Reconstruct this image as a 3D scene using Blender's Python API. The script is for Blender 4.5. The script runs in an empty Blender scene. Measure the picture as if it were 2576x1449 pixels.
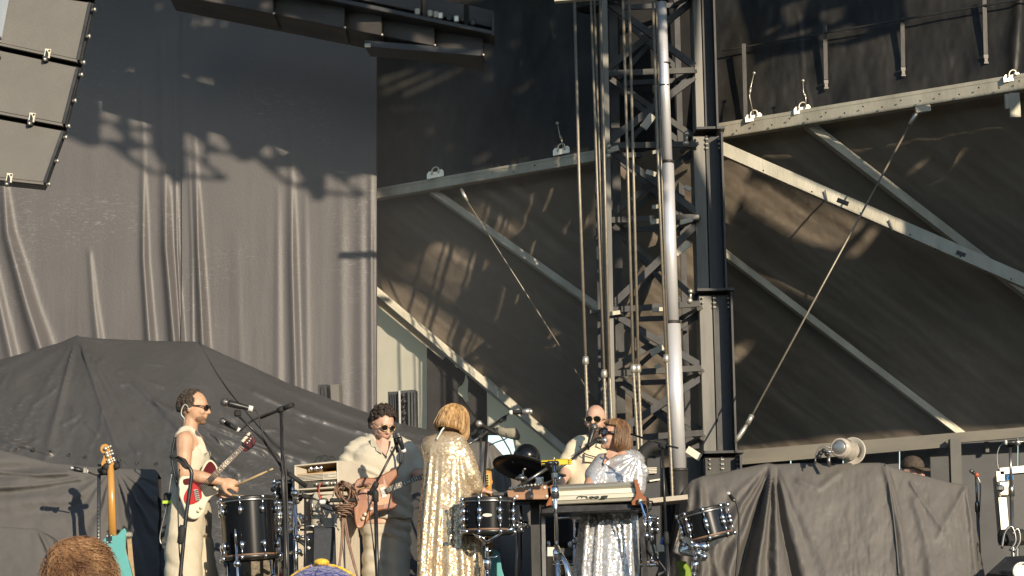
import bpy, bmesh, math, random
import numpy as np
from mathutils import Vector, Matrix, noise
from mathutils.geometry import delaunay_2d_cdt
rnd = random.Random(7)
scene = bpy.context.scene
COL = scene.collection

# ------------------------------------------------------------------ camera
F, CU, CV = 5300.0, 1288.0, 724.5            # focal length and centre, in a 2576 px wide picture
CAM = Vector((0, 0, 1.7))
PITCH, ROLL = math.radians(10.0), 0.0215
_f = Vector((0, math.cos(PITCH), math.sin(PITCH)))
_u0 = Vector((0, -math.sin(PITCH), math.cos(PITCH)))
_r0 = Vector((1, 0, 0))
_r = _r0 * math.cos(ROLL) - _u0 * math.sin(ROLL)
_u = _u0 * math.cos(ROLL) + _r0 * math.sin(ROLL)
cd = bpy.data.cameras.new('camera')
cam = bpy.data.objects.new('camera', cd)
COL.objects.link(cam)
cd.sensor_width = 36; cd.lens = 36 * F / 2576
cd.clip_end = 3000; cd.clip_start = 0.1
m = Matrix((_r, _u, -_f)).transposed().to_4x4(); m.translation = CAM
cam.matrix_world = m
scene.camera = cam

# ------------------------------------------------------------------ light
SUN = Vector((-0.50, 1.0, -0.30)).normalized()     # the way the light travels
world = bpy.data.worlds.new('World'); scene.world = world
world.use_nodes = True
wn = world.node_tree.nodes; wl = world.node_tree.links
sky = wn.new('ShaderNodeTexSky'); sky.sky_type = 'NISHITA'; sky.sun_disc = False
sky.sun_elevation = math.asin(-SUN.z)
sky.sun_rotation = math.atan2(-SUN.x, -SUN.y)
sky.air_density = 1.0; sky.dust_density = 0.3; sky.ozone_density = 1.2
wn['Background'].inputs['Strength'].default_value = 0.15
wl.new(sky.outputs['Color'], wn['Background'].inputs['Color'])
sd = bpy.data.lights.new('sun', 'SUN'); sd.energy = 4.3; sd.angle = math.radians(0.5)
sd.color = (1.0, 0.85, 0.65)
so = bpy.data.objects.new('sun', sd); COL.objects.link(so)
so.rotation_euler = SUN.to_track_quat('-Z', 'Y').to_euler()
so.location = (20, -30, 20)
vs = scene.view_settings
vs.view_transform = 'Standard'; vs.look = 'None'; vs.exposure = 0.33; vs.gamma = 1.0
vs.use_curve_mapping = False
scene.cycles.max_bounces = 6; scene.cycles.diffuse_bounces = 3; scene.cycles.glossy_bounces = 3
scene.cycles.transmission_bounces = 4; scene.cycles.transparent_max_bounces = 8
scene.cycles.use_denoising = True
scene.cycles.caustics_reflective = False; scene.cycles.caustics_refractive = False
scene.cycles.sample_clamp_indirect = 4

STAGE = 1.80                                       # height of the stage deck

def W(u, v, Y):
    """the point at distance Y seen at picture position (u, v)"""
    d = _f * F + _r * (u - CU) + _u * (CV - v)
    return CAM + d * (Y / d.y)
def Wn(u, v, Y):
    u = np.asarray(u, float); v = np.asarray(v, float); Y = np.asarray(Y, float)
    u, v, Y = np.broadcast_arrays(u, v, Y)
    d = np.array(_f)[None] * F + np.array(_r)[None] * (u.ravel() - CU)[:, None] + np.array(_u)[None] * (CV - v.ravel())[:, None]
    return np.array(CAM)[None] + d * (Y.ravel() / d[:, 1])[:, None]
def proj(p):
    d = Vector(p) - CAM; k = F / d.dot(_f)
    return CU + d.dot(_r) * k, CV - d.dot(_u) * k
def S(Y): return Y / F                              # metres per picture unit at distance Y

# ------------------------------------------------------------------ materials
def mat(name, col, rough=0.6, metal=0.0, var=0.0, vscale=6.0, bump=0.0, bscale=40.0, spec=0.5,
        stretch=(1, 1, 1), col2=None, sheen=0.0, coat=0.0, rvar=0.0, vdetail=5.0):
    m = bpy.data.materials.new(name); m.use_nodes = True
    nt = m.node_tree; n = nt.nodes; l = nt.links
    b = n['Principled BSDF']
    b.inputs['Base Color'].default_value = (*col, 1)
    b.inputs['Roughness'].default_value = rough
    b.inputs['Metallic'].default_value = metal
    b.inputs['Specular IOR Level'].default_value = spec
    if sheen: b.inputs['Sheen Weight'].default_value = sheen
    if coat: b.inputs['Coat Weight'].default_value = coat
    tc = n.new('ShaderNodeTexCoord'); mp = n.new('ShaderNodeMapping')
    mp.inputs['Scale'].default_value = stretch
    l.new(tc.outputs['Object'], mp.inputs['Vector'])
    if var or col2 or rvar:
        t = n.new('ShaderNodeTexNoise'); t.inputs['Scale'].default_value = vscale
        t.inputs['Detail'].default_value = vdetail; t.inputs['Roughness'].default_value = 0.6
        l.new(mp.outputs['Vector'], t.inputs['Vector'])
        r = n.new('ShaderNodeValToRGB')
        r.color_ramp.elements[0].position = 0.32; r.color_ramp.elements[1].position = 0.68
        c2 = col2 or tuple(min(1, c * (1 + var)) for c in col)
        c1 = col if col2 else tuple(c * (1 - var) for c in col)
        r.color_ramp.elements[0].color = (*c1, 1); r.color_ramp.elements[1].color = (*c2, 1)
        l.new(t.outputs['Fac'], r.inputs['Fac'])
        l.new(r.outputs['Color'], b.inputs['Base Color'])
        if rvar:
            mr = n.new('ShaderNodeMapRange')
            mr.inputs['To Min'].default_value = max(0.02, rough - rvar); mr.inputs['To Max'].default_value = min(1, rough + rvar)
            l.new(t.outputs['Fac'], mr.inputs['Value']); l.new(mr.outputs['Result'], b.inputs['Roughness'])
    if bump:
        t2 = n.new('ShaderNodeTexNoise'); t2.inputs['Scale'].default_value = bscale; t2.inputs['Detail'].default_value = 4
        l.new(mp.outputs['Vector'], t2.inputs['Vector'])
        bp = n.new('ShaderNodeBump'); bp.inputs['Strength'].default_value = bump; bp.inputs['Distance'].default_value = 0.02
        l.new(t2.outputs['Fac'], bp.inputs['Height']); l.new(bp.outputs['Normal'], b.inputs['Normal'])
    return m

def sequin_mat(name, col, col2, scale=95, amt=0.75, rough=0.22, fabric=(0.2, 0.17, 0.12)):
    m = bpy.data.materials.new(name); m.use_nodes = True
    nt = m.node_tree; n = nt.nodes; l = nt.links
    b = n['Principled BSDF']
    tc = n.new('ShaderNodeTexCoord')
    vo = n.new('ShaderNodeTexVoronoi'); vo.inputs['Scale'].default_value = scale
    l.new(tc.outputs['Object'], vo.inputs['Vector'])
    sub = n.new('ShaderNodeVectorMath'); sub.operation = 'SUBTRACT'; sub.inputs[1].default_value = (.5, .5, .5)
    l.new(vo.outputs['Color'], sub.inputs[0])
    sc = n.new('ShaderNodeVectorMath'); sc.operation = 'SCALE'; sc.inputs['Scale'].default_value = amt
    l.new(sub.outputs[0], sc.inputs[0])
    ge = n.new('ShaderNodeNewGeometry')
    ad = n.new('ShaderNodeVectorMath'); ad.operation = 'ADD'
    l.new(ge.outputs['Normal'], ad.inputs[0]); l.new(sc.outputs[0], ad.inputs[1])
    no = n.new('ShaderNodeVectorMath'); no.operation = 'NORMALIZE'
    l.new(ad.outputs[0], no.inputs[0]); l.new(no.outputs[0], b.inputs['Normal'])
    sx = n.new('ShaderNodeSeparateColor'); l.new(vo.outputs['Color'], sx.inputs[0])
    mx = n.new('ShaderNodeMix'); mx.data_type = 'RGBA'
    mx.inputs['A'].default_value = (*col, 1); mx.inputs['B'].default_value = (*col2, 1)
    l.new(sx.outputs[0], mx.inputs['Factor']); l.new(mx.outputs['Result'], b.inputs['Base Color'])
    b.inputs['Metallic'].default_value = 0.5; b.inputs['Roughness'].default_value = rough
    return m

def glass_mat(name, col=(1, 1, 1), rough=0.05, alpha=None):
    m = bpy.data.materials.new(name); m.use_nodes = True
    b = m.node_tree.nodes['Principled BSDF']
    b.inputs['Base Color'].default_value = (*col, 1); b.inputs['Roughness'].default_value = rough
    b.inputs['Transmission Weight'].default_value = 1.0; b.inputs['IOR'].default_value = 1.3
    return m

# ------------------------------------------------------------------ objects
ORG = {}                                            # world origin of every object built here
def _link(o, parent, origin):
    COL.objects.link(o)
    if parent is not None:
        o.parent = parent
        po = ORG[parent.name]
        o.location = (0, 0, 0); ORG[o.name] = po
        return po
    o.location = origin; ORG[o.name] = Vector(origin)
    return Vector(origin)

def tag(o, label=None, cat=None, group=None, kind=None):
    if label: o['label'] = label
    if cat: o['category'] = cat
    if group: o['group'] = group
    if kind: o['kind'] = kind
    return o

def thing(name, label, cat, loc, group=None):
    o = bpy.data.objects.new(name, None); o.empty_display_size = 0.1
    _link(o, None, loc)
    return tag(o, label, cat, group)

def dup(root, loc, label=None, group=None):
    r = root.copy(); COL.objects.link(r); r.location = loc; ORG[r.name] = Vector(loc)
    if label: r['label'] = label
    if group: r['group'] = group
    for ch in list(root.children):
        c = ch.copy(); COL.objects.link(c); c.parent = r; ORG[c.name] = Vector(loc)
        for g in list(ch.children):
            d = g.copy(); COL.objects.link(d); d.parent = c; ORG[d.name] = Vector(loc)
    return r

class MB:
    """collects simple shapes in world space and links them as one mesh object"""
    def __init__(self): self.v = []; self.f = []; self.sm = []
    def add(self, vs, fs, smooth=False):
        k = len(self.v)
        self.v += [Vector(p) for p in vs]
        self.f += [tuple(i + k for i in q) for q in fs]
        self.sm += [smooth] * len(fs)
        return self
    def box(self, c, s, M=None):
        c = Vector(c); hx, hy, hz = s[0] / 2, s[1] / 2, s[2] / 2
        ps = [Vector((x, y, z)) for z in (-hz, hz) for x, y in ((-hx, -hy), (hx, -hy), (hx, hy), (-hx, hy))]
        if M is not None: ps = [M @ p for p in ps]
        return self.add([c + p for p in ps], [(3, 2, 1, 0), (4, 5, 6, 7), (0, 1, 5, 4), (1, 2, 6, 5), (2, 3, 7, 6), (3, 0, 4, 7)])
    def bbox(self, c, s, bev=0.01, M=None):
        """box with chamfered vertical profile (rounded edges)"""
        c = Vector(c); hx, hy, hz = s[0] / 2, s[1] / 2, s[2] / 2
        b = min(bev, hx * .9, hy * .9, hz * .9)
        def ring(x, y, z):
            return [(-x + b, -y, z), (x - b, -y, z), (x, -y + b, z), (x, y - b, z), (x - b, y, z), (-x + b, y, z), (-x, y - b, z), (-x, -y + b, z)]
        rs = [ring(hx - b * .7, hy - b * .7, -hz), ring(hx, hy, -hz + b), ring(hx, hy, hz - b), ring(hx - b * .7, hy - b * .7, hz)]
        ps = [Vector(p) for r in rs for p in r]
        if M is not None: ps = [M @ p for p in ps]
        fs = []
        for k in range(3):
            for i in range(8):
                j = (i + 1) % 8
                fs.append((k * 8 + i, k * 8 + j, (k + 1) * 8 + j, (k + 1) * 8 + i))
        fs.append(tuple(range(7, -1, -1))); fs.append(tuple(range(24, 32)))
        return self.add([c + p for p in ps], fs)
    def bar(self, a, b, w, d=None, up=None):
        """rectangular bar from a to b: width w (in the picture plane), depth d"""
        a, b = Vector(a), Vector(b); d = w if d is None else d
        z = (b - a).normalized()
        up = Vector(up) if up is not None else Vector((0, 1, 0))
        x = z.cross(up)
        if x.length < 1e-4: x = z.cross(Vector((1, 0, 0)))
        x.normalize(); y = x.cross(z).normalized()
        ps = [q + x * (i * w / 2) + y * (j * d / 2) for q in (a, b) for i, j in ((-1, -1), (1, -1), (1, 1), (-1, 1))]
        return self.add(ps, [(3, 2, 1, 0), (4, 5, 6, 7), (0, 1, 5, 4), (1, 2, 6, 5), (2, 3, 7, 6), (3, 0, 4, 7)])
    def angle(self, a, b, w, t=0.008, up=None, flip=1):
        """L-section bar"""
        a, b = Vector(a), Vector(b)
        z = (b - a).normalized(); up = Vector(up) if up is not None else Vector((0, 1, 0))
        x = z.cross(up).normalized() * flip; y = x.cross(z).normalized() * flip
        prof = [(0, 0), (w, 0), (w, t), (t, t), (t, w), (0, w)]
        ps = [q + x * (i - w / 2) + y * j for q in (a, b) for i, j in prof]
        fs = [(i, (i + 1) % 6, 6 + (i + 1) % 6, 6 + i) for i in range(6)]
        fs += [(0, 3, 2, 1), (0, 5, 4, 3), (6, 7, 8, 9), (6, 9, 10, 11)]
        return self.add(ps, fs)
    def tube(self, pts, r, n=8, cap=True, smooth=True):
        pts = [Vector(p) for p in pts]; k = len(pts)
        rs = r if isinstance(r, (list, tuple)) else [r] * k
        t0 = (pts[1] - pts[0]).normalized()
        ref = Vector((0, 0, 1)) if abs(t0.z) < 0.9 else Vector((1, 0, 0))
        x = t0.cross(ref).normalized()
        vs = []
        for i in range(k):
            t = (pts[min(i + 1, k - 1)] - pts[max(i - 1, 0)])
            t = t.normalized() if t.length > 1e-9 else t0
            x = (x - t * x.dot(t))
            x = x.normalized() if x.length > 1e-6 else t.orthogonal().normalized()
            y = t.cross(x)
            for j in range(n):
                a = 2 * math.pi * j / n
                vs.append(pts[i] + (x * math.cos(a) + y * math.sin(a)) * rs[i])
        fs = [(i * n + j, i * n + (j + 1) % n, (i + 1) * n + (j + 1) % n, (i + 1) * n + j) for i in range(k - 1) for j in range(n)]
        self.add(vs, fs, smooth)
        if cap:
            o = len(self.v) - k * n
            self.f += [tuple(o + j for j in range(n - 1, -1, -1)), tuple(o + (k - 1) * n + j for j in range(n))]
            self.sm += [False, False]
        return self
    def lathe(self, prof, a, axis, n=24, smooth=True, cap=True):
        """profile [(r, h)] turned round the axis through a"""
        a = Vector(a); z = Vector(axis).normalized(); x = z.orthogonal().normalized(); y = z.cross(x)
        vs = [a + z * h + (x * math.cos(2 * math.pi * j / n) + y * math.sin(2 * math.pi * j / n)) * r for r, h in prof for j in range(n)]
        k = len(prof)
        fs = [(i * n + j, i * n + (j + 1) % n, (i + 1) * n + (j + 1) % n, (i + 1) * n + j) for i in range(k - 1) for j in range(n)]
        o = len(self.v)
        self.add(vs, fs, smooth)
        if cap:
            if prof[0][0] > 1e-5: self.f.append(tuple(o + j for j in range(n - 1, -1, -1))); self.sm.append(False)
            if prof[-1][0] > 1e-5: self.f.append(tuple(o + (k - 1) * n + j for j in range(n))); self.sm.append(False)
        return self
    def ball(self, c, r, n=12, M=None, rings=None):
        c = Vector(c); rings = rings or max(5, n // 2)
        rr = r if isinstance(r, (list, tuple)) else (r, r, r)
        vs = [Vector((0, 0, -rr[2]))]
        for i in range(1, rings):
            t = -math.pi / 2 + math.pi * i / rings
            for j in range(n):
                a = 2 * math.pi * j / n
                vs.append(Vector((math.cos(t) * math.cos(a) * rr[0], math.cos(t) * math.sin(a) * rr[1], math.sin(t) * rr[2])))
        vs.append(Vector((0, 0, rr[2])))
        fs = [(0, 1 + (j + 1) % n, 1 + j) for j in range(n)]
        for i in range(rings - 2):
            for j in range(n):
                fs.append((1 + i * n + j, 1 + i * n + (j + 1) % n, 1 + (i + 1) * n + (j + 1) % n, 1 + (i + 1) * n + j))
        e = len(vs) - 1
        fs += [(e, 1 + (rings - 2) * n + j, 1 + (rings - 2) * n + (j + 1) % n) for j in range(n)]
        if M is not None: vs = [M @ p for p in vs]
        return self.add([c + p for p in vs], fs, True)
    def loft(self, rings, cap=True, smooth=True):
        n = len(rings[0]); vs = [p for r in rings for p in r]; k = len(rings)
        fs = [(i * n + j, i * n + (j + 1) % n, (i + 1) * n + (j + 1) % n, (i + 1) * n + j) for i in range(k - 1) for j in range(n)]
        if cap: fs += [tuple(range(n - 1, -1, -1)), tuple((k - 1) * n + j for j in range(n))]
        return self.add(vs, fs, smooth)
    def prism(self, poly, depth, bev=0.0):
        """poly: 3-D outline (front face); depth: vector to the back"""
        poly = [Vector(p) for p in poly]; n = len(poly); d = Vector(depth)
        if bev:
            c = sum(poly, Vector()) / n
            rings = []
            ins = []
            for i in range(n):
                e1 = (poly[i] - poly[i - 1]).normalized(); e2 = (poly[(i + 1) % n] - poly[i]).normalized()
                nn = (e2 - e1)
                nrm = (e1 + e2).cross(d).normalized()
                if nrm.dot(c - poly[i]) < 0 and nn.length < 1e-6: nrm = -nrm
                ins.append(nrm)
            area = sum((poly[i] - c).cross(poly[(i + 1) % n] - c).dot(d) for i in range(n))
            sg = -1 if area > 0 else 1
            dn = d.normalized()
            r0 = [p + q * sg * bev for p, q in zip(poly, ins)]
            r1 = [p + dn * bev for p in poly]
            r2 = [p + d - dn * bev for p in poly]
            r3 = [p + d + q * sg * bev for p, q in zip(poly, ins)]
            return self.loft([r0, r1, r2, r3], smooth=False)
        vs = poly + [p + d for p in poly]
        fs = [tuple(range(n)), tuple(range(2 * n - 1, n - 1, -1))] + [(i, n + i, n + (i + 1) % n, (i + 1) % n) for i in range(n)]
        return self.add(vs, fs)
    def build(self, name, m, parent=None, label=None, cat=None, group=None, kind=None, recalc=True, origin=None):
        me = bpy.data.meshes.new(name)
        if parent is None:
            if origin is None:
                xs = [p.x for p in self.v]; ys = [p.y for p in self.v]; zs = [p.z for p in self.v]
                origin = Vector(((min(xs) + max(xs)) / 2, (min(ys) + max(ys)) / 2, min(zs)))
        o = bpy.data.objects.new(name, me)
        org = _link(o, parent, origin)
        me.from_pydata([tuple(p - org) for p in self.v], [], self.f)
        me.polygons.foreach_set('use_smooth', self.sm)
        if recalc:
            bm = bmesh.new(); bm.from_mesh(me); bmesh.ops.recalc_face_normals(bm, faces=bm.faces); bm.to_mesh(me); bm.free()
        if m is not None: me.materials.append(m)
        me.update()
        return tag(o, label, cat, group, kind)
    def fused(self, name, m, voxel=0.008, smooth=4, parent=None, disp=None, **kw):
        """one continuous skin round everything collected"""
        me = bpy.data.meshes.new('tmp'); me.from_pydata([tuple(p) for p in self.v], [], self.f)
        bm = bmesh.new(); bm.from_mesh(me); bmesh.ops.recalc_face_normals(bm, faces=bm.faces); bm.to_mesh(me); bm.free()
        t = bpy.data.objects.new('tmp', me); COL.objects.link(t)
        r = t.modifiers.new('r', 'REMESH'); r.mode = 'VOXEL'; r.voxel_size = voxel; r.use_smooth_shade = True
        if smooth:
            s = t.modifiers.new('s', 'SMOOTH'); s.factor = 0.5; s.iterations = smooth
        dg = bpy.context.evaluated_depsgraph_get()
        nm = bpy.data.meshes.new_from_object(t.evaluated_get(dg))
        bpy.data.objects.remove(t); bpy.data.meshes.remove(me)
        nm.name = name
        n = len(nm.vertices); co = np.empty(n * 3); nm.vertices.foreach_get('co', co); co = co.reshape(-1, 3)
        if disp is not None:
            no = np.empty(n * 3); nm.vertices.foreach_get('normal', no); no = no.reshape(-1, 3)
            co = co + no * disp(co)[:, None]
        if parent is None:
            origin = Vector(((co[:, 0].min() + co[:, 0].max()) / 2, (co[:, 1].min() + co[:, 1].max()) / 2, co[:, 2].min()))
        else: origin = None
        o = bpy.data.objects.new(name, nm)
        org = _link(o, parent, origin)
        co = co - np.array(org)
        nm.vertices.foreach_set('co', co.ravel())
        nm.materials.clear(); nm.materials.append(m)
        nm.polygons.foreach_set('use_smooth', [True] * len(nm.polygons))
        nm.update()
        return tag(o, **kw)

def grid_obj(name, P, m, parent=None, smooth=True, **kw):
    """P: (rows, cols, 3) world points"""
    r, c, _ = P.shape
    b = MB(); b.v = [Vector(p) for p in P.reshape(-1, 3)]
    b.f = [(i * c + j, i * c + j + 1, (i + 1) * c + j + 1, (i + 1) * c + j) for i in range(r - 1) for j in range(c - 1)]
    b.sm = [smooth] * len(b.f)
    return b.build(name, m, parent, recalc=False, **kw)

def seg_dist(u, v, a, b):
    """parameter along a-b and distance to it, for arrays"""
    ax, ay = a; bx, by = b; dx, dy = bx - ax, by - ay; L2 = dx * dx + dy * dy
    t = np.clip(((u - ax) * dx + (v - ay) * dy) / L2, 0, 1)
    sx = (u - ax - t * dx); sy = (v - ay - t * dy)
    return t, np.hypot(sx, sy)
def fold(u, v, pts, w, a):
    """ridge along a polyline; w and a may vary from start to end"""
    w = w if isinstance(w, tuple) else (w, w); a = a if isinstance(a, tuple) else (a, a)
    out = np.zeros_like(u); n = len(pts) - 1
    best = np.full(u.shape, 1e9); tt = np.zeros_like(u)
    for i in range(n):
        t, d = seg_dist(u, v, pts[i], pts[i + 1])
        k = d < best; best = np.where(k, d, best); tt = np.where(k, (i + t) / n, tt)
    ww = w[0] + (w[1] - w[0]) * tt; aa = a[0] + (a[1] - a[0]) * tt
    return aa * np.exp(-(best / ww) ** 2)
_rs = np.random.RandomState(3)
def vnoise(x, y, seed=0):
    """smooth value noise, vectorised"""
    rs = np.random.RandomState(seed); T = rs.rand(64, 64)
    xi = np.floor(x).astype(int); yi = np.floor(y).astype(int); fx = x - xi; fy = y - yi
    fx = fx * fx * (3 - 2 * fx); fy = fy * fy * (3 - 2 * fy)
    g = lambda i, j: T[i % 64, j % 64]
    return (g(xi, yi) * (1 - fx) * (1 - fy) + g(xi + 1, yi) * fx * (1 - fy) + g(xi, yi + 1) * (1 - fx) * fy + g(xi + 1, yi + 1) * fx * fy) - 0.5
def fbm(x, y, seed=0, o=4):
    s = 0; a = 1
    for k in range(o): s = s + a * vnoise(x * 2 ** k + 7.3 * k, y * 2 ** k + 3.1 * k, seed + k); a *= 0.5
    return s
def smoothpath(pts, n=6):
    """Catmull-Rom through 3-D points"""
    pts = [Vector(p) for p in pts]; out = []
    P = [pts[0] * 2 - pts[1]] + pts + [pts[-1] * 2 - pts[-2]]
    for i in range(1, len(P) - 2):
        for k in range(n):
            t = k / n; a, b, c, d = P[i - 1], P[i], P[i + 1], P[i + 2]
            out.append(0.5 * ((2 * b) + (c - a) * t + (2 * a - 5 * b + 4 * c - d) * t * t + (3 * b - a - 3 * c + d) * t ** 3))
    out.append(pts[-1])
    return out
# ------------------------------------------------------------------ materials of the place
M = {}
M['ground'] = mat('trodden_grass', (0.10, 0.09, 0.068), 0.95, var=0.35, vscale=0.6)
M['deck'] = mat('stage_deck_black', (0.035, 0.035, 0.036), 0.7, var=0.3, vscale=3, bump=0.1)
M['roof'] = mat('roof_fabric', (0.05, 0.05, 0.055), 0.8, var=0.15)
M['steel_black'] = mat('black_painted_steel', (0.018, 0.018, 0.02), 0.42, var=0.5, vscale=9, col2=(0.05, 0.05, 0.052), rvar=0.12)
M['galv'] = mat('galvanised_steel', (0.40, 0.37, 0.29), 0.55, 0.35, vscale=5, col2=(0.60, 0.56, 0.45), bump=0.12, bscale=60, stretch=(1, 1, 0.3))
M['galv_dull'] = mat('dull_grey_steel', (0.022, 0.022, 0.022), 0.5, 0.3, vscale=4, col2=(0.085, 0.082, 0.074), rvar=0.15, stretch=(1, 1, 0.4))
M['chrome'] = mat('chrome', (0.86, 0.86, 0.86), 0.13, 1.0, rvar=0.05, vscale=14, var=0.05)
M['pole_chrome'] = mat('polished_tube', (0.96, 0.96, 0.97), 0.32, 0.5, rvar=0.05, vscale=3, var=0.06, stretch=(1, 1, 0.1))
M['rope'] = mat('wire_rope', (0.30, 0.265, 0.205), 0.45, 0.4, var=0.15, vscale=30)
M['zinc'] = mat('zinc_fitting', (0.66, 0.62, 0.52), 0.35, 0.7, var=0.15, vscale=20)
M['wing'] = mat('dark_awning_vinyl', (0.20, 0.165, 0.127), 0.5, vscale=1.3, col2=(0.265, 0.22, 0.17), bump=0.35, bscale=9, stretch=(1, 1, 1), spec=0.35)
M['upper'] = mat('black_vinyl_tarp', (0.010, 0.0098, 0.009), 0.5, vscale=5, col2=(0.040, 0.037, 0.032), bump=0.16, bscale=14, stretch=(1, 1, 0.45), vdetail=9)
M['cream_wall'] = mat('cream_tent_canvas', (0.72, 0.69, 0.58), 0.8, var=0.1, vscale=2, bump=0.2, bscale=6)
nt_ = M['cream_wall'].node_tree; tr_ = nt_.nodes.new('ShaderNodeBsdfTranslucent'); tr_.inputs['Color'].default_value = (.78, .64, .40, 1)
mx_ = nt_.nodes.new('ShaderNodeMixShader'); mx_.inputs['Fac'].default_value = .5             # thin canvas lets the daylight behind it through
nt_.links.new(nt_.nodes['Principled BSDF'].outputs[0], mx_.inputs[1]); nt_.links.new(tr_.outputs[0], mx_.inputs[2]); nt_.links.new(mx_.outputs[0], nt_.nodes['Material Output'].inputs['Surface'])
M['black_cloth'] = mat('black_cloth', (0.022, 0.021, 0.021), 0.85, var=0.3, vscale=4, bump=0.2, bscale=12)
M['rail'] = mat('weathered_rail', (0.10, 0.095, 0.08), 0.6, 0.2, vscale=3, col2=(0.19, 0.175, 0.14), stretch=(.3, 1, 1))
M['panel'] = mat('grey_wall_board', (0.05, 0.052, 0.055), 0.6, var=0.25, vscale=4)

def cloth_mat(name, col, col2, rough, scuff, scuff_col, sscale=(3, 3, 3), bump=0.25, bscale=30, thin=0.62, spec=0.4, sheen=0.0):
    """cloth with faint pale scuffs and creases rubbed into it"""
    m = mat(name, col, rough, vscale=1.2, col2=col2, bump=bump, bscale=bscale, spec=spec, sheen=sheen)
    nt = m.node_tree; n = nt.nodes; l = nt.links; b = n['Principled BSDF']
    src = b.inputs['Base Color'].links[0].from_socket
    tc = n.new('ShaderNodeTexCoord')
    mp = n.new('ShaderNodeMapping'); mp.inputs['Scale'].default_value = sscale; mp.inputs['Rotation'].default_value = (0, 0.5, 0)
    l.new(tc.outputs['Object'], mp.inputs['Vector'])
    wv = n.new('ShaderNodeTexNoise'); wv.inputs['Scale'].default_value = 14; wv.inputs['Detail'].default_value = 3; wv.inputs['Distortion'].default_value = 1.5
    l.new(mp.outputs['Vector'], wv.inputs['Vector'])
    r = n.new('ShaderNodeValToRGB'); r.color_ramp.elements[0].position = thin; r.color_ramp.elements[1].position = thin + 0.1
    l.new(wv.outputs['Fac'], r.inputs['Fac'])
    mk = n.new('ShaderNodeTexNoise'); mk.inputs['Scale'].default_value = 0.9; mk.inputs['Detail'].default_value = 2
    l.new(tc.outputs['Object'], mk.inputs['Vector'])
    r2 = n.new('ShaderNodeValToRGB'); r2.color_ramp.elements[0].position = 0.5; r2.color_ramp.elements[1].position = 0.66
    l.new(mk.outputs['Fac'], r2.inputs['Fac'])
    mu = n.new('ShaderNodeMath'); mu.operation = 'MULTIPLY'
    l.new(r.outputs['Color'], mu.inputs[0]); l.new(r2.outputs['Color'], mu.inputs[1])
    m2 = n.new('ShaderNodeMath'); m2.operation = 'MULTIPLY'; m2.inputs[1].default_value = scuff
    l.new(mu.outputs[0], m2.inputs[0])
    mx = n.new('ShaderNodeMix'); mx.data_type = 'RGBA'
    mx.inputs['B'].default_value = (*scuff_col, 1)
    l.new(m2.outputs[0], mx.inputs['Factor']); l.new(src, mx.inputs['A']); l.new(mx.outputs['Result'], b.inputs['Base Color'])
    return m
M['curtain'] = cloth_mat('stage_curtain_fabric', (0.090, 0.084, 0.083), (0.103, 0.095, 0.093), 0.5, 0.6, (0.26, 0.245, 0.235), (1.2, 1, 5), 0.12, 60, .575, .55)
M['cover'] = cloth_mat('black_tarp_cover', (0.058, 0.058, 0.058), (0.075, 0.074, 0.073), 0.42, 0.55, (0.20, 0.19, 0.18), (1, 1, 4), 0.25, 22, .57, .6)
M['cover_low'] = cloth_mat('grey_black_cover_cloth', (0.092, 0.088, 0.085), (0.112, 0.107, 0.103), 0.8, 0.2, (0.2, 0.19, 0.17), (1, 1, 4), 0.3, 14)
M['drape'] = cloth_mat('soft_black_drape', (0.112, 0.104, 0.095), (0.14, 0.131, 0.119), 0.6, 0.15, (0.24, 0.22, 0.2), (1, 1, 3), 0.22, 13)

# ------------------------------------------------------------------ ground, stage, roof
b = MB(); b.add([(-1500, -1500, 0), (1500, -1500, 0), (1500, 1500, 0), (-1500, 1500, 0)], [(0, 1, 2, 3)])
b.build('ground', M['ground'], kind='structure')
b = MB(); b.box((0, 18.1, STAGE - 0.9), (19, 9.4, 1.796)); b.build('stage_deck', M['deck'], kind='structure')
b = MB()
for x0, z0, x1, z1 in ((-11, 9.6, 0.2, 11.2), (0.2, 11.2, 11, 9.6)):
    b.add([(x0, 14.3, z0), (x1, 14.3, z1), (x1, 22, z1), (x0, 22, z0), (x0, 14.3, z0 + .1), (x1, 14.3, z1 + .1), (x1, 22, z1 + .1), (x0, 22, z0 + .1)],
          [(3, 2, 1, 0), (4, 5, 6, 7), (0, 1, 5, 4), (2, 3, 7, 6), (3, 0, 4, 7), (1, 2, 6, 5)])
b.build('stage_roof', M['roof'], kind='structure')

# out-of-view trees added behind the audience: they hide low sky, show in bright metal
b = MB(); qt = random.Random(2)
for i in range(64):
    an = math.radians(-118 + 236 * i / 63); x, y = 84 * math.sin(an), 18 - 84 * math.cos(an)
    h = 13.5 + qt.uniform(-2.5, 1.5)
    for k in range(6):
        b.ball((x + qt.uniform(-4, 4), y + qt.uniform(-4, 4), h * qt.uniform(.2, .72)), (qt.uniform(4, 7), 5, h * .33), 10)
    b.tube([(x, y, 0), (x, y, h * .5)], .4, 6)
b.build('added_trees', mat('added_foliage', (.035, .045, .022), .9, var=.3, vscale=.5), kind='stuff')

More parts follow.
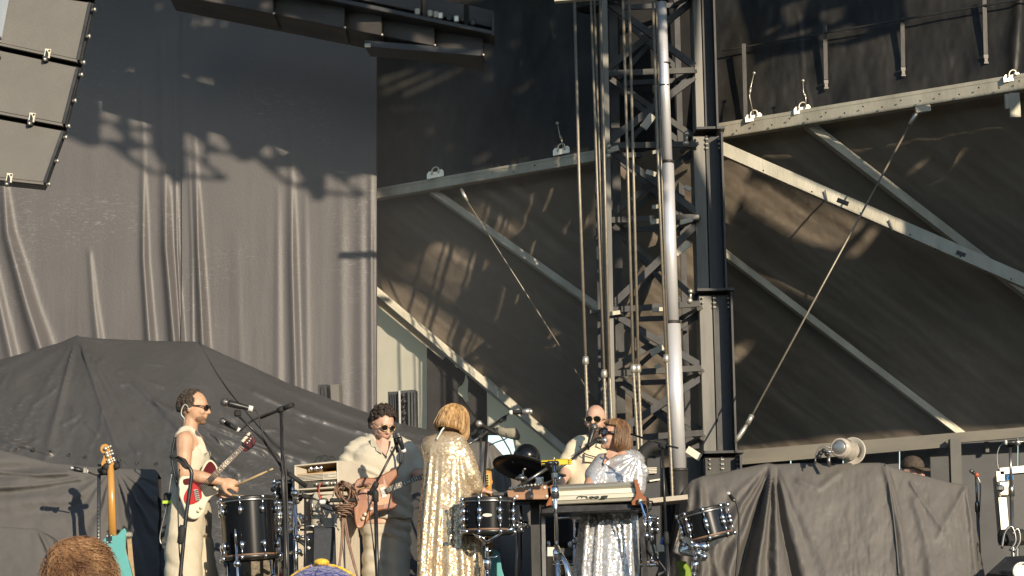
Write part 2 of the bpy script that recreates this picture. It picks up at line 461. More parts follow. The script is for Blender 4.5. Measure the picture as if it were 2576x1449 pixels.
# ------------------------------------------------------------------ back curtain
uu = np.linspace(-700, 948, 560); vv = np.linspace(-330, 1330, 150)
U, V = np.meshgrid(uu, vv)
fadein = np.clip((V - 380) / 260, 0.12, 1)
D = np.zeros_like(U)
for pts, w, a in (([(7, 440), (21, 588), (70, 765), (112, 900), (125, 1300)], (9, 26), (.07, .13)),
                  ([(-30, 600), (0, 765), (34, 920), (50, 1300)], (8, 18), (.03, .06)),
                  ([(358, 200), (363, 659), (379, 880), (385, 1300)], (6, 14), (.04, .075)),
                  ([(405, 100), (420, 623), (443, 880), (450, 1300)], (9, 16), (.07, .11)),
                  ([(436, 200), (446, 623), (461, 880), (465, 1300)], (3, 5), (.02, .035)),
                  ([(476, 400), (484, 623), (490, 1300)], (3, 4), (.012, .012)),
                  ([(488, 300), (501, 623), (514, 880), (520, 1300)], (6, 14), (.04, .09)),
                  ([(226, 640), (236, 760), (250, 880), (255, 1300)], (6, 14), (.01, .045)),
                  ([(732, 300), (736, 659), (745, 960), (748, 1300)], (8, 13), (.035, .055)),
                  ([(700, 480), (702, 1300)], (7, 12), (.006, .016)),
                  ([(768, 420), (775, 1300)], (6, 14), (.004, .012)),
                  ([(595, 600), (615, 1300)], (10, 24), (.002, .010)),
                  ([(858, 300), (862, 1300)], (12, 18), (.006, .015)),
                  ([(905, 200), (912, 1300)], (10, 14), (.007, .016)),
                  ([(932, 100), (938, 1300)], (5, 8), (.018, .026))):
    D += fold(U, V, pts, w, a) * fadein
D += 0.007 * fbm(U / 110, V / 900, 5) + 0.0012 * fbm(U / 9, V / 260, 6) * np.clip((V - 500) / 300, 0, 1)
# seam: the right-hand panel hangs a little in front of the left one
seam = 459 + 8 * np.clip((V - 447) / 410, 0, 1)
P = Wn(U, V, 19.0 + 0 * U); P[:, 1] -= D.ravel()
P = P.reshape(U.shape + (3,))
k = int(np.argmin(abs(uu - 461)))
cur = grid_obj('stage_curtain', P[:, :k + 1], M['curtain'])
tag(cur, 'tall dark curtain panel at far left, behind the hanging loudspeakers', 'curtain', 'back curtains')
P2 = P[:, k - 1:].copy(); P2[:, :, 1] -= 0.03
# turned hem at the free edge so that the panel has thickness
hem = P2[:, -1:].copy(); hem[:, :, 1] += 0.07; hem2 = P2[:, -1:].copy(); hem2[:, :, 0] -= 0.08; hem2[:, :, 1] += 0.09
cur2 = grid_obj('stage_curtain', np.concatenate([P2, hem, hem2], 1), M['curtain'])
tag(cur2, 'tall dark curtain panel whose right edge ends beside the awning', 'curtain', 'back curtains')

# ------------------------------------------------------------------ cloths thrown over gear
def drape(name, m, top, bot, Yt, Yb, folds, nu=200, nv=90, back=0.5, p=0.8, noise_amp=0.012, nsc=(40, 60), seed=1, extra=None, **kw):
    """cloth hanging from the outline `top` (u,v[,dY]) to `bot`; folds: (points, width, amplitude)"""
    top = [q if len(q) == 3 else (*q, 0) for q in top]
    L = [0]
    for a, c in zip(top, top[1:]): L.append(L[-1] + math.hypot(c[0] - a[0], c[1] - a[1]))
    L = np.array(L) / L[-1]; s = np.linspace(0, 1, nu)
    tu = np.interp(s, L, [q[0] for q in top]); tv = np.interp(s, L, [q[1] for q in top]); td = np.interp(s, L, [q[2] for q in top])
    Lb = np.linspace(0, 1, len(bot))
    bu = np.interp(s, Lb, [q[0] for q in bot]); bv = np.interp(s, Lb, [q[1] for q in bot])
    t = np.linspace(0, 1, nv)[:, None]
    U = tu + (bu - tu) * t; V = tv + (bv - tv) * t
    Y = (Yt + td) + (Yb - Yt - td) * t ** p
    D = noise_amp * fbm(U / nsc[0], V / nsc[1], seed)
    for pts, w, a in folds: D = D + fold(U, V, pts, w, a)
    if extra is not None: D = D + extra(U, V)
    D = D * np.clip(t * 14, 0.15, 1)
    P = Wn(U, V, Y).reshape(U.shape + (3,)); P[:, :, 1] -= D
    bk = P[:1].copy(); bk[:, :, 1] += back; bk[:, :, 2] -= 0.03
    bk2 = bk.copy(); bk2[:, :, 1] += 0.05; bk2[:, :, 2] -= 1.2
    return grid_obj(name, np.concatenate([bk2, bk, P], 0), m, **kw)

# the big cover over the riser at the left
pk = (195, 845)
def tarp_extra(U, V):
    a = np.arctan2(V - 838, U - 195); r = np.hypot(U - 195, V - 838)
    s = np.zeros_like(U)
    for ang, w, am in ((1.82, .035, .085), (1.24, .032, .085), (1.08, .02, .03), (0.98, .02, .035), (0.80, .016, .03), (0.72, .014, .025), (0.60, .014, .02), (2.1, .05, .02), (2.5, .1, .03), (2.75, .06, .05)):
        s += am * np.exp(-((a - ang) / w) ** 2) * np.clip(r / 30, 0, 1) * np.exp(-r / 190)
    q = random.Random(12)
    for i in range(130):
        x, y = q.uniform(-60, 1150), q.uniform(880, 1230); L = q.uniform(15, 70); an = math.atan2(y - 838, x - 195) + q.gauss(0, .35) if q.random() < .6 else q.uniform(0, 3.14)
        s += fold(U, V, [(x, y), (x + L * math.cos(an), y + L * math.sin(an))], q.uniform(1.6, 3.4), q.uniform(.006, .02))
    s += .008 * fbm(U / 14, V / 30, 21) * np.clip((V - 950) / 200, 0, 1)
    s += 0.004 * np.sin((V - 0.42 * U) / 7.0 + 3 * fbm(U / 120, V / 90, 8)) * np.exp(-((U - 700) / 330) ** 2) * np.clip((V - 1020) / 60, 0, 1)
    return s
drape('gear_cover', M['cover'],
      [(-520, 1060), (-160, 955), (0, 905), (90, 880), (150, 862), (188, 846), (195, 843), (203, 847), (260, 852), (400, 858), (490, 859), (505, 864), (560, 890),
       (640, 925), (720, 962), (800, 992), (900, 1030), (1000, 1062), (1080, 1082), (1180, 1094), (1225, 1150)],
      [(-520, 1500), (300, 1500), (700, 1500), (1280, 1500)], 17.3, 15.7,
      [([(340, 965), (420, 1040), (500, 1120), (600, 1190)], (6, 20), (.012, .075)),
       ([(392, 1010), (520, 1085), (660, 1140)], (6, 8), (.02, .03)),
       ([(440, 1030), (620, 1110), (760, 1150), (900, 1175)], (7, 9), (.03, .03)),
       ([(600, 905), (700, 965), (860, 1035), (1000, 1080), (1180, 1118)], (9, 12), (.05, .05)),
       ([(640, 985), (760, 1040), (900, 1085), (1060, 1120)], (7, 9), (.03, .03)),
       ([(560, 1075), (700, 1140), (900, 1200)], (8, 10), (.03, .03)),
       ([(0, 1105), (60, 1122), (130, 1142)], (5, 4), (.03, .03)),
       ([(-40, 930), (20, 915), (60, 895), (105, 878)], (12, 3), (.05, .02))],
      nu=330, nv=150, extra=tarp_extra,
      label='huge dark tarpaulin peaked like a tent over the riser at the left', cat='cover')
# lower pale cloth with swags
def low_extra(U, V):
    k = np.clip((300 - U) / 150, 0, 1)
    sag = V - (1175 + 40 * ((U - 20) / 250)); s = 0.030 * np.sin(V / 9.5 + (U - 40) / 60 + 1.5 * fbm(U / 90, V / 60, 3)) * k * np.clip((1340 - V) / 120, 0.2, 1)
    a = np.arctan2(V - 1170, U - 290)
    s += 0.03 * np.sin(a * 21 + 2 * fbm(U / 60, V / 60, 9)) * (1 - k) * np.clip((V - 1180) / 60, 0, 1)
    return s
drape('gear_cover', M['cover_low'],
      [(-420, 1100), (-160, 1118), (0, 1132), (56, 1146), (123, 1163), (226, 1174), (296, 1178), (390, 1181), (398, 1190)],
      [(-420, 1520), (400, 1520)], 15.75, 15.35,
      [([(-20, 1185), (100, 1196), (170, 1192)], (6, 4), (.04, .03)), ([(-20, 1230), (90, 1222), (200, 1205)], (6, 5), (.04, .03))],
      nu=190, nv=120, back=0.15, extra=low_extra, seed=4,
      label='paler grey cloth in sagging swags behind the turquoise guitar', cat='cover')
drape('gear_cover', M['cover_low'],
      [(-120, 1322), (0, 1325), (92, 1330), (100, 1333), (134, 1358), (150, 1400), (156, 1450)],
      [(-120, 1560), (60, 1560), (178, 1560)], 15.15, 14.95,
      [([(100, 1333), (130, 1400), (150, 1500)], (5, 9), (.04, .02))], nu=90, nv=60, back=0.5, seed=6,
      label='low grey cloth over a box at the bottom left corner', cat='cover')
# cover behind the gold cape, in front of the gap with sky
drape('gear_cover', M['drape'],
      [(1130, 1128), (1180, 1112), (1226, 1110), (1240, 1116), (1270, 1150), (1310, 1185), (1340, 1230), (1350, 1300)],
      [(1120, 1520), (1250, 1520), (1380, 1520)], 16.6, 16.1,
      [([(1228, 1112), (1240, 1180), (1250, 1300)], (6, 14), (.04, .05)), ([(1230, 1112), (1210, 1200), (1200, 1330)], (6, 14), (.03, .05)),
       ([(1235, 1115), (1275, 1190), (1300, 1300)], (5, 12), (.03, .05))], nu=110, nv=70, seed=8, back=0.3,
      label='pointed dark cloth behind the gold cape, below the patch of sky', cat='cover')
# big drape at the right
def dr_extra(U, V):
    s = 0.007 * fbm(U / 10, V / 34, 31) * np.clip((U - 2010) / 120, 0.3, 1)
    a = np.arctan2(V - 1150, U - 1945)
    k = np.exp(-((a - 1.75) / .42) ** 2) * np.clip((V - 1180) / 50, 0, 1)
    s += 0.055 * np.sin(a * 30 + 1.2 * fbm(U / 40, V / 70, 12)) * k
    s += 0.03 * np.sin(U / 7.5 + 2 * fbm(U / 60, V / 90, 14)) * np.exp(-((U - 1800) / 75) ** 2) * np.clip((V - 1220) / 60, 0, 1)
    return s
drape('gear_cover', M['drape'],
      [(1650, 1500), (1690, 1380), (1706, 1300), (1716, 1235), (1740, 1208), (1770, 1197), (1812, 1191), (1865, 1178), (1905, 1170), (1932, 1165), (1950, 1168),
       (2010, 1165), (2120, 1165), (2212, 1164), (2225, 1166), (2236, 1172), (2290, 1189), (2350, 1203), (2392, 1214), (2428, 1219), (2436, 1226), (2446, 1270), (2462, 1360), (2478, 1450), (2492, 1520)],
      [(1680, 1540), (1790, 1560), (1900, 1560), (2000, 1560), (2100, 1560), (2200, 1560), (2300, 1560), (2420, 1560), (2495, 1560)], 16.1, 15.5,
      [([(1935, 1168), (1905, 1290), (1870, 1449)], (7, 24), (-.05, -.16)),
       ([(1938, 1166), (1925, 1300), (1905, 1449)], (5, 16), (.03, .07)),
       ([(1955, 1180), (1965, 1300), (2000, 1449)], (5, 12), (-.02, -.10)),
       ([(1760, 1205), (1763, 1280), (1770, 1449)], (9, 13), (.07, .05)),
       ([(1735, 1225), (1728, 1300), (1715, 1449)], (8, 12), (.04, .04)),
       ([(2222, 1168), (2240, 1230), (2262, 1340), (2275, 1449)], (5, 14), (.05, .06)),
       ([(2232, 1180), (2250, 1240), (2262, 1300)], (4, 6), (-.04, -.02)),
       ([(2290, 1215), (2320, 1260), (2370, 1330)], (4, 8), (.03, .02)),
       ([(2428, 1224), (2400, 1280), (2360, 1350)], (5, 12), (.03, .015)),
       ([(2430, 1224), (2442, 1320), (2455, 1449)], (5, 9), (.05, .05)),
       ([(2300, 1260), (2330, 1360), (2340, 1449)], (10, 14), (.03, .03)),
       ([(2110, 1190), (2060, 1230), (2010, 1210)], (8, 8), (.015, .02))],
      nu=420, nv=130, seed=11, back=0.6, extra=dr_extra, noise_amp=0.02,
      label='wide soft drape thrown over the desks at the right', cat='cover')

# ------------------------------------------------------------------ awning of the wing
def quad(TL, TR, BR, BL, s, t):
    a = np.array([*TL]); c = np.array([*TR]); d = np.array([*BR]); e = np.array([*BL])
    s = s[..., None]; t = t[..., None]
    return (a * (1 - s) + c * s) * (1 - t) + (e * (1 - s) + d * s) * t
ATL, ATR, ABR, ABL = (701, 540, 19.98), (3499.6, 58.4, 14.716), (3182, 1032, 17.2), (1495, 1200, 20.0)
s, t = np.meshgrid(np.linspace(0, 1, 420), np.linspace(0, 1, 150))
Q = quad(ATL, ATR, ABR, ABL, s, t)
U, V, Y = Q[..., 0], Q[..., 1], Q[..., 2]
P = Wn(U, V, Y).reshape(U.shape + (3,))
# tight between the rafters, creased along them, gathered below the ridge
raf = (V - 0.76 * U)                                     # constant along a rafter
D = 0.04 * fbm(raf / 90, (V + U) / 900, 41) + 0.011 * fbm(raf / 26, (V + U) / 300, 42, 3) + 0.005 * fbm(U / 25, V / 25, 43)
D += 0.018 * np.sin(raf / 9.0 + 3 * fbm(U / 200, V / 200, 45)) * np.exp(-((raf + 480) / 90) ** 2) * np.exp(-((U - 1150) / 250) ** 2)
D += 0.025 * np.sin(U / 17 + 2.5 * fbm(U / 90, V / 90, 46)) * np.exp(-t * 14)
D += 0.02 * fbm((U + V) / 9, raf / 60, 47, 2) * np.exp(-((U - 1930) / 130) ** 2) * np.exp(-((V - 520) / 80) ** 2)
P[..., 1] -= D
awn = thing('awning', 'big sloping dark awning with steel rafters covering the stage wing', 'awning', tuple(P[-1, 150]))
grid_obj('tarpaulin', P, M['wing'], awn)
def BY(u): return 19.4 - (u - 930) * .00187                # distance of the ridge beam
def on_awn(u, v, lift=0.06):
    """a point just in front of the awning seen at (u, v)"""
    best = None
    j = np.argmin((U - u) ** 2 + (V - v) ** 2); y = Y.ravel()[j]
    return W(u, v, y - lift)
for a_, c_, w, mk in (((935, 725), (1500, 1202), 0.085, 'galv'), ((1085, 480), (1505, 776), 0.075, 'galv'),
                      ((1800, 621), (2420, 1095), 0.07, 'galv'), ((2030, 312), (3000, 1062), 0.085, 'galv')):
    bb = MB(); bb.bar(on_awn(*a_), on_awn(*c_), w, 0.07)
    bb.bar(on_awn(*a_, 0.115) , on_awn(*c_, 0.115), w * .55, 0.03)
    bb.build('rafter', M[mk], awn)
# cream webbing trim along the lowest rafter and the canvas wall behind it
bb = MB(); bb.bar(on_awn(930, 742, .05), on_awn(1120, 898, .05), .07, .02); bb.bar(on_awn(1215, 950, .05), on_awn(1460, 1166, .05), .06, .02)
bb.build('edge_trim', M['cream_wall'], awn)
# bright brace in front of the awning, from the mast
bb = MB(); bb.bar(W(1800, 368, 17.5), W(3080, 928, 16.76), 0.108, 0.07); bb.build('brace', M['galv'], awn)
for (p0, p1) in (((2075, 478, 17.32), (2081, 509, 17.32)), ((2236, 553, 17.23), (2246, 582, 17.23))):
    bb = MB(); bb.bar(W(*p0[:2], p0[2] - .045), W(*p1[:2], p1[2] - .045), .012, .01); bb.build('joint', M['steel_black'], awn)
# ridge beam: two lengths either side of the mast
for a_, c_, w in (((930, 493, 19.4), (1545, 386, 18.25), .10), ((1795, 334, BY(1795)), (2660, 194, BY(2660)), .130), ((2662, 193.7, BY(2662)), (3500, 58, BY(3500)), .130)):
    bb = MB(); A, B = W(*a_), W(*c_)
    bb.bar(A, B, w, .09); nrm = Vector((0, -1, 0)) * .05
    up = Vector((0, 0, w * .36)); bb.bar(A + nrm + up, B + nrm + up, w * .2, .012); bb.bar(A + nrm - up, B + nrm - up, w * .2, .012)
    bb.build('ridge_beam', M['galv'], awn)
# plates, hooks and short straps on the beam
def clamp(u, v, Y, hook=None):
    sc = S(Y)
    bb = MB(); c = W(u, v, Y)
    ax = (W(u + 20, v - 4, Y) - c).normalized(); up = Vector((0, 0, 1)); o = c
    poly = [o + ax * x * sc + up * z * sc for x, z in ((-22, -7), (22, -7), (22, 6), (17, 12), (8, 12), (4, 8), (-4, 8), (-8, 12), (-17, 12), (-22, 6))]
    bb.prism(poly, (0, .02, 0))
    bb.tube(smoothpath([o + ax * x * sc + up * z * sc + Vector((0, -.02, 0)) for x, z in ((-9, 2), (-8, 14), (0, 19), (8, 15), (9, 3))], 4), 2.2 * sc, 6)
    bb.build('clamp_plate', M['zinc'], awn)
    if hook:
        bb = MB(); pts = [W(*q, Y - .03) for q in hook]
        bb.tube(pts, 1.3 * sc, 6); 
        a0, a1 = pts[-2], pts[-1]
        bb.tube([pts[1].lerp(pts[2], .1), pts[1].lerp(pts[2], .9)], 3.0 * sc, 6)
        bb.ball(pts[0], 4.5 * sc, 8)
        bb.build('strap', M['zinc'], awn)
clamp(1896, 297, BY(1896) - .07, [(1897, 184), (1889, 218), (1885, 240), (1895, 288)])
clamp(2018, 277, BY(2018) - .07, [(2020, 203), (2021, 232), (2027, 245), (2027, 270)])
clamp(2546, 196, BY(2546) - .07)
clamp(1412, 381, 18.4, [(1402, 310), (1408, 340), (1413, 352), (1416, 372)])
clamp(1095, 440, 19.0)
bb = MB(); c = W(2552, 265, BY(2552) - .05); bb.box(c, (.085, .03, .2)); bb.box(c + Vector((-.06, 0, .03)), (.03, .04, .12)); bb.build('end_bracket', M['galv'], awn)
# guy wires
def cable(name, pts, r, m, parent=None, n=6, **kw):
    bb = MB(); bb.tube(pts, r, n); return bb.build(name, m, parent, **kw)
gw = thing('guy_wire', 'thick steel guy wire slanting right from the mast foot to the beam', 'guy wire', W(1850, 1113, 16.4), 'guy wires under the awning')
cable('wire', [W(2293, 305, 16.75), W(1885, 1058, 16.55)], 0.0085, M['rope'], gw)
bb = MB(); bb.tube([W(2309, 281, 16.72), W(2301, 292, 16.72), W(2288, 314, 16.72)], [.013, .02, .014], 8); bb.build('turnbuckle', M['zinc'], gw); bb = MB(); bb.tube([W(1892, 1044, 16.50), W(1880, 1068, 16.50)], .02, 8); bb.build('turnbuckle', M['zinc'], gw); bb = MB()
bb.tube([W(1880, 1066, 16.50), W(1868, 1085, 16.50), W(1858, 1100, 16.50), W(1850, 1113, 16.50)], [.012, .02, .02, .01], 8); bb.build('turnbuckle', M['zinc'], gw)
bb = MB(); bb.bar(W(2303, 278, 16.72), W(2340, 272, 16.72), .05, .05); bb.build('bracket', M['galv'], gw)
gw = thing('guy_wire', 'thin steel guy wire from the beam at centre down to the left of the ropes', 'guy wire', W(1490, 990, 18.0), 'guy wires under the awning')
cable('wire', [W(1165, 490, 18.3), W(1500, 1015, 18.6)], 0.006, M['rope'], gw)
bb = MB(); bb.tube([W(1160, 474, 18.2), W(1168, 492, 18.2), W(1176, 506, 18.2)], [.01, .018, .01], 8); bb.build('turnbuckle', M['zinc'], gw)

# upper tarps above the ridge beam
def flat_sheet(name, m, pts_top, pts_bot, nu=120, nv=60, disp=None, **kw):
    s = np.linspace(0, 1, nu); t = np.linspace(0, 1, nv)[:, None]
    f = lambda q, k: np.interp(s, np.linspace(0, 1, len(q)), [p[k] for p in q])
    U = f(pts_top, 0) * (1 - t) + f(pts_bot, 0) * t; V = f(pts_top, 1) * (1 - t) + f(pts_bot, 1) * t; Y = f(pts_top, 2) * (1 - t) + f(pts_bot, 2) * t
    P = Wn(U, V, Y).reshape(U.shape + (3,))
    if disp is not None: P[..., 1] -= disp(U, V)
    return grid_obj(name, P, m, **kw)
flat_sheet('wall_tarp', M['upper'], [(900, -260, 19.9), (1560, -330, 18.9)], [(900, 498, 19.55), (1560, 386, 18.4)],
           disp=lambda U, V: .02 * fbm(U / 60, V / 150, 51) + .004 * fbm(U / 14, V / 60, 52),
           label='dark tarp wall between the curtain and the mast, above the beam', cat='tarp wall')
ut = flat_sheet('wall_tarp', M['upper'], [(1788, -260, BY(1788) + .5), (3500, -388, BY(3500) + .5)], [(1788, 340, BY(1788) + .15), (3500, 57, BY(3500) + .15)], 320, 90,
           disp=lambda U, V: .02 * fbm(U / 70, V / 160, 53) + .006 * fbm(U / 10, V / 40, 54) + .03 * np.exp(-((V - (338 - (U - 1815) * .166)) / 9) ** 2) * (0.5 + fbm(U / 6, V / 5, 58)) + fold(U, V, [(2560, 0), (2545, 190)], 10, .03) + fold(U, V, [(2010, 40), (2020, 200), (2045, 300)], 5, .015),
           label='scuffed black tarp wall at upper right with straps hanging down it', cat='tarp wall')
bb = MB()
for a_, c_ in (((1815, 180), (2585, 2)), ((1815, 350), (2200, 285)),):
    pass
for u0, v0, u1, v1 in ((2075, 62, 2078, 200), (2270, 45, 2272, 168), (2476, -10, 2480, 136), (1871, 110, 1876, 300)):
    st = MB()
    Yl = BY(u0) + .15 + .35 * (1 - (v1 + 280) / 580) - .035
    st.bar(W(u0, v0, Yl), W(u1, v1, Yl - .03), .034, .006)
    st.build('webbing_strap', M['upper'], ut)
    if u0 > 1900:
        st = MB(); c = W(u1, v1 + 6, Yl - .04); st.box(c, (.036, .016, .03)); st.box(c + Vector((0, 0, -.03)), (.026, .012, .035)); st.box(c + Vector((0, 0, -.055)), (.036, .014, .012))
        st.build('strap_buckle', mat('grey_plastic', (0.2, 0.18, 0.16), .5) if 'gp' not in M else M['gp'], ut)
sm = MB(); sm.bar(W(1815, 128, BY(1815) + .18), W(2600, -8, BY(2600) + .22), .014, .012); sm.build('seam', M['upper'], ut)

# cream canvas wall far behind, with a torn gap to the sky
def holed(name, m, outer, holes, Y, disp=None, dy=None, **kw):
    """flat sheet with openings; outlines in picture positions at distance Y (number or function of u,v)"""
    pts = []; edges = []
    for loop in [outer] + holes:
        k = len(pts); pts += [Vector(p) for p in loop]
        edges += [(k + i, k + (i + 1) % len(loop)) for i in range(len(loop))]
    us = [p[0] for p in outer]; vs_ = [p[1] for p in outer]
    inside = lambda p, L: sum(((L[i][1] > p[1]) != (L[i - 1][1] > p[1])) and (p[0] < (L[i - 1][0] - L[i][0]) * (p[1] - L[i][1]) / (L[i - 1][1] - L[i][1]) + L[i][0]) for i in range(len(L))) % 2
    if disp:
        for i in range(40):
            for j in range(24):
                p = (min(us) + (max(us) - min(us)) * (i + .5) / 40, min(vs_) + (max(vs_) - min(vs_)) * (j + .5) / 24)
                if inside(p, outer) and not any(inside(p, h) for h in holes): pts.append(Vector(p))
    V2, E2, F2, *_ = delaunay_2d_cdt(pts, edges, [], 0, 1e-6)
    fs = []
    for f in F2:
        c = (sum(V2[i][0] for i in f) / len(f), sum(V2[i][1] for i in f) / len(f))
        if inside(c, outer) and not any(inside(c, h) for h in holes): fs.append(tuple(f))
    bb = MB()
    for p in V2:
        q = W(p[0], p[1], Y if not callable(Y) else Y(p[0], p[1]))
        if disp: q.y -= float(disp(np.array([p[0]]), np.array([p[1]]))[0])
        bb.v.append(q)
    bb.f = fs; bb.sm = [True] * len(fs)
    if dy:
        pass
    return bb.build(name, m, recalc=False, **kw)
cw = holed('canvas_wall', M['cream_wall'], [(900, 640), (1520, 640), (1560, 1330), (900, 1330)],
      [[(1180, 1112), (1205, 1096), (1222, 1090), (1245, 1094), (1270, 1101), (1290, 1104), (1297, 1140), (1299, 1240), (1180, 1240)]], 20.16,
      disp=lambda U, V: fold(U, V, [(958, 600), (968, 1100)], 5, .05) + fold(U, V, [(1030, 650), (1040, 1100)], 6, .05) + fold(U, V, [(1010, 650), (1014, 1100)], 4, .03) + .03 * fbm(U / 40, V / 120, 61) + .01 * fbm(U / 12, V / 12, 62),
      label='cream canvas tent wall behind the curtain edge, with a gap to the sky', cat='canvas wall')
holed('shade_panel', M['black_cloth'], [(1074, 700), (1224, 820), (1226, 1180), (1074, 1180)],  # dark sheet in place of shade on the canvas; holes give the bright spots
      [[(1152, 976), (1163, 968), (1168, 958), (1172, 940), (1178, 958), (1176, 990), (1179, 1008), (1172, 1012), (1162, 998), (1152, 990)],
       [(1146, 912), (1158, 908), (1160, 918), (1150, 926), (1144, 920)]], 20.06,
      label='dark sheet standing for the shade on the cream canvas wall', cat='shade sheet')
# rolled flap above the gap
bb = MB(); bb.loft([[W(u + math.cos(a) * r * .6, v + math.sin(a) * r, 19.98) + Vector((0, math.sin(a + 1) * r * .003, 0)) for a in [2 * math.pi * k / 10 for k in range(10)]]
                    for u, v, r in ((1205, 1090, 4), (1222, 1086, 9), (1240, 1087, 8), (1258, 1084, 11), (1276, 1090, 12), (1296, 1092, 15), (1304, 1098, 8))])
bb.build('rolled_flap', mat('dull_rolled_canvas', (.30, .28, .21), .8, var=.2, vscale=12, bump=.3, bscale=20), label='bundle of cream canvas rolled up above the gap of sky', cat='canvas roll')

# eave rail and boards at the right
er = thing('side_wall', 'low grey board wall with a pale steel rail under the awning eave', 'side wall', W(2300, 1300, 18.0))
bb = MB(); bb.bar(W(1850, 1147, 18.0), W(3300, 1029, 17.57), .085, .06); bb.build('top_rail', M['rail'], er)
bb = MB(); bb.bar(W(1850, 1163, 17.95), W(2380, 1118, 17.8), .05, .04); bb.build('lower_rail', M['rail'], er)
bb = MB(); bb.bar(W(2401, 1105, 17.7), W(2408, 1330, 17.7), .09, .09); bb.build('post', M['galv_dull'], er)
for u0, u1 in ((1840, 1988), (1992, 2120), (2124, 2262), (2266, 2396), (2412, 2560), (2564, 2720), (2724, 2880), (2884, 3040), (3044, 3220)):
    bb = MB()
    f = lambda u: 1170 - (u - 1850) * .081
    bb.prism([W(u0, f(u0) - 20, 18.1), W(u1, f(u1) - 20, 18.1), W(u1, 1480, 18.1), W(u0, 1480, 18.1)], (0, .04, 0)); bb.build('board', M['panel'], er)
for u in (1944, 2052, 2155, 2293, 2350, 2482):
    bb = MB(); v = 1172 - (u - 1850) * .081; bb.box(W(u, v + 4, 18.0), (.03, .05, .09)); bb.build('hook', M['steel_black'], er)
# dark masking cloth low behind the keyboards
flat_sheet('masking_cloth', M['black_cloth'], [(1250, 1205, 18.6), (1900, 1160, 18.6)], [(1250, 1560, 18.5), (1900, 1560, 18.5)],
           disp=lambda U, V: .05 * np.sin(U / 14) + .04 * fbm(U / 30, V / 80, 71), label='dark masking cloth low behind the keyboard player', cat='curtain')
# ------------------------------------------------------------------ stage smoke hanging before the left curtain
def smoke(name, c, s, dens, nscale, label):
    bb = MB(); bb.ball(c, s, 24); o = bb.build(name, None, label=label, cat='smoke', kind='stuff')
    m = bpy.data.materials.new('stage_smoke'); m.use_nodes = True; n = m.node_tree.nodes; l = m.node_tree.links
    n.remove(n['Principled BSDF'])
    v = n.new('ShaderNodeVolumePrincipled'); v.inputs['Color'].default_value = (.93, .95, 1, 1); v.inputs['Anisotropy'].default_value = -.1
    tc = n.new('ShaderNodeTexCoord'); mp = n.new('ShaderNodeMapping'); mp.inputs['Location'].default_value = (-.5 * 2, -.5 * 2, -.5 * 2); mp.inputs['Scale'].default_value = (2, 2, 2)
    l.new(tc.outputs['Generated'], mp.inputs['Vector'])
    g = n.new('ShaderNodeTexGradient'); g.gradient_type = 'SPHERICAL'; l.new(mp.outputs['Vector'], g.inputs['Vector'])
    t = n.new('ShaderNodeTexNoise'); t.inputs['Scale'].default_value = nscale; t.inputs['Detail'].default_value = 2; l.new(tc.outputs['Object'], t.inputs['Vector'])
    a = n.new('ShaderNodeMath'); a.operation = 'MULTIPLY'; l.new(g.outputs['Fac'], a.inputs[0]); l.new(t.outputs['Fac'], a.inputs[1])
    d = n.new('ShaderNodeMath'); d.operation = 'MULTIPLY'; d.inputs[1].default_value = dens; l.new(a.outputs[0], d.inputs[0])
    l.new(d.outputs[0], v.inputs['Density']); l.new(v.outputs['Volume'], n['Material Output'].inputs['Volume'])
    o.data.materials.append(m); return o
smoke('stage_smoke', W(640, 700, 17.4), (4.2, 1.4, 3.2), .085, .45, 'pale stage smoke drifting in front of the tall left curtain')
smoke('stage_smoke', W(2330, 1050, 16.9), (1.6, .7, 1.1), .05, .8, 'faint smoke low under the awning at the right')
# bolt heads and tape along the steel
for (A_, B_, n_) in ((W(1830, 396, 17.42), W(2640, 750, 16.93), 13), (W(1830, 330, BY(1830) - .08), W(2640, 198, BY(2640) - .08), 17), (W(960, 489, 19.32), W(1480, 398, 18.32), 10)):
    bb = MB()
    for i in range(n_):
        p = A_.lerp(B_, (i + .5) / n_); bb.lathe([(0, -.008), (.007, -.007), (.0075, 0)], p + Vector((0, -.012, .018 if i % 2 else -.012)), (0, 1, 0), 7)
    bb.build('bolt_heads', M['galv_dull'], awn)['kind'] = 'stuff'
for u, v in ((2120, 508), (2420, 640)):
    bb = MB(); c = W(u, v, 17.1); bb.box(c, (.10, .02, .035), Matrix.Rotation(.41, 3, 'Y')); bb.build('tape_wrap', M['steel_black'], awn)
def on_cover(o, u, v):
    """world point of the cover nearest to the picture position"""
    best = None; bd = 1e9
    for q in o.data.vertices:
        p = q.co + ORG[o.name]; a_, b_ = proj(p); d = (a_ - u) ** 2 + (b_ - v) ** 2
        if d < bd: bd = d; best = p
    return best
covers = [o for o in bpy.data.objects if o.name.startswith('gear_cover')]
big = covers[0]
for pts in ([(500, 862), (560, 960), (640, 1060), (720, 1140)],):
    P = [on_cover(big, *q) + Vector((0, -.012, .004)) for q in pts]
    bb = MB(); bb.tube(smoothpath(P, 8), .0055, 6); bb.build('seam', M['cover'], big)
for k in range(9):
    u, v = 40 + k * 44, 1128 + k * 5; p = on_cover(big, u, v)
    bb = MB(); bb.lathe([(.010, -.008), (.017, -.008), (.017, 0), (.010, 0), (.010, -.008)], p + Vector((0, -.01, 0)), (0, -1, .2), 10); bb.build('eyelet', M['galv_dull'], big)
rd = [o for o in covers if 'desks' in o['label']][0]
for pts in ([(2225, 1168), (2238, 1240), (2252, 1340), (2262, 1445)],):
    P = [on_cover(rd, *q) + Vector((0, -.01, 0)) for q in pts]
    bb = MB(); bb.tube(smoothpath(P, 8), .006, 6); bb.build('seam', M['drape'], rd)
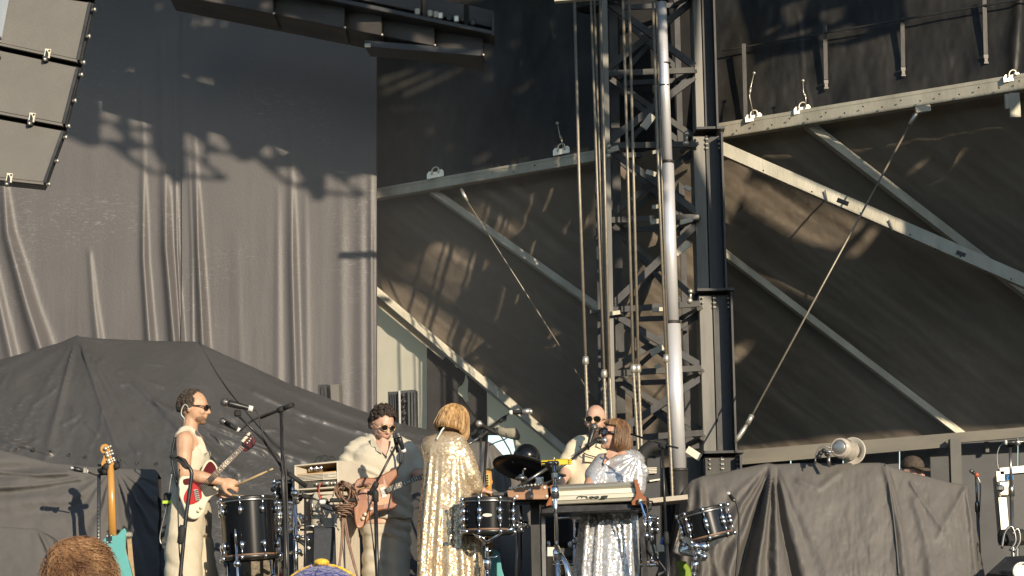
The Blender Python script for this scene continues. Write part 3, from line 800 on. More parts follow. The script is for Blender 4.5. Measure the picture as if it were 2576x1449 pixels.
# ------------------------------------------------------------------ mast tower
flat_sheet('mast_backdrop', M['black_cloth'], [(1545, -300, 18.75), (1810, -300, 18.3)], [(1540, 400, 18.7), (1820, 346, 18.2)], 20, 20,
           label='black cloth filling the gap behind the top of the lattice mast', cat='tarp wall')
M['column'] = mat('grey_column_steel', (.10, .098, .09), .45, .35, vscale=3, col2=(.22, .21, .185), stretch=(2, 2, .25), rvar=.12)
TY = 1.9
def WT(u, v, Y): return W(u, v, Y + TY)
def ST(Y): return S(Y + TY)
tw = thing('mast', 'tall black lattice roof mast with bolted sections right of centre', 'mast', WT(1660, 1620, 15.6))
def bars(name, m, lst, Y, d=None, par=tw):
    for u0, v0, u1, v1, w in lst:
        y0 = Y; y1 = Y
        bb = MB(); bb.bar(WT(u0, v0, y0), WT(u1, v1, y1), w * ST(Y), d or w * ST(Y) * .6); bb.build(name, m, par)
# left legs
bb = MB(); bb.bar(WT(1492, -60, 16.2), WT(1509, 780, 16.2), .042, .05); bb.build('leg', M['steel_black'], tw)
bb = MB(); bb.bar(WT(1506, 780, 16.2), WT(1513, 1480, 16.2), .026, .03); bb.build('leg', M['steel_black'], tw)
bb = MB(); bb.box(WT(1497, 785, 16.1), (.09, .06, .03)); bb.box(WT(1507, 795, 16.1), (.03, .05, .09)); bb.build('bracket', M['galv_dull'], tw)
bb = MB(); bb.angle(WT(1516, -60, 15.3), WT(1546, 1500, 15.3), .07, .012, flip=1); bb.build('leg', M['column'], tw)
bb = MB(); bb.bar(WT(1540, -60, 16.3), WT(1572, 1500, 16.3), .075, .06); bb.build('leg', M['galv_dull'], tw)
bb = MB(); bb.bar(WT(1578, 100, 17.0), WT(1604, 1500, 17.0), .03, .05); bb.build('leg', M['steel_black'], tw)
bb = MB(); bb.bar(WT(1700, -60, 16.4), WT(1742, 1500, 16.4), .05, .05); bb.build('leg', M['steel_black'], tw)
# lattice, front face then rear face
hz = [(-10, 0), (180, 2), (362, 6), (549, 2), (775, -6), (935, -4), (1100, -6)]
uL = lambda v: 1526 + v * .0195
uR = lambda v: 1742 + v * .024
for k, (v, dv) in enumerate(hz):
    bars('strut', M['galv_dull'], [(uL(v), v + 5, uR(v), v - 5 + dv, 15)], 15.35)
    bars('strut', M['steel_black'], [(uL(v) + 20, v + 30, uR(v) - 10, v + 22, 13)], 16.4)
    bb = MB(); bb.bar(WT(uL(v), v + 5, 15.35), WT(uL(v) + 30, v + 25, 16.4), .05, .03); bb.build('strut', M['galv_dull'], tw)
    bb = MB(); bb.bar(WT(uR(v), v, 15.35), WT(uR(v) - 40, v + 20, 16.4), .05, .03); bb.build('strut', M['galv_dull'], tw)
for k in range(len(hz) - 1):
    v0, v1 = hz[k][0], hz[k + 1][0]
    if k % 2 == 0:
        bars('brace', M['steel_black'], [(uL(v0), v0 + 14, uR(v1), v1 - 14, 17)], 15.45)
        bars('brace', M['galv_dull'], [(uL(v1), v1 - 8, uR(v0), v0 + 14, 17)], 15.6)
    else:
        bars('brace', M['galv_dull'], [(uL(v0), v0 + 14, uR(v1), v1 - 14, 14)], 15.6)
        bars('brace', M['steel_black'], [(uL(v1), v1 - 8, uR(v0), v0 + 14, 18)], 15.45)
    bars('brace', M['steel_black'], [(uL(v0) + 24, v0 + 40, uR(v1) - 26, v1 + 10, 14)], 16.4)
    bars('brace', M['galv_dull'], [(uL(v1) + 24, v1 + 20, uR(v0) - 26, v0 + 30, 12)], 16.5)
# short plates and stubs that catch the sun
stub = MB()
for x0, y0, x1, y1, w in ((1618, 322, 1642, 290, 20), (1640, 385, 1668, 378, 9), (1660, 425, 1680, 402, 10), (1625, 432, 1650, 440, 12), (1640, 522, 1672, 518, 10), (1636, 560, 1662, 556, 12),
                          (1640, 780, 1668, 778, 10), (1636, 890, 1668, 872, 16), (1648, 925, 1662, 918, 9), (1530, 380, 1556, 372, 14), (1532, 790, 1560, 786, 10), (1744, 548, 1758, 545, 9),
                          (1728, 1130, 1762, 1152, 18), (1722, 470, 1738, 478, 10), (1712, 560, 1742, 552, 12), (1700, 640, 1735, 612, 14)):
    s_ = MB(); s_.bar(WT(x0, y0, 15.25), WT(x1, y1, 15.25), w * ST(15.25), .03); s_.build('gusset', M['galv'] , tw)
# shackles where the arms join
for u, v in ((1727, 348), (1532, 380), (1737, 745)):
    s_ = MB(); s_.tube([WT(u, v - 18, 15.15), WT(u, v + 14, 15.15)], .012, 8); s_.ball(WT(u, v - 12, 15.12), .022, 8); s_.ball(WT(u - 2, v + 12, 15.12), .026, 8)
    s_.build('shackle', M['zinc'], tw)
# right-hand column: telescoping sections with bolted collars
secs = [(-60, 334, 1741, 1795, 1764), (342, 736, 1742, 1815, 1774), (742, 1140, 1757, 1839, 1792), (1148, 1330, 1774, 1862, 1812)]
for k, (v0, v1, ul, ur, um) in enumerate(secs):
    sl = .030
    f = lambda u, v, vb=v0: u + (v - max(vb, 0)) * sl
    Yc = 15.45 - .02 * k
    bb = MB(); bb.prism([WT(f(ul, v0), v0, Yc), WT(f(um, v0), v0, Yc), WT(f(um, v1), v1, Yc), WT(f(ul, v1), v1, Yc)], (0, .30, 0), .01); bb.build('column_section', M['column'], tw)
    bb = MB(); bb.prism([WT(f(um + 1, v0), v0, Yc + .03), WT(f(ur - 5, v0), v0, Yc + .03), WT(f(ur - 5, v1), v1, Yc + .03), WT(f(um + 1, v1), v1, Yc + .03)], (0, .26, 0)); bb.build('column_web', M['steel_black'], tw)
    bb = MB(); bb.bar(WT(f(ur - 3, v0), v0, Yc), WT(f(ur - 3, v1), v1, Yc), 5 * ST(Yc), .28); bb.bar(WT(f(um + 3, v0), v0, Yc - .004), WT(f(um + 3, v1), v1, Yc - .004), 4 * ST(Yc), .02)
    bb.build('column_flange', M['steel_black'] if k != 2 else M['galv_dull'], tw)
    bb = MB()
    if k < 3:
        u0, u1 = f(ul, v1) - 6, f(ur, v1) + 14
        c = WT((u0 + u1) / 2, v1 + 3, Yc + .1); bb.box(c, ((u1 - u0) * ST(Yc), .44, .02)); bb.build('collar', M['steel_black'], tw)
    if k:
        bb = MB()
        for du in (.12, .46, .5, .92):
            for dv in (8, 20, 31):
                u = f(ul + (ur - ul) * du, v0 + dv)
                bb.lathe([(0.0, -.012), (.011, -.01), (.011, .0)], WT(u, v0 + dv, Yc - .012), (0, 1, 0), 6)
        o_ = bb.build('bolts', M['zinc'], tw); o_['kind'] = 'stuff'
bb = MB(); bb.prism([WT(1772, 1150, 15.38), WT(1862, 1150, 15.38), WT(1864, 1210, 15.38), WT(1774, 1210, 15.38)], (0, .4, 0), .01); bb.build('foot_casting', M['galv_dull'], tw)
# perforated guard at the foot
bb = MB(); bb.prism([WT(1728, 1150, 15.7), WT(1775, 1150, 15.7), WT(1775, 1260, 15.7), WT(1728, 1260, 15.7)], (0, .02, 0))
bb.build('mesh_guard', mat('perforated_mesh', (0.06, .055, .05), .6, vscale=160, col2=(.28, .26, .22)), tw)

# polished telescopic tube in front of the mast
pt = thing('telescopic_pole', 'polished bright metal telescopic pole in front of the lattice mast', 'pole', WT(1712, 1600, 14.9))
def cyl(u0, v0, u1, v1, wpx, Y, name, m, ring=True):
    a_, c_ = WT(u0, v0, Y), WT(u1, v1, Y); bb = MB(); r = wpx / 2 * ST(Y)
    bb.tube([a_, c_], r, 40); return bb.build(name, m, pt)
cyl(1664, 3, 1679.5, 408, 25, 14.95, 'tube', M['pole_chrome'])
cyl(1679.5, 408, 1692, 812, 32, 14.95, 'tube', M['pole_chrome'])
cyl(1692.5, 812, 1707, 1180, 38.5, 14.95, 'tube', M['pole_chrome'])
cyl(1708, 1181, 1712, 1330, 44, 14.95, 'base_sleeve', M['galv_dull'])
cyl(1664, -30, 1664.4, 5, 27, 14.95, 'cap', M['steel_black'])
for u, v, w in ((1679.5, 408, 34), (1692, 811, 40.5), (1708, 1182, 46)):
    cyl(u - .1, v - 3, u + .1, v + 4, w, 14.95, 'collar', M['galv_dull'])
for u, v in ((1671, 214), (1674, 158)):
    cyl(u, v, u + .1, v + 3, 27, 14.95, 'collar', M['galv_dull'])

# steel ropes hanging beside the mast
def rope(label, pts, Y, r, hose=None, fit=None):
    t = thing('lifting_rope', label, 'rope', WT(*pts[-1], Y), 'lifting ropes beside the mast')
    bb = MB(); bb.tube([WT(*p, Y) for p in pts], r, 7); bb.build('rope', M['rope'], t)
    if fit:
        u, v = fit; bb = MB(); bb.tube([WT(u, v - 8, Y), WT(u, v, Y), WT(u + .3, v + 10, Y), WT(u + .6, v + 14, Y)], [.022, .026, .026, .012], 8); bb.build('socket', M['zinc'], t)
    if hose:
        a_, c_ = WT(*hose[0], Y), WT(*hose[1], Y); n = int((a_ - c_).length / .018)
        bb = MB(); P = [a_.lerp(c_, i / n) for i in range(n + 1)]
        bb.tube(P, [.0155 if i % 2 else .0115 for i in range(n + 1)], 7); bb.build('chain', M['rope'], t)
rope('leftmost single steel rope hanging left of the mast', [(1444, -40), (1457, 450), (1473, 905)], 14.9, .013, ((1473, 912), (1478, 1050)), (1473, 905))
rope('steel rope, first of the three close by the left mast leg', [(1485, -40), (1503, 480), (1520, 945)], 14.9, .010, ((1520, 950), (1525, 1110)), (1520, 938))
rope('steel rope, second of the three close by the left mast leg', [(1494, -40), (1511, 480), (1527, 960)], 14.95, .010)
rope('steel rope, third of the three close by the left mast leg', [(1509, -40), (1522, 480), (1534, 960)], 14.9, .011, ((1534, 950), (1541, 1110)), None)
rope('thin steel rope crossing the middle of the lattice, left of a pair', [(1566, -40), (1580, 450), (1593, 925)], 14.85, .012, ((1593, 930), (1606, 1140)), (1593, 925))
rope('thin steel rope crossing the middle of the lattice, right of a pair', [(1582, -40), (1594, 450), (1606, 925)], 14.85, .012, ((1606, 930), (1616, 1180)), (1605, 925))
rope('steel rope running down just left of the polished pole', [(1641, -40), (1657, 450), (1676, 900)], 14.7, .011, ((1677, 908), (1692, 1258)), (1676, 900))
rope('second thin steel rope against the left edge of the polished pole', [(1649, -40), (1665, 450), (1681, 900)], 14.72, .007)

# ------------------------------------------------------------------ hanging loudspeakers, top left
M['spk'] = mat('speaker_grille_cloth', (0.15, 0.142, 0.128), 0.8, vscale=3, col2=(0.178, 0.168, 0.15), bump=0.15, bscale=180)
M['spk_black'] = mat('black_speaker_cabinet', (0.02, 0.02, 0.021), 0.5, var=0.3, vscale=12)
M['alu'] = mat('satin_aluminium', (0.55, 0.53, 0.48), 0.35, 0.8, var=0.12, vscale=9, stretch=(1, 1, .2))
M['logo_cream'] = mat('cream_print', (0.75, 0.70, 0.55), 0.5)
M['logo_dark'] = mat('dark_print', (0.02, 0.03, 0.03), 0.4)
def bl(q, s, t):
    (TL, TR, BR, BL) = q
    return tuple((TL[i] * (1 - s) + TR[i] * s) * (1 - t) + (BL[i] * (1 - s) + BR[i] * s) * t for i in (0, 1))
SPK = [('top', [(-150, -170), (250, -152), (240, -1), (-150, -60)], None),
       ('second', [(-150, -52), (240, 6), (208, 162), (-150, 84)], (119, 134)),
       ('third', [(-150, 92), (208, 170), (170, 322), (-150, 262)], (80, 295)),
       ('lowest', [(-150, 270), (170, 329), (120, 468), (-150, 440)], (23, 447))]
for k, (which, q, lg) in enumerate(SPK):
    Yf = 11.9
    c = W(*bl(q, .5, .5), Yf)
    t = thing('line_array_speaker', {'top': 'sliver of the top hanging loudspeaker at the upper left edge of the view', 'second': 'grey fronted loudspeaker at top left, topmost fully visible of the hanging stack',
              'third': 'grey fronted loudspeaker in the middle of the hanging stack at the left edge', 'lowest': 'grey fronted loudspeaker at the lower end of the hanging stack'}[which], 'loudspeaker', c, 'loudspeakers hanging at the left')
    bb = MB(); bb.prism([W(*p, Yf + .03) for p in q], (-.135, .55, .1), .012); bb.build('cabinet', M['spk_black'], t)
    # grille panel inset from the cabinet edges, side rail in bare metal
    g = [bl(q, .0, .015), bl(q, .962, .015), bl(q, .952, .945), bl(q, .0, .945)]
    bb = MB(); bb.prism([W(*p, Yf) for p in g], (0, .03, 0), .006); bb.build('grille', M['spk'], t)
    bb = MB(); A, B = W(*bl(q, 0, .972), Yf), W(*bl(q, .96, .972), Yf); bb.bar(A, B, 6 * S(Yf), .03); bb.build('lower_rail', M['spk'], t)
    bb = MB(); A, B = W(*bl(q, .97, .03), Yf), W(*bl(q, .965, .95), Yf); bb.bar(A, B, 7 * S(Yf), .03); bb.build('side_rail', M['steel_black'], t)
    for s_ in (.12, .55, .97):
        bb = MB(); p = W(*bl(q, 1.0, s_), Yf); bb.lathe([(0, -.014), (.011, -.010), (.009, .0), (.013, .005), (.013, .012), (0, .014)], p, (1, -.2, .1), 8); bb.build('rigging_pin', M['zinc'], t)
    for i in range(6):
        pass
    if k in (1, 2):
        w0 = .37 if k == 1 else .395
        sp = [bl(q, 0.0, .05), bl(q, {1: .455, 2: .425}[k], .05), bl(q, {1: .425, 2: .41}[k], .93), bl(q, 0, .93)]
        bb = MB(); bb.prism([W(*p, Yf - .012) for p in sp], (0, .02, 0), .004); bb.build('metal_flange', M['alu'], t)
        bb = MB(); p = W(*bl(q, {1: .41, 2: .415}[k], .86 if k == 1 else .12), Yf - .02); bb.lathe([(0, 0), (.012, 0), (.012, .012)], p, (0, 1, 0), 10); bb.build('bolt', M['steel_black'], t)
    if lg:
        u, v = lg
        e1 = Vector((.995, 0, -.12)); e2 = Vector((-.14, 0, -.99))
        o = W(u, v, Yf - .018)
        R = lambda x, y: o + e1 * x * S(Yf) + e2 * y * S(Yf)
        bb = MB(); bb.prism([R(-7.5, -12), R(7.5, -12), R(7.5, 12), R(-7.5, 12)], (0, .012, 0)); pl = bb.build('emblem', M['logo_cream'], t)
        arc = [R(-4.5, 8.5)] + [R(-4.5 + 10 * math.sin(a), 8.5 - 17 * math.cos(a)) for a in [math.pi / 2 * (1 - i / 6) for i in range(7)]]
        arc = [R(-4.5, 8.5), R(4.2, 8.5), R(3.6, 4), R(2.2, -1), R(-.2, -5), R(-4.5, -8.5)]
        bb = MB(); bb.prism([p + Vector((0, -.003, 0)) for p in arc], (0, .004, 0)); bb.build('emblem_mark', M['logo_dark'], pl)
        bb = MB(); bb.ball(R(4.4, -7.5) + Vector((0, -.003, 0)), .006, 8); bb.build('emblem_dot', M['logo_dark'], pl)
        bb = MB(); bb.box(R(-1.5, 16), (.028, .03, .03)); bb.build('latch', M['steel_black'], t)
        bb = MB(); bb.ball(R(-1.5, 19) + Vector((0, -.02, 0)), .010, 8); bb.build('latch_pin', M['zinc'], t)

# ------------------------------------------------------------------ lighting bar across the top
M['bar_dark'] = mat('dusty_black_casing', (0.065, 0.057, 0.052), 0.6, var=0.35, vscale=5, stretch=(.3, 1, 1))
lb = thing('lighting_bar', 'long dark lighting bar slanting across the top of the picture', 'lighting bar', W(900, 40, 17.2))
def slab(name, a, c, d, e, Y0, Y1, dep, m, bev=.01):
    bb = MB(); bb.prism([W(*a, Y0), W(*c, Y1), W(*d, Y1), W(*e, Y0)], (0, dep, 0), bev); return bb.build(name, m, lb)
cuts = [420, 690, 869, 962, 1095, 1217]
top = lambda u: -70 + (u - 480) * .2105          # upper edge of the deep casing
bot = lambda u: -5 + (u - 480) * .198
for a_, c_ in zip(cuts, cuts[1:]):
    slab('casing', (a_, top(a_) ), (c_ - 1.5, top(c_)), (c_ - 1.5, bot(c_)), (a_, bot(a_)), 17.2, 17.1, .5, M['bar_dark'])
    bb = MB(); bb.ball(W(c_ - 1, bot(c_) - 3, 17.08), .012, 6); bb.build('screw', M['zinc'], lb)
slab('rail', (420, top(420) - 16), (1245, top(1245) - 14), (1245, top(1245) - 2), (420, top(420) - 2), 17.0, 16.95, .3, M['steel_black'])
for a_, c_ in ((500, 770), (800, 1060), (1073, 1168), (1178, 1243)):
    slab('lamp_unit', (a_, top(a_) - 66), (c_, top(c_) - 64), (c_, top(c_) - 20), (a_, top(a_) - 20), 17.1, 17.05, .25, M['bar_dark'])
for u, v, m_ in ((1050, 30, 'galv'), (1082, 34, 'galv'), (1097, 37, 'galv'), (1108, 40, 'zinc'), (1148, 48, 'zinc'), (1130, 44, 'steel_black'), (1190, 56, 'steel_black')):
    bb = MB(); bb.bbox(W(u, v, 17.03), (.045, .03, .06), .008); bb.build('lens', M[m_], lb)
slab('end_plate', (1236, 36), (1244, 38), (1244, 92), (1236, 90), 16.95, 16.95, .3, M['bar_dark'])
bb = MB(); bb.bar(W(925, 122, 17.3), W(1215, 146, 17.2), .05, .3); bb.bar(W(925, 112, 17.5), W(1150, 137, 17.5), .03, .02); bb.build('lower_rail', M['steel_black'], lb)
bb = MB(); bb.box(W(925, 115, 17.1), (.05, .03, .03)); bb.build('clip', M['galv'], lb)
# lamp peeping in at the top beside the ropes
hl = thing('hanging_lamp', 'black lamp barrel hanging at the top edge left of the ropes', 'lamp', W(1488, 20, 18.0))
bb = MB(); bb.lathe([(.0, 0), (.09, 0), (.102, .07), (.096, .6)], W(1488, 24, 18.0), (0, 0, 1), 20); bb.build('barrel', M['spk_black'], hl)
bb = MB(); bb.lathe([(.102, 0), (.132, .014), (.132, .036), (.102, .048)], W(1486, 27, 18.0), (0, 0, 1), 20); bb.build('rim', M['spk_black'], hl)
bb = MB(); bb.bar(W(1395, -2, 15.1), W(1700, -26, 15.0), .05, .06); bb.build('cross_tube', M['galv'], label='pale horizontal tube along the top edge above the ropes', cat='tube')
# ------------------------------------------------------------------ drums, stands, microphones, amplifiers
M['gloss_black'] = mat('gloss_black_lacquer', (0.008, 0.009, 0.011), 0.2, coat=0.15, spec=0.35)
M['hoop_black'] = mat('black_hoop', (0.02, 0.02, 0.02), 0.35)
M['head_white'] = mat('drum_head', (0.55, 0.53, 0.48), 0.5)
M['wood_rim'] = mat('drum_wood', (0.20, 0.115, 0.065), 0.5, var=0.25, vscale=20)
M['stand_black'] = mat('black_stand_tube', (0.03, 0.03, 0.032), 0.32, 0.3, rvar=.1, vscale=20, var=.3)
M['stand_grey'] = mat('grey_stand_tube', (0.30, 0.29, 0.27), 0.3, 0.9, var=.15, vscale=20)
M['rubber'] = mat('black_rubber', (0.02, 0.02, 0.02), 0.75, var=.2)
M['mic_black'] = mat('black_mic_body', (0.025, 0.026, 0.027), 0.38, 0.2)
M['mic_grille_dark'] = mat('dark_mic_grille', (0.06, 0.06, 0.06), 0.5, 0.6, vscale=300, col2=(0.2, 0.2, 0.2))
M['mic_grille'] = mat('silver_mic_grille', (0.35, 0.34, 0.33), 0.45, 0.7, vscale=300, col2=(0.6, 0.58, 0.55))
M['white_tape'] = mat('white_tape', (0.75, 0.73, 0.68), 0.6)
M['cable'] = mat('black_cable', (0.02, 0.02, 0.02), 0.5)

def mic(label, head, tail, Yh, Yt, grille='mic_grille_dark', rb=.016, rh=.026, tape=True, cat='microphone', group='stage microphones', body='mic_black', headlen=None):
    a, c = W(*head, Yh), W(*tail, Yt); d = (c - a); L = d.length; d.normalize()
    t = thing('microphone', label, cat, a, group)
    bb = MB(); bb.lathe([(rh * .75, rh * .9), (rb * 1.15, rh * 1.1), (rb, L * .55), (rb * .72, L * .9), (rb * .72, L)], a, d, 14); bb.build('body', M[body], t)
    bb = MB(); k = 7
    bb.lathe([(0, -rh)] + [(rh * math.cos(x), rh * math.sin(x)) for x in [-math.pi / 2 + math.pi * .85 * i / k for i in range(1, k + 1)]], a, d, 16); bb.build('grille', M[grille], t)
    bb = MB(); bb.lathe([(rh * 1.03, -.002), (rh * 1.06, .002), (rh * 1.03, .006)], a + d * rh * .25, d, 16); bb.build('band', M['stand_grey'], t)
    if tape: bb = MB(); bb.lathe([(rb * .8, L * .86), (rb * 1.02, L * .86), (rb * 1.02, L * 1.02), (rb * .8, L * 1.02)], a, d, 12); bb.build('tape', M['white_tape'], t)
    return t
def wire(name_label, pts, Y, r=.006, m='cable', cat='cable', group='microphone cables', nm='cable', smooth=True, n=6):
    P = [W(p[0], p[1], p[2] if len(p) > 2 else Y) for p in pts]
    bb = MB(); bb.tube(smoothpath(P, 6) if smooth else P, r, n)
    return bb.build(nm, M[m], label=name_label, cat=cat, group=group)
def stand(label, base, topp, Y, boom=None, m='stand_black', r=.011, cat='mic stand', legs=True, group='mic stands', clutch=(.45,), low_r=1.35, nm='mic_stand', ext=None):
    """upright from the deck to topp; boom: list of (u,v,Y)"""
    A = W(*base, Y); B = W(*topp, Y)
    foot = A + (A - B) * ((A.z - STAGE - .06) / max(1e-3, (B.z - A.z)))
    foot.z = max(foot.z, STAGE + .02)
    t = thing(nm, label, cat, (foot.x, foot.y, STAGE), group)
    mid = foot.lerp(B, clutch[0])
    bb = MB(); bb.tube([foot, mid], r * low_r, 10); bb.build('lower_tube', M[m], t)
    bb = MB(); bb.tube([mid, B], r, 10); bb.build('upper_tube', M[m], t)
    for k in clutch:
        p = foot.lerp(B, k); d = (B - foot).normalized()
        bb = MB(); bb.lathe([(r * 1.3, -.04), (r * 2.1, -.035), (r * 2.1, .03), (r * 1.4, .045)], p, d, 12); bb.build('clutch', M['rubber' if m == 'stand_black' else m], t)
    if legs:
        for a in (.4, 2.5, 4.6):
            bb = MB(); e = foot + Vector((math.cos(a) * .3, math.sin(a) * .3, 0)); e.z = STAGE + .012
            bb.tube([foot + Vector((0, 0, .1)), e], .008, 8); bb.build('leg', M[m], t)
    if boom:
        P = [W(*p) for p in boom]
        bb = MB(); bb.tube(P, r * .8, 10); bb.build('boom', M[m], t)
        bb = MB(); bb.ball(B, r * 2.2, 10); bb.lathe([(r, -.03), (r * 1.8, -.025), (r * 1.8, .025), (r, .03)], B, (P[-1] - P[0]).normalized(), 10); bb.build('boom_clutch', M['rubber'], t)
        if ext:
            bb = MB(); q = P[-1]; d = (P[-1] - P[-2]).normalized()
            bb.tube([q - d * ext, q], r * 1.5, 10); bb.build('counterweight', M['rubber'], t)
    return t

def drum(label, tl, tr, br, bl_, Y, nl=5, legs=(), badge=None, shell='gloss_black', group='black drums', hoop='hoop_black', lug='chrome', rim=True, bottom='wood_rim', rods=True, flip=0.0, line=True):
    """drum seen from the side: rim corners in the picture"""
    a = (W(*tl, Y) + W(*tr, Y)) / 2; c = (W(*bl_, Y) + W(*br, Y)) / 2
    ax = (a - c); H = ax.length; ax.normalize()
    R = (W(*tr, Y) - W(*tl, Y)).length / 2
    t = thing('drum', label, 'drum', (c.x, c.y, c.z), group)
    Rs = R * .945
    bb = MB(); bb.lathe([(Rs, .015), (Rs, H - .015)], c, ax, 48, cap=False); bb.lathe([(Rs - .006, H - .015), (Rs - .006, .015)], c, ax, 48, cap=False); bb.build('shell', M[shell], t)
    bb = MB(); bb.lathe([(0, H - .004), (Rs * .9, H - .003), (R * .97, H - .008)], c, ax, 40, cap=False); bb.build('batter_head', M['head_white'], t)
    bb = MB(); bb.lathe([(0, .004), (Rs * .9, .003), (R * .97, .008)], c, ax, 40, cap=False); bb.build('bottom_head', M[bottom], t)
    for nm_, h in (('top_hoop', H), ('bottom_hoop', 0)):
        bb = MB(); s_ = 1 if h else -1
        bb.lathe([(R * .96, h - s_ * .022), (R, h - s_ * .02), (R * 1.0, h + s_ * .006), (R * .975, h + s_ * .01), (R * .955, h - .002)], c, ax, 48); bb.build(nm_, M[hoop], t)
        if line:
            bb = MB(); bb.lathe([(R * 1.0, h - s_ * .024), (R * 1.006, h - s_ * .022), (R * 1.006, h - s_ * .014), (R, h - s_ * .012)], c, ax, 48); bb.build(nm_ + '_edge', M['stand_grey' if h else bottom], t)
    x = Vector((1, 0, 0)); x = (x - ax * x.dot(ax)).normalized(); y = ax.cross(x)
    for i in range(nl * 2):
        an = 2 * math.pi * (i + .5) / (nl * 2) + flip
        d = x * math.cos(an) + y * math.sin(an)
        lg = MB()
        for h, s_ in ((H - .085, 1), (.085, -1)):
            p = c + d * (Rs + .012) + ax * h
            lg = MB(); lg.lathe([(0, -.03), (.013, -.022), (.016, 0), (.013, .022), (0, .03)], p, ax, 10)
            lo = lg.build('lug', M[lug], t)
            q = c + d * (R + .012) + ax * (h + s_ * .085)
            rb_ = MB(); rb_.tube([p, q], .0042, 6); rb_.lathe([(.008, -.014), (.011, -.01), (.011, .008), (.006, .014)], q, ax * s_, 8); rb_.build('tension_rod', M['chrome'], lo)
    for (u0, v0, u1, v1, dy) in legs:
        bb = MB(); p0, p1 = W(u0, v0, Y + dy), W(u1, v1, Y + dy); p1z = p0 + (p1 - p0) * ((p0.z - STAGE - .01) / (p0.z - p1.z))
        bb.tube([p0, p1z], .0085, 10)
        ob = bb.build('leg', M['chrome'], t)
        bb = MB(); m_ = p0.lerp(p1, .42); bb.ball(m_, .026, 10, rings=8); bb.build('leg_bracket', M['chrome'], ob)
    if badge:
        u, v, w_, h_ = badge; p = W(u, v, Y); 
        d = -(Vector((0, 1, 0)) - ax * ax.y).normalized(); p = c + ax * ((p - c).dot(ax)) + x * (p - c).dot(x); k = math.sqrt(max(0, Rs ** 2 - (p - c).dot(x) ** 2)); p = p + d * (k + .003)
        bb = MB(); bb.prism([p + x * math.cos(2 * math.pi * i / 16) * w_ * S(Y) + ax * math.sin(2 * math.pi * i / 16) * h_ * S(Y) for i in range(16)], -d * .003); bb.build('badge', M['logo_cream'], t)
    return t, c, ax, R

# floor tom in front of the man in the tank top
t, c, ax, R = drum('tall black floor tom in front of the man in the white tank top', (551, 1259), (694, 1253), (703, 1397), (558, 1413), 14.55, 4,
     legs=((593, 1345, 603, 1520, -.22), (574, 1416, 576, 1520, -.05), (689, 1404, 688, 1520, -.05), (672, 1330, 690, 1500, .2)), flip=.25)
bb = MB(); bb.tube([W(592, 1330, 14.32), W(594, 1368, 14.32)], .007, 8); bb.build('leg', M['chrome'], t)
# tom on a stand beside the gold cape
t, c, ax, R = drum('black concert tom with a white badge beside the gold cape', (1160, 1259), (1292, 1255), (1291, 1338), (1163, 1344), 14.3, 4, badge=(1227, 1300, 12, 4.2), flip=.1)
st = stand('chrome tom stand under the drum beside the gold cape', (1226, 1449), (1224, 1352), 14.35, m='chrome', r=.013, legs=True, group='chrome drum stands', cat='drum stand', nm='drum_stand', clutch=(.72,))
for p in (((1224, 1365), (1190, 1338)), ((1224, 1365), (1262, 1338)), ((1190, 1338), (1158, 1335)), ((1262, 1338), (1292, 1330)), ((1224, 1366), (1210, 1346))):
    bb = MB(); bb.tube([W(*p[0], 14.2), W(*p[1], 14.18)], .012, 8); bb.build('cradle_arm', M['chrome'], st)
for p in ((1230, 1388), (1246, 1402)):
    bb = MB(); bb.tube([W(1225, p[1], 14.3), W(*p, 14.3), W(p[0] + 6, p[1] - 5, 14.3)], .007, 8); bb.build('wing_bolt', M['chrome'], st)
# tilted tom before the right-hand drape
t, c, ax, R = drum('tilted black tom on a chrome stand before the wide soft drape', (1706, 1292), (1827, 1277), (1838, 1350), (1732, 1362), 14.5, 4, flip=.32)
st = stand('chrome stand under the tilted tom before the wide drape', (1746, 1449), (1751, 1385), 14.65, m='chrome', r=.013, group='chrome drum stands', cat='drum stand', nm='drum_stand', clutch=(.8,))
for p in (((1720, 1352), (1748, 1375)), ((1748, 1375), (1768, 1385)), ((1768, 1388), (1806, 1360)), ((1806, 1360), (1822, 1345)), ((1768, 1376), (1770, 1412))):
    bb = MB(); bb.bar(W(*p[0], 14.4), W(*p[1], 14.4), .034, .022); bb.build('cradle_arm', M['chrome'], st)
for p in ((1770, 1376, .04), (1750, 1374, .03), (1771, 1400, .026), (1757, 1392, .024)):
    bb = MB(); bb.ball(W(p[0], p[1], 14.36), p[2], 10); bb.build('knuckle', M['chrome'], st)
# bucket and green thing under it
bb = MB(); a_ = W(1716, 1398, 14.8); bb.lathe([(0, 0), (.105, 0), (.108, .02), (.085, .17), (.08, .17), (.1, .02)], a_ + Vector((.04, 0, 0)), (.15, -.1, 1), 24)
bb.build('metal_bucket', mat('crumpled_foil', (.75, .73, .7), .22, 1.0, bump=.6, bscale=14), label='shiny metal bucket hung below the tilted tom', cat='bucket')
bb = MB(); bb.loft([[W(u + du, v + dv, 14.85) + Vector((0, dy, 0)) for du, dv, dy in ((-w, 0, 0), (-w * .4, 1, -.03), (w * .5, 1, -.035), (w, 0, 0), (w * .4, -1, .03), (-w * .5, -1, .03))] for u, v, w in ((1713, 1412, 12), (1722, 1430, 15), (1728, 1460, 16), (1730, 1500, 15))])
bb.build('cloth_rag', mat('lime_green_cloth', (.20, .30, .035), .8, var=.2, vscale=15), label='lime green rag hanging under the shiny metal bucket', cat='rag')
mic('small clip microphone with white tape above the tilted tom', (1845, 1258), (1832, 1240), 14.6, 14.55, rb=.011, rh=.014)
wire('thin dark stalk holding the small clip microphone', [(1832, 1240), (1842, 1250), (1851, 1262), (1858, 1290), (1858, 1360), (1852, 1449), (1850, 1520)], 14.75, .008)

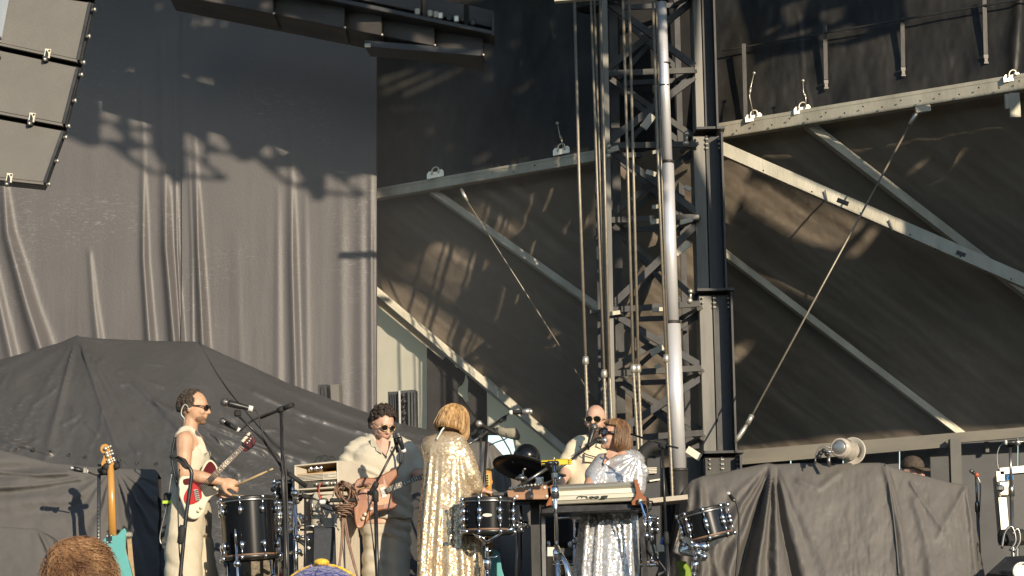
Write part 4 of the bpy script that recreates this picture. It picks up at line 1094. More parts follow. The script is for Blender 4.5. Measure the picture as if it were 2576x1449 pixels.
# snare with chrome shell and gear behind the floor tom
t, c, ax, R = drum('chrome snare drum behind the tall black floor tom', (686, 1268), (752, 1266), (752, 1334), (686, 1337), 15.0, 4, shell='chrome', hoop='chrome', line=False, group='chrome drums', bottom='head_white')
t, c, ax, R = drum('small black tom behind the boom stand, left of the cream amplifier', (690, 1214), (752, 1208), (748, 1262), (697, 1268), 15.3, 4, flip=.2)
bb_t = thing('drum_hardware', 'cluster of chrome clamps and arms between the floor tom and amplifier', 'drum rack', W(745, 1580, 14.9))
bb = MB(); bb.tube([W(742, 1235, 14.8), W(747, 1590, 14.8)], .016, 12); bb.build('post', M['chrome'], bb_t)
for q in (((748, 1242), (738, 1236), .02), ((706, 1222), (716, 1230), .015), ((762, 1350), (742, 1352), .01), ((740, 1352), (772, 1349), .009), ((772, 1349), (780, 1366), .009),
          ((744, 1322), (810, 1324), .006), ((702, 1352), (704, 1470), .012), ((700, 1390), (722, 1402), .014), ((704, 1345), (716, 1330), .016), ((728, 1392), (758, 1386), .014), ((764, 1318), (752, 1292), .016)):
    bb = MB(); bb.tube([W(*q[0], 14.85), W(*q[1], 14.85)], q[2], 8); bb.build('arm', M['chrome'], bb_t)
for u, v, r_ in ((742, 1242, .03), (704, 1402, .028), (748, 1352, .026), (716, 1348, .02), (752, 1388, .022), (766, 1304, .022), (700, 1216, .022)):
    bb = MB(); bb.ball(W(u, v, 14.78), r_, 10); bb.build('clamp', M['chrome'], bb_t)
bb = MB(); bb.bbox(W(771, 1357, 15.0), (.16, .1, .07), .02); bb.build('pedal_box', M['rubber'], bb_t)
mic('drum microphone with white tape clipped over the small black tom', (687, 1231), (706, 1214), 14.7, 14.7, rb=.012, rh=.019)
mic('slim microphone lying toward the chrome post from the amplifier side', (748, 1262), (762, 1250), 14.7, 14.7, rb=.014, rh=.018, tape=False)
mic('low drum microphone with white plug above the grey flat case', (742, 1354), (779, 1380), 14.8, 14.8, rb=.010, rh=.013)
# wicker-ish baskets of cables at the bottom: dark case behind
bb = MB(); bb.bbox(W(668, 1449, 15.3), (.3, .25, .3), .015); bb.build('wicker_box', mat('woven_cane', (.10, .085, .06), .8, vscale=60, col2=(.28, .24, .17)), label='woven cane box low behind the floor tom legs', cat='box')
bb = MB(); bb.ball(W(712, 1449, 14.5), (.024, .024, .03), 10); bb.build('red_flower', mat('red_felt', (.6, .03, .03), .7), label='small red felt ball at the bottom edge left of the blue cap', cat='felt ball')

# cymbals and dome in the middle
M['cymbal'] = mat('dark_cymbal', (0.018, 0.018, 0.018), 0.4, 0.3, rvar=.1, vscale=6, var=.3)
def disc(label, u, v, ru, Y, n, nm='cymbal', m='cymbal', dome=.03, cat='cymbal', group='dark cymbals', thick=.006):
    c = W(u, v, Y); r = ru * S(Y); n = Vector(n).normalized()
    bb = MB(); bb.lathe([(0, dome), (.045, dome * .85), (.06, dome * .5), (r * .6, dome * .25), (r, 0), (r, -thick), (r * .6, dome * .25 - thick), (.06, dome * .5 - thick), (0, dome - thick)], c, n, 48)
    return bb.build(nm, M[m], label=label, cat=cat, group=group)
disc('large dark cymbal tilted to show its underside behind the keyboards', 1318, 1178, 80, 15.3, (.22, .34, 1))
disc('smaller dark cymbal half hidden behind the yellow block', 1385, 1192, 40, 15.5, (.1, -.25, 1))
bb = MB(); r = 33 * S(16.0); bb.lathe([(r * math.cos(x), r * math.sin(x)) for x in [i * math.pi / 2 / 8 for i in range(9)]] , W(1325, 1149, 16.0), (.05, -.9, .35), 32); bb.lathe([(r * 1.05, -.03), (r * 1.05, 0), (r * .98, .01)], W(1325, 1149, 16.0), (.05, -.9, .35), 32)
bb.build('dome_shield', M['gloss_black'], label='round glossy black dome standing behind the large dark cymbal', cat='dome')
cs = thing('cymbal_stand', 'chrome arm and wing nuts holding the dark cymbals', 'cymbal stand', W(1330, 1600, 15.2), 'chrome drum stands')
for q in (((1302, 1226), (1376, 1178), .012), ((1313, 1216), (1316, 1182), .008), ((1318, 1182), (1322, 1178), .01), ((1303, 1226), (1296, 1610), .011)):
    bb = MB(); bb.tube([W(*q[0], 15.05), W(*q[1], 15.05)], q[2], 8); bb.build('arm', M['stand_grey'], cs)
bb = MB(); bb.ball(W(1311, 1203, 15.0), (.045, .04, .022), 12); bb.build('felt_washer', M['stand_grey'], cs)
bb = MB(); bb.ball(W(1311, 1198, 15.0), .02, 10); bb.build('wing_nut', M['chrome'], cs)
bb = MB(); bb.bbox(W(1357, 1210, 15.0), (.06, .02, .06), .012); bb.ball(W(1359, 1216, 14.97), .013, 8); bb.build('bracket', M['chrome'], cs)
# chrome clutch under the wooden end
cl = thing('drum_clutch', 'small chrome multi clamp under the wooden keyboard end', 'clamp', W(1309, 1360, 14.8))
bb = MB(); bb.tube([W(1310, 1272, 14.8), W(1311, 1340, 14.8)], .011, 10); bb.build('rod', M['chrome'], cl)
for q in ((1300, 1322), (1322, 1320), (1310, 1316), (1310, 1332)):
    bb = MB(); bb.ball(W(*q, 14.76), .026, 10); bb.build('knob', M['chrome'], cl)
bb = MB(); bb.tube([W(1311, 1340, 14.85), W(1313, 1560, 14.85)], .008, 8); bb.build('rod', M['stand_black'], cl)

# ------------------------------------------------------------------ mic stands
# 1 front left bent black stand
t = thing('mic_stand', 'bent black mic stand standing in front of the man in the tank top', 'mic stand', W(440, 1600, 14.2), 'mic stands')
bb = MB(); bb.tube(smoothpath([W(437, 1620, 14.2), W(447, 1520, 14.2), W(460, 1380, 14.2), (W(468, 1300, 14.2)), W(481, 1205, 14.2), W(481, 1186, 14.2), W(474, 1174, 14.2), W(464, 1166, 14.2)], 6), .0135, 12); bb.build('tube', M['stand_black'], t)
bb = MB(); bb.lathe([(.014, -.06), (.026, -.05), (.026, .05), (.016, .07)], W(457, 1347, 14.2), (.1, 0, .99), 12); bb.build('clutch', M['rubber'], t)
bb = MB(); bb.loft([[W(u + math.cos(a) * r, v + math.sin(a) * r * .8, 14.2) + Vector((0, math.cos(a * 2) * .02, 0)) for a in [2 * math.pi * k / 8 for k in range(8)]] for u, v, r in ((431, 1153, 3), (440, 1155, 5), (450, 1154, 8), (460, 1160, 10), (466, 1170, 9), (470, 1178, 5))]); bb.build('clip', M['rubber'], t)
bb = MB(); bb.tube([W(440, 1155, 14.2), W(428, 1147, 14.2)], .012, 8); bb.build('clip_arm', M['rubber'], t)
wire('cable trailing down the bent black mic stand', [(452, 1180), (447, 1240), (449, 1320), (452, 1400), (462, 1470), (470, 1560)], 14.24, .005)
# 2 tall stand right of the man, two mics
stand('tall black mic stand with two booms right of the man in the tank top', (717, 1449), (707, 1030), 14.4, boom=[(655, 1052, 14.45), (707, 1030, 14.4), (738, 1018, 14.35)], r=.011, clutch=(.28,), ext=.09)
stand('second black stand behind the tall one with a long falling boom', (722, 1449), (714, 1183), 14.5, boom=[(600, 1046, 14.2), (661, 1105, 14.3), (714, 1183, 14.5), (770, 1223, 14.6)], r=.011, clutch=(.9,), ext=.16)
mic('black vocal microphone level with the sunglasses of the man in the tank top', (565, 1012), (634, 1029), 14.2, 14.25, rb=.021, rh=.029)
mic('lower black microphone pointing up under the first, near the headstock', (560, 1060), (602, 1083), 14.4, 14.45, rb=.017, rh=.025)
bb = MB(); bb.bbox(W(598, 1040, 14.2), (.05, .03, .045), .012); bb.build('mic_clip', M['rubber'], label='black clip under the upper vocal microphone', cat='mic clip')
wire('grey cable looping from the upper vocal microphone to the stand', [(634, 1029), (648, 1038), (656, 1068), (664, 1100), (680, 1125), (700, 1145), (712, 1185), (716, 1260), (717, 1350), (716, 1449), (716, 1530)], 14.3, .005, 'cable')
wire('black cable winding down the tall mic stand', [(604, 1084), (640, 1055), (700, 1034), (712, 1060), (708, 1110), (717, 1160), (722, 1250), (726, 1449), (728, 1530)], 14.42, .007)
# 3 guitarist's stand
stand('black boom stand in front of the man in the cream shirt', (949, 1449), (944, 1222), 14.5, boom=[(1002, 1110, 14.5), (960, 1190, 14.5), (929, 1245, 14.5)], r=.0105, clutch=(.93,), ext=.1)
mic('black vocal microphone under the chin of the man in the cream shirt', (1001, 1094), (1016, 1136), 14.45, 14.5, rb=.018, rh=.022)
mic('second black microphone beside it, pointing down the boom', (994, 1097), (1000, 1138), 14.55, 14.6, rb=.014, rh=.018, tape=False)
wire('cable hanging from the microphones of the man in the cream shirt', [(1017, 1137), (1014, 1160), (1003, 1178), (1000, 1200), (985, 1240), (975, 1290)], 14.5, .006)
wire('thin cable hanging beside the boom stand of the man in the cream shirt', [(925, 1235), (929, 1290), (937, 1350), (944, 1420), (948, 1500)], 14.52, .005)
for u, v in ((932, 1196), (932, 1242), (917, 1264)):
    pass
# 4 gold cape's stands
stand('grey mic stand right of the gold cape', (1213, 1449), (1209, 1098), 14.9, boom=[(1172, 1122, 14.8), (1209, 1098, 14.9), (1272, 1050, 15.1)], r=.009, m='stand_grey', clutch=(.3,), ext=.07)
stand('black stand leaning behind the grey one right of the gold cape', (1212, 1300), (1226, 1082), 15.1, boom=[(1226, 1082, 15.1), (1262, 1052, 15.1), (1278, 1044, 15.1)], r=.010, clutch=(.35,))
mic('silver ball microphone before the face of the woman in the gold cape', (1205, 1066), (1250, 1091), 14.6, 14.65, grille='mic_grille', rb=.015, rh=.025, tape=False)
mic('pale cylinder microphone pointing right above the patch of sky', (1334, 1035), (1282, 1038), 15.0, 15.0, grille='alu', rb=.017, rh=.019)
bb = MB(); bb.tube([W(1313, 1036, 14.99), W(1335, 1034, 14.99)], .0215, 14); bb.build('mic_body_sleeve', M['alu'], label='bare metal sleeve on the front of the pale cylinder microphone', cat='mic sleeve')
wire('black cable looping below the pale cylinder microphone', [(1283, 1038), (1276, 1045), (1274, 1056), (1268, 1060)], 15.0, .005)
wire('black cable drooping across the patch of sky', [(1240, 1075), (1262, 1100), (1276, 1122), (1285, 1140), (1290, 1165)], 15.2, .006)
wire('black cable crossing from the stand towards the patch of sky', [(1230, 1120), (1250, 1112), (1275, 1102), (1272, 1090)], 15.2, .005)
# 5 chrome stand with the yellow block; boom to the singer in silver
t = stand('tall chrome stand carrying the yellow block in front of the keyboard', (1403, 1449), (1394, 1168), 14.1, m='chrome', r=.0135, cat='percussion stand', group='chrome drum stands', clutch=(.46, .83), nm='percussion_stand')
bb = MB(); bb.bbox(W(1397, 1196, 14.07), (.05, .04, .055), .012); bb.build('tilter', M['chrome'], t)
bb = MB(); bb.tube([W(1404, 1210, 14.0), W(1410, 1198, 14.0)], .008, 8); bb.build('wing_nut', M['chrome'], t)
bb = MB(); bb.tube([W(1398, 1371, 14.1), W(1425, 1420, 14.0), W(1440, 1500, 13.95)], .017, 10); bb.build('brace_tube', M['chrome'], t)
M['yellow'] = mat('yellow_plastic', (0.72, 0.52, 0.012), 0.35, coat=.3)
yb = thing('percussion_block', 'bright yellow plastic jam block mounted on the tall chrome stand', 'percussion block', W(1398, 1172, 14.05))
bb = MB(); bb.prism([W(u, v, 14.0) for u, v in ((1361, 1159), (1395, 1157), (1395, 1170), (1362, 1173))], (0, .07, .01), .006); bb.build('body', M['yellow'], yb)
bb = MB(); bb.prism([W(u, v, 13.99) for u, v in ((1397, 1156), (1429, 1155), (1430, 1169), (1398, 1171))], (0, .075, .01), .006); bb.build('body', M['yellow'], yb)
for v in (1157, 1162, 1167):
    bb = MB(); bb.bbox(W(1434, v - .5, 14.0), (.022, .03, .011), .003); bb.build('prong', M['yellow'], yb)
for u, v in ((1370, 1163), (1370, 1169)):
    bb = MB(); bb.bbox(W(u, v, 13.995), (.035, .012, .008), .003); bb.build('slot', M['rubber'], yb)
bb = MB(); bb.bbox(W(1391, 1165, 13.97), (.085, .03, .03), .012); bb.build('bracket', M['rubber'], yb)
for u in (1385, 1398):
    bb = MB(); bb.ball(W(u, 1164, 13.95), .008, 8); bb.build('bolt', M['chrome'], yb)
bb = MB(); bb.tube([W(1394, 1157, 14.05), W(1394, 1150, 14.05)], .006, 8); bb.build('top_screw', M['zinc'], yb)
t = thing('mic_boom', 'pair of thin boom tubes reaching up to the microphone of the woman in silver', 'mic boom', W(1420, 1160, 14.3), 'mic stands')
bb = MB(); bb.tube([W(1395, 1187, 14.3), W(1500, 1110, 14.6)], .010, 8); bb.build('boom', M['stand_black'], t)
bb = MB(); bb.tube([W(1420, 1160, 14.35), W(1490, 1112, 14.6)], .005, 8); bb.build('boom_cable', M['stand_grey'], t)
bb = MB(); bb.tube([W(1478, 1124, 14.52), W(1500, 1108, 14.58)], .016, 8); bb.build('clip', M['rubber'], t)
mic('black microphone with pale grille at the mouth of the woman in silver', (1520, 1108), (1497, 1108), 14.62, 14.6, grille='mic_grille', rb=.024, rh=.026, tape=False)
# 6 stand right of the silver dress
stand('thin black mic stand right of the woman in silver, before the polished pole', (1680, 1449), (1666, 1122), 14.2, boom=[(1587, 1092, 14.4), (1666, 1118, 14.2), (1705, 1127, 14.1)], r=.009, clutch=(.5,))
wire('cable hanging along the thin mic stand right of the woman in silver', [(1630, 1108), (1665, 1120), (1668, 1200), (1676, 1330), (1685, 1449), (1690, 1560)], 14.22, .006)
# 7, 8 far right stands
stand('short mic stand in the shade beyond the right drape', (2461, 1330), (2455, 1200), 16.6, r=.009, clutch=(.8,), m='stand_grey')
mic('small microphone with red clip on the short stand beyond the right drape', (2443, 1185), (2458, 1196), 16.6, 16.6, rb=.012, rh=.015, tape=False)
bb = MB(); bb.ball(W(2457, 1195, 16.55), .02, 8); bb.build('red_clip', mat('red_plastic', (.5, .12, .07), .5), label='small red clip at the top of the short stand beyond the drape', cat='clip')
wire('pale cable down the short stand beyond the right drape', [(2458, 1198), (2466, 1220), (2464, 1280), (2461, 1330), (2458, 1400)], 16.6, .006, 'stand_grey')
stand('pale mic stand in front of the flight case at the right edge', (2547, 1340), (2541, 1118), 15.9, boom=[(2541, 1118, 15.9), (2560, 1112, 15.9), (2600, 1108, 15.9)], m='stand_grey', r=.011, clutch=(.74,))
mic('grey microphone with white plug on the pale stand at the right edge', (2560, 1113), (2528, 1113), 15.85, 15.85, grille='mic_grille', rb=.018, rh=.024)
wire('pale cable arching from the microphone at the right edge', [(2528, 1113), (2514, 1125), (2508, 1150), (2512, 1185)], 15.9, .005, 'stand_grey')
# ------------------------------------------------------------------ flight case, stage right
M['case'] = mat('black_case_laminate', (0.02, 0.021, 0.024), 0.45, var=.3, vscale=30)
fc = thing('flight_case', 'black flight case with metal edges and a blue tape label at the right edge', 'flight case', W(2570, 1460, 16.4))
fq = [(2515, 1186), (2660, 1172), (2676, 1352), (2530, 1361)]
bb = MB(); bb.prism([W(*q, 16.3) for q in fq], (.1, .7, 0), .01); bb.build('body', M['case'], fc)
for p, q, w in ((fq[0], fq[1], .05), (fq[0], fq[3], .06)):
    bb = MB(); bb.bar(W(*p, 16.28), W(*q, 16.28), w, .03); bb.build('edge_strip', M['alu'], fc)
bb = MB(); bb.bbox(W(2526, 1229, 16.25), (.09, .03, .12), .015); la = bb.build('latch_plate', M['zinc'], fc)
bb = MB(); bb.bbox(W(2517, 1228, 16.22), (.06, .04, .05), .012); bb.build('latch', M['chrome'], la)
bb = MB(); bb.prism([W(*q, 16.285) for q in ((2523, 1197), (2549, 1194), (2550, 1207), (2524, 1209))], (0, .004, 0)); tp = bb.build('tape_label', mat('blue_tape', (0.03, 0.22, 0.55), .6), fc)
def stroke(nm, pts, Y, r, m, parent, closed=False):
    bb = MB(); P = [W(p[0], p[1], Y) for p in pts]; bb.tube(P, r, 5); return bb.build(nm, m, parent)
stroke('letter_s', [(2535, 1198.5), (2531.5, 1197.5), (2529, 1199.5), (2531, 1201.5), (2533.5, 1203), (2532, 1205.5), (2528.5, 1205)], 16.278, .0032, M['logo_dark'], tp)
stroke('letter_l', [(2540.5, 1196.5), (2538.5, 1204.5), (2545, 1203)], 16.278, .0032, M['logo_dark'], tp)
bb = MB(); bb.bbox(W(2546, 1352, 15.9), (.2, .15, .12), .03); bb.build('gear_box', M['rubber'], label='small dark gear box at the foot of the flight case', cat='box')
for k, pts in enumerate(([(2520, 1380), (2528, 1340), (2545, 1325), (2555, 1360), (2540, 1385)], [(2550, 1390), (2566, 1360), (2560, 1330), (2546, 1345)])):
    wire(('coil of pale cable at the foot of the flight case', 'second loop of pale cable at the foot of the flight case')[k], pts, 15.7, .010, 'stand_grey')
bb = MB(); bb.prism([W(2478, 1449, 15.3), W(2530, 1400, 15.6), W(2620, 1395, 15.6), (W(2620, 1470, 15.3))], (.1, .5, .0), .03); bb.build('road_case', M['case'], label='slanting dark lid of a case at the bottom right corner', cat='case')
bb = MB(); bb.lathe([(.06, 0), (.075, .0), (.075, .02), (.06, .02), (.06, 0)], W(2572, 1440, 15.2), (0, -1, .2), 20); bb.build('castor_plate', M['zinc'], label='round metal castor plate at the bottom right corner', cat='castor')

# ------------------------------------------------------------------ lamp with white disc on the right drape
lm = thing('reflector_lamp', 'lamp with a clear glass tube and round white reflector on the right drape', 'lamp', W(2135, 1166, 16.0))
ax = Vector((-.55, -.8, .05)).normalized(); c = W(2146, 1135, 16.1); r = 35 * S(16.1)
bb = MB(); bb.lathe([(0, -.05), (r * .5, -.045), (r, 0), (r, .012), (r * .95, .012), (r * .5, -.03), (0, -.035)], c, ax, 40); bb.build('reflector', mat('white_enamel', (.62, .58, .5), .4, coat=.2), lm)
M['clear'] = mat('smoky_clear_plastic', (.45, .40, .33), .12, spec=.8, vscale=30, col2=(.62, .56, .48), coat=.8)
bb = MB(); bb.lathe([(.06, 0), (.075, .05), (.07, .09), (.078, .11), (.072, .16), (.08, .18), (.072, .24), (.058, .25), (.055, .2)], c, ax, 28); bb.build('glass_tube', M['clear'], lm)
bb = MB(); bb.lathe([(.0, .25), (.05, .252), (.056, .245)], c, ax, 24); bb.build('lens', M['alu'], lm)
bb = MB(); bb.tube(smoothpath([W(2090, 1128, 15.9), W(2072, 1122, 15.9), W(2056, 1135, 15.9), W(2050, 1165, 15.9)], 5), .006, 8); bb.build('cable', M['stand_grey'], lm)
bb = MB(); bb.tube([W(2084, 1143, 15.9), W(2086, 1175, 15.9)], .014, 8); bb.build('stem', M['stand_grey'], lm)
for u, v in ((2064, 1140), (2072, 1134), (2080, 1142), (2060, 1148)):
    bb = MB(); bb.ball(W(u, v, 15.88), .02, 8); bb.build('clamp', M['stand_black'], lm)
bb = MB(); bb.tube([W(2074, 1136, 15.88), W(2096, 1137, 15.88)], .008, 8); bb.build('arm', M['chrome'], lm)

# ------------------------------------------------------------------ lamp towers behind
M['lamp_case'] = mat('lamp_casing', (0.04, 0.042, 0.042), 0.45, var=.3, vscale=14)
def lamp_box(label, quads, Y):
    us = [q[0] for Q_ in quads for q in Q_[0]]; t = thing('floor_lamp', label, 'floor lamp', W(sum(us) / len(us), quads[0][0][2][1], Y), 'floor lamps in front of the curtain')
    for Q_, dy, nm, m_ in quads:
        bb = MB(); bb.prism([W(*q, Y + dy) for q in Q_], (.02, .14, 0), .008); bb.build(nm, M[m_], t)
    return t
lamp_box('small dark floor lamp peeping over the tarpaulin slope', [([(800, 968), (824, 967), (826, 1015), (801, 1005)], .02, 'casing', 'lamp_case'), ([(829, 967), (852, 966), (855, 1040), (832, 1024)], -.05, 'front', 'spk')], 18.2)
for i in range(3):
    bb = MB(); bb.bar(W(803 + i * 8, 968, 18.15), W(804 + i * 8, 1010, 18.15), .02, .04); bb.build('fin', M['steel_black'], [o for o in bpy.data.objects if o.name == 'floor_lamp'][0])
l2 = lamp_box('larger dark floor lamp behind the head of the man in the cream shirt', [([(975, 986), (1001, 984), (1003, 1085), (977, 1088)], .02, 'casing', 'lamp_case'), ([(1004, 983), (1043, 980), (1045, 1078), (1006, 1085)], -.06, 'front', 'lamp_case')], 17.4)
for i in range(5):
    bb = MB(); bb.bar(W(978 + i * 5.4, 986, 17.36), W(980 + i * 5.4, 1084, 17.36), .008, .05); bb.build('fin', M['steel_black'], l2)
for u, m_ in ((1005, 'alu'), (1028, 'galv_dull'), (1036, 'lamp_case'), (1043, 'steel_black')):
    bb = MB(); bb.bar(W(u, 983, 17.3), W(u + 2, 1080, 17.3), .016, .03); bb.build('rib', M[m_], l2)
for i in range(6):
    bb = MB(); bb.ball(W(1014 + (i % 2) * 3, 995 + i * 15, 17.3), .02, 8); bb.build('vent', M['steel_black'], l2)

# ------------------------------------------------------------------ cream amplifier stack
M['tolex'] = None
def corrug(name, col, col2, scale, horiz=False):
    m = bpy.data.materials.new(name); m.use_nodes = True; nt = m.node_tree; n = nt.nodes; l = nt.links; b_ = n['Principled BSDF']
    tc = n.new('ShaderNodeTexCoord'); w = n.new('ShaderNodeTexWave'); w.wave_type = 'BANDS'; w.bands_direction = 'Z' if horiz else 'X'
    w.inputs['Scale'].default_value = scale; w.inputs['Distortion'].default_value = .3
    l.new(tc.outputs['Object'], w.inputs['Vector'])
    mx = n.new('ShaderNodeMix'); mx.data_type = 'RGBA'; mx.inputs['A'].default_value = (*col, 1); mx.inputs['B'].default_value = (*col2, 1)
    l.new(w.outputs['Fac'], mx.inputs['Factor']); l.new(mx.outputs['Result'], b_.inputs['Base Color'])
    bp = n.new('ShaderNodeBump'); bp.inputs['Strength'].default_value = .5; bp.inputs['Distance'].default_value = .004
    l.new(w.outputs['Fac'], bp.inputs['Height']); l.new(bp.outputs['Normal'], b_.inputs['Normal']); b_.inputs['Roughness'].default_value = .75
    return m
M['tolex'] = corrug('cream_ribbed_covering', (.47, .415, .33), (.58, .52, .42), 38)
M['tolex_plain'] = mat('cream_piping', (.50, .45, .36), .6, var=.08)
M['amp_dark'] = mat('amp_dark_panel', (.045, .04, .032), .5, var=.3, vscale=20)
M['amp_wood'] = mat('orange_plywood', (.46, .25, .075), .55, vscale=4, col2=(.58, .34, .12), stretch=(1, 1, .2))
M['amp_metal'] = mat('amp_brushed_plate', (.30, .28, .23), .4, .5, var=.15, vscale=40, stretch=(.1, 1, 1))
def box_uv(nm, front, Y, dep, m, parent, bev=.006):
    bb = MB(); bb.prism([W(*q, Y) for q in front], dep, bev); return bb.build(nm, m, parent)
am = thing('amplifier_head', 'cream ribbed amplifier head with glowing-shaped valves, on the tall cabinet', 'amplifier', W(820, 1232, 15.0))
am['label'] = 'cream ribbed amplifier head with open slot showing three valves'
YA = 14.9
dep = Vector((.30, .36, .0))
# front frame of four boards, so that the upper bay is a real recess
FQ = [(740, 1170), (850, 1159), (852, 1227), (741, 1234)]
def fpt(s, t): return bl((FQ[0], FQ[1], FQ[2], FQ[3]), s, t)
def frect(s0, t0, s1, t1): return [fpt(s0, t0), fpt(s1, t0), fpt(s1, t1), fpt(s0, t1)]
for r_ in ((0, 0, 1, .06), (0, .94, 1, 1), (0, .06, .035, .94), (.965, .06, 1, .94)):
    box_uv('frame', frect(*r_), YA, dep * .999, M['tolex_plain'], am, .003)
bb = MB(); sd_ = [(852, 1159), (900, 1160), (900, 1228), (854, 1227)]
bb.prism([W(852, 1159, YA + .004), W(900, 1160, YA + .28), W(900, 1228, YA + .28), W(853, 1227, YA + .004)], (-.012, .012, 0)); bb.build('side', M['tolex'], am)
box_uv('back', frect(.02, .04, .98, .96), YA + .24, (.02, .02, 0), M['amp_dark'], am, .002)
box_uv('inner_floor', frect(.035, .37, .965, .40), YA + .01, (.2, .24, 0), M['amp_wood'], am, .002)
box_uv('inner_side', frect(.035, .06, .05, .38), YA + .01, (.18, .22, 0), M['amp_wood'], am, .001)
bb = MB(); q = frect(.52, .06, .965, .36)
for s_ in (.38, .50, .61):
    u, v = fpt(s_, .34); a_ = W(u, v, YA + .06)
    bb = MB(); bb.lathe([(.016, 0), (.018, .02), (.016, .05), (.009, .06), (0, .062)], a_, (0, 0, 1), 12); bb.build('valve', M['chrome'], am)
for k in range(5):
    t0 = .40 + k * .055
    box_uv('slat', frect(.05, t0, .64, t0 + .035), YA + .005, (.01, .012, 0), M['tolex_plain'], am, .002)
box_uv('plate', frect(.64, .40, .965, .67), YA + .003, (.01, .012, 0), M['tolex_plain'], am, .002)
box_uv('name_tag', frect(.67, .45, .77, .54), YA - .002, (.004, .005, 0), M['amp_metal'], am, .001)
box_uv('plate_print', frect(.67, .58, .95, .61), YA + .0005, (.002, .003, 0), M['amp_metal'], am, .0005)
box_uv('plate_print', frect(.80, .47, .95, .49), YA + .0005, (.002, .003, 0), M['amp_metal'], am, .0005)
box_uv('control_panel', frect(.035, .70, .965, .94), YA + .02, (.03, .03, 0), M['amp_dark'], am, .002)
box_uv('control_strip', frect(.45, .76, .96, .88), YA + .014, (.01, .01, 0), M['amp_metal'], am, .002)
for s_ in (.5, .58, .7, .84, .92):
    u, v = fpt(s_, .82); bb = MB(); bb.lathe([(.0, -.018), (.009, -.018), (.010, 0)], W(u, v, YA + .012), (0, 1, 0), 10); bb.build('knob', M['zinc'], am)
wire('red cable plugged into the amplifier front', [(826, 1216), (812, 1214), (804, 1222), (803, 1240), (808, 1262)], YA - .03, .006, 'red') if 'red' in M else None
M['red'] = mat('red_cable', (.45, .08, .06), .5)
wire('red cable plugged into the amplifier front', [(824, 1217), (812, 1215), (804, 1222), (803, 1240), (808, 1262)], YA - .03, .006, 'red')
bb = MB(); bb.tube([W(812, 1216, YA - .03), W(828, 1215, YA - .03)], .011, 8); bb.build('jack_plug', M['zinc'], label='pale jack plug in the front of the amplifier head', cat='plug')
for k, (u, v) in enumerate(((802, 1156), (814, 1154), (830, 1156))):
    wire(('left', 'middle', 'right')[k] + 'most thin lead lying loose on top of the amplifier head' if k != 1 else 'middle thin lead lying loose on top of the amplifier head', [(u - 10, v + 6), (u - 2, v - 6), (u + 8, v - 7), (u + 18, v + 3)], YA + .15, .005)
# cabinet
cb = thing('speaker_cabinet', 'tall cream ribbed speaker cabinet under the amplifier head', 'amplifier', W(825, 1610, 15.0))
CQ = [(742, 1243), (843, 1235), (849, 1620), (744, 1620)]
cpt = lambda u, v: (u, v)
Yc_ = YA + .02
def crect(u0, v0, u1, v1): return [(u0, v0 + (843 - u0) * .08), (u1, v0 + (843 - u1) * .08), (u1, v1), (u0, v1)]
box_uv('top_board', crect(742, 1235, 844, 1244), Yc_, (.26, .34, 0), M['tolex_plain'], cb, .003)
box_uv('front_panel', crect(808, 1244, 843, 1330), Yc_ + .01, (.05, .06, 0), M['tolex'], cb, .003)
box_uv('front_panel', crect(742, 1244, 762, 1330), Yc_ + .01, (.05, .06, 0), M['tolex'], cb, .003)
box_uv('front_panel', crect(742, 1326, 846, 1640), Yc_ + .01, (.05, .06, 0), M['tolex'], cb, .003)
box_uv('recess_back', crect(758, 1244, 812, 1332), Yc_ + .16, (.01, .02, 0), M['amp_wood'], cb, .002)
bb = MB(); bb.prism([W(762, 1250, Yc_ + .06), W(774, 1252, Yc_ + .16), W(774, 1330, Yc_ + .16), W(762, 1330, Yc_ + .06)], (.004, .0, 0)); bb.build('recess_side', M['amp_wood'], cb)
bb = MB(); bb.prism([W(845, 1234, Yc_ + .004), W(903, 1243, Yc_ + .33), W(909, 1640, Yc_ + .33), W(850, 1640, Yc_ + .004)], (-.012, .012, 0)); bb.build('side', M['tolex'], cb)
bb = MB(); bb.bar(W(843, 1236, Yc_ - .004), W(849, 1640, Yc_ - .004), .02, .01); bb.build('corner_piping', M['tolex_plain'], cb)
for u, v in ((812, 1254), (838, 1252)):
    bb = MB(); bb.ball(W(u, v, Yc_ - .002), .009, 8); bb.build('screw', M['zinc'], cb)
# bottle and clip in the recess
bo = thing('water_bottle', 'clear ribbed water bottle standing in the cabinet recess', 'bottle', W(794, 1328, Yc_))
prof = [(.0, 0), (.034, .002)] + [(.036 if i % 2 else .032, .01 + i * .013) for i in range(14)] + [(.034, .195), (.018, .225), (.014, .23), (.014, .245), (0, .246)]
bb = MB(); bb.lathe(prof, W(795, 1326, Yc_ - .03), (0, 0, 1), 20); bb.build('body', mat('clear_bottle', (.62, .56, .46), .1, spec=.9, coat=1.0, vscale=60, col2=(.3, .27, .2)), bo)
bb = MB(); bb.tube([W(784, 1250, Yc_ - .05), W(787, 1298, Yc_ - .05)], .011, 8); bb.build('holder_arm', M['stand_grey'], label='grey clip arm in front of the water bottle', cat='clip arm')
stand('short black boom with a white plug across the amplifier cabinet', (768, 1400), (768, 1249), YA - .25, boom=[(768, 1249, YA - .25), (800, 1258, YA - .25), (830, 1264, YA - .2)], r=.009, clutch=(.2,))
bb = MB(); bb.bbox(W(811, 1263, YA - .27), (.045, .03, .03), .008); bb.build('plug', M['white_tape'], label='white plug on the short black boom before the cabinet', cat='plug')
for k, pts in enumerate(([(812, 1264), (830, 1270), (840, 1280), (850, 1285), (866, 1278), (880, 1270)], [(810, 1276), (830, 1284), (850, 1284), (870, 1292), (890, 1300)])):
    wire(('black cable swinging from the white plug to the wire sculpture', 'lower black cable swinging to the wire sculpture')[k], pts, YA - .2, .006)
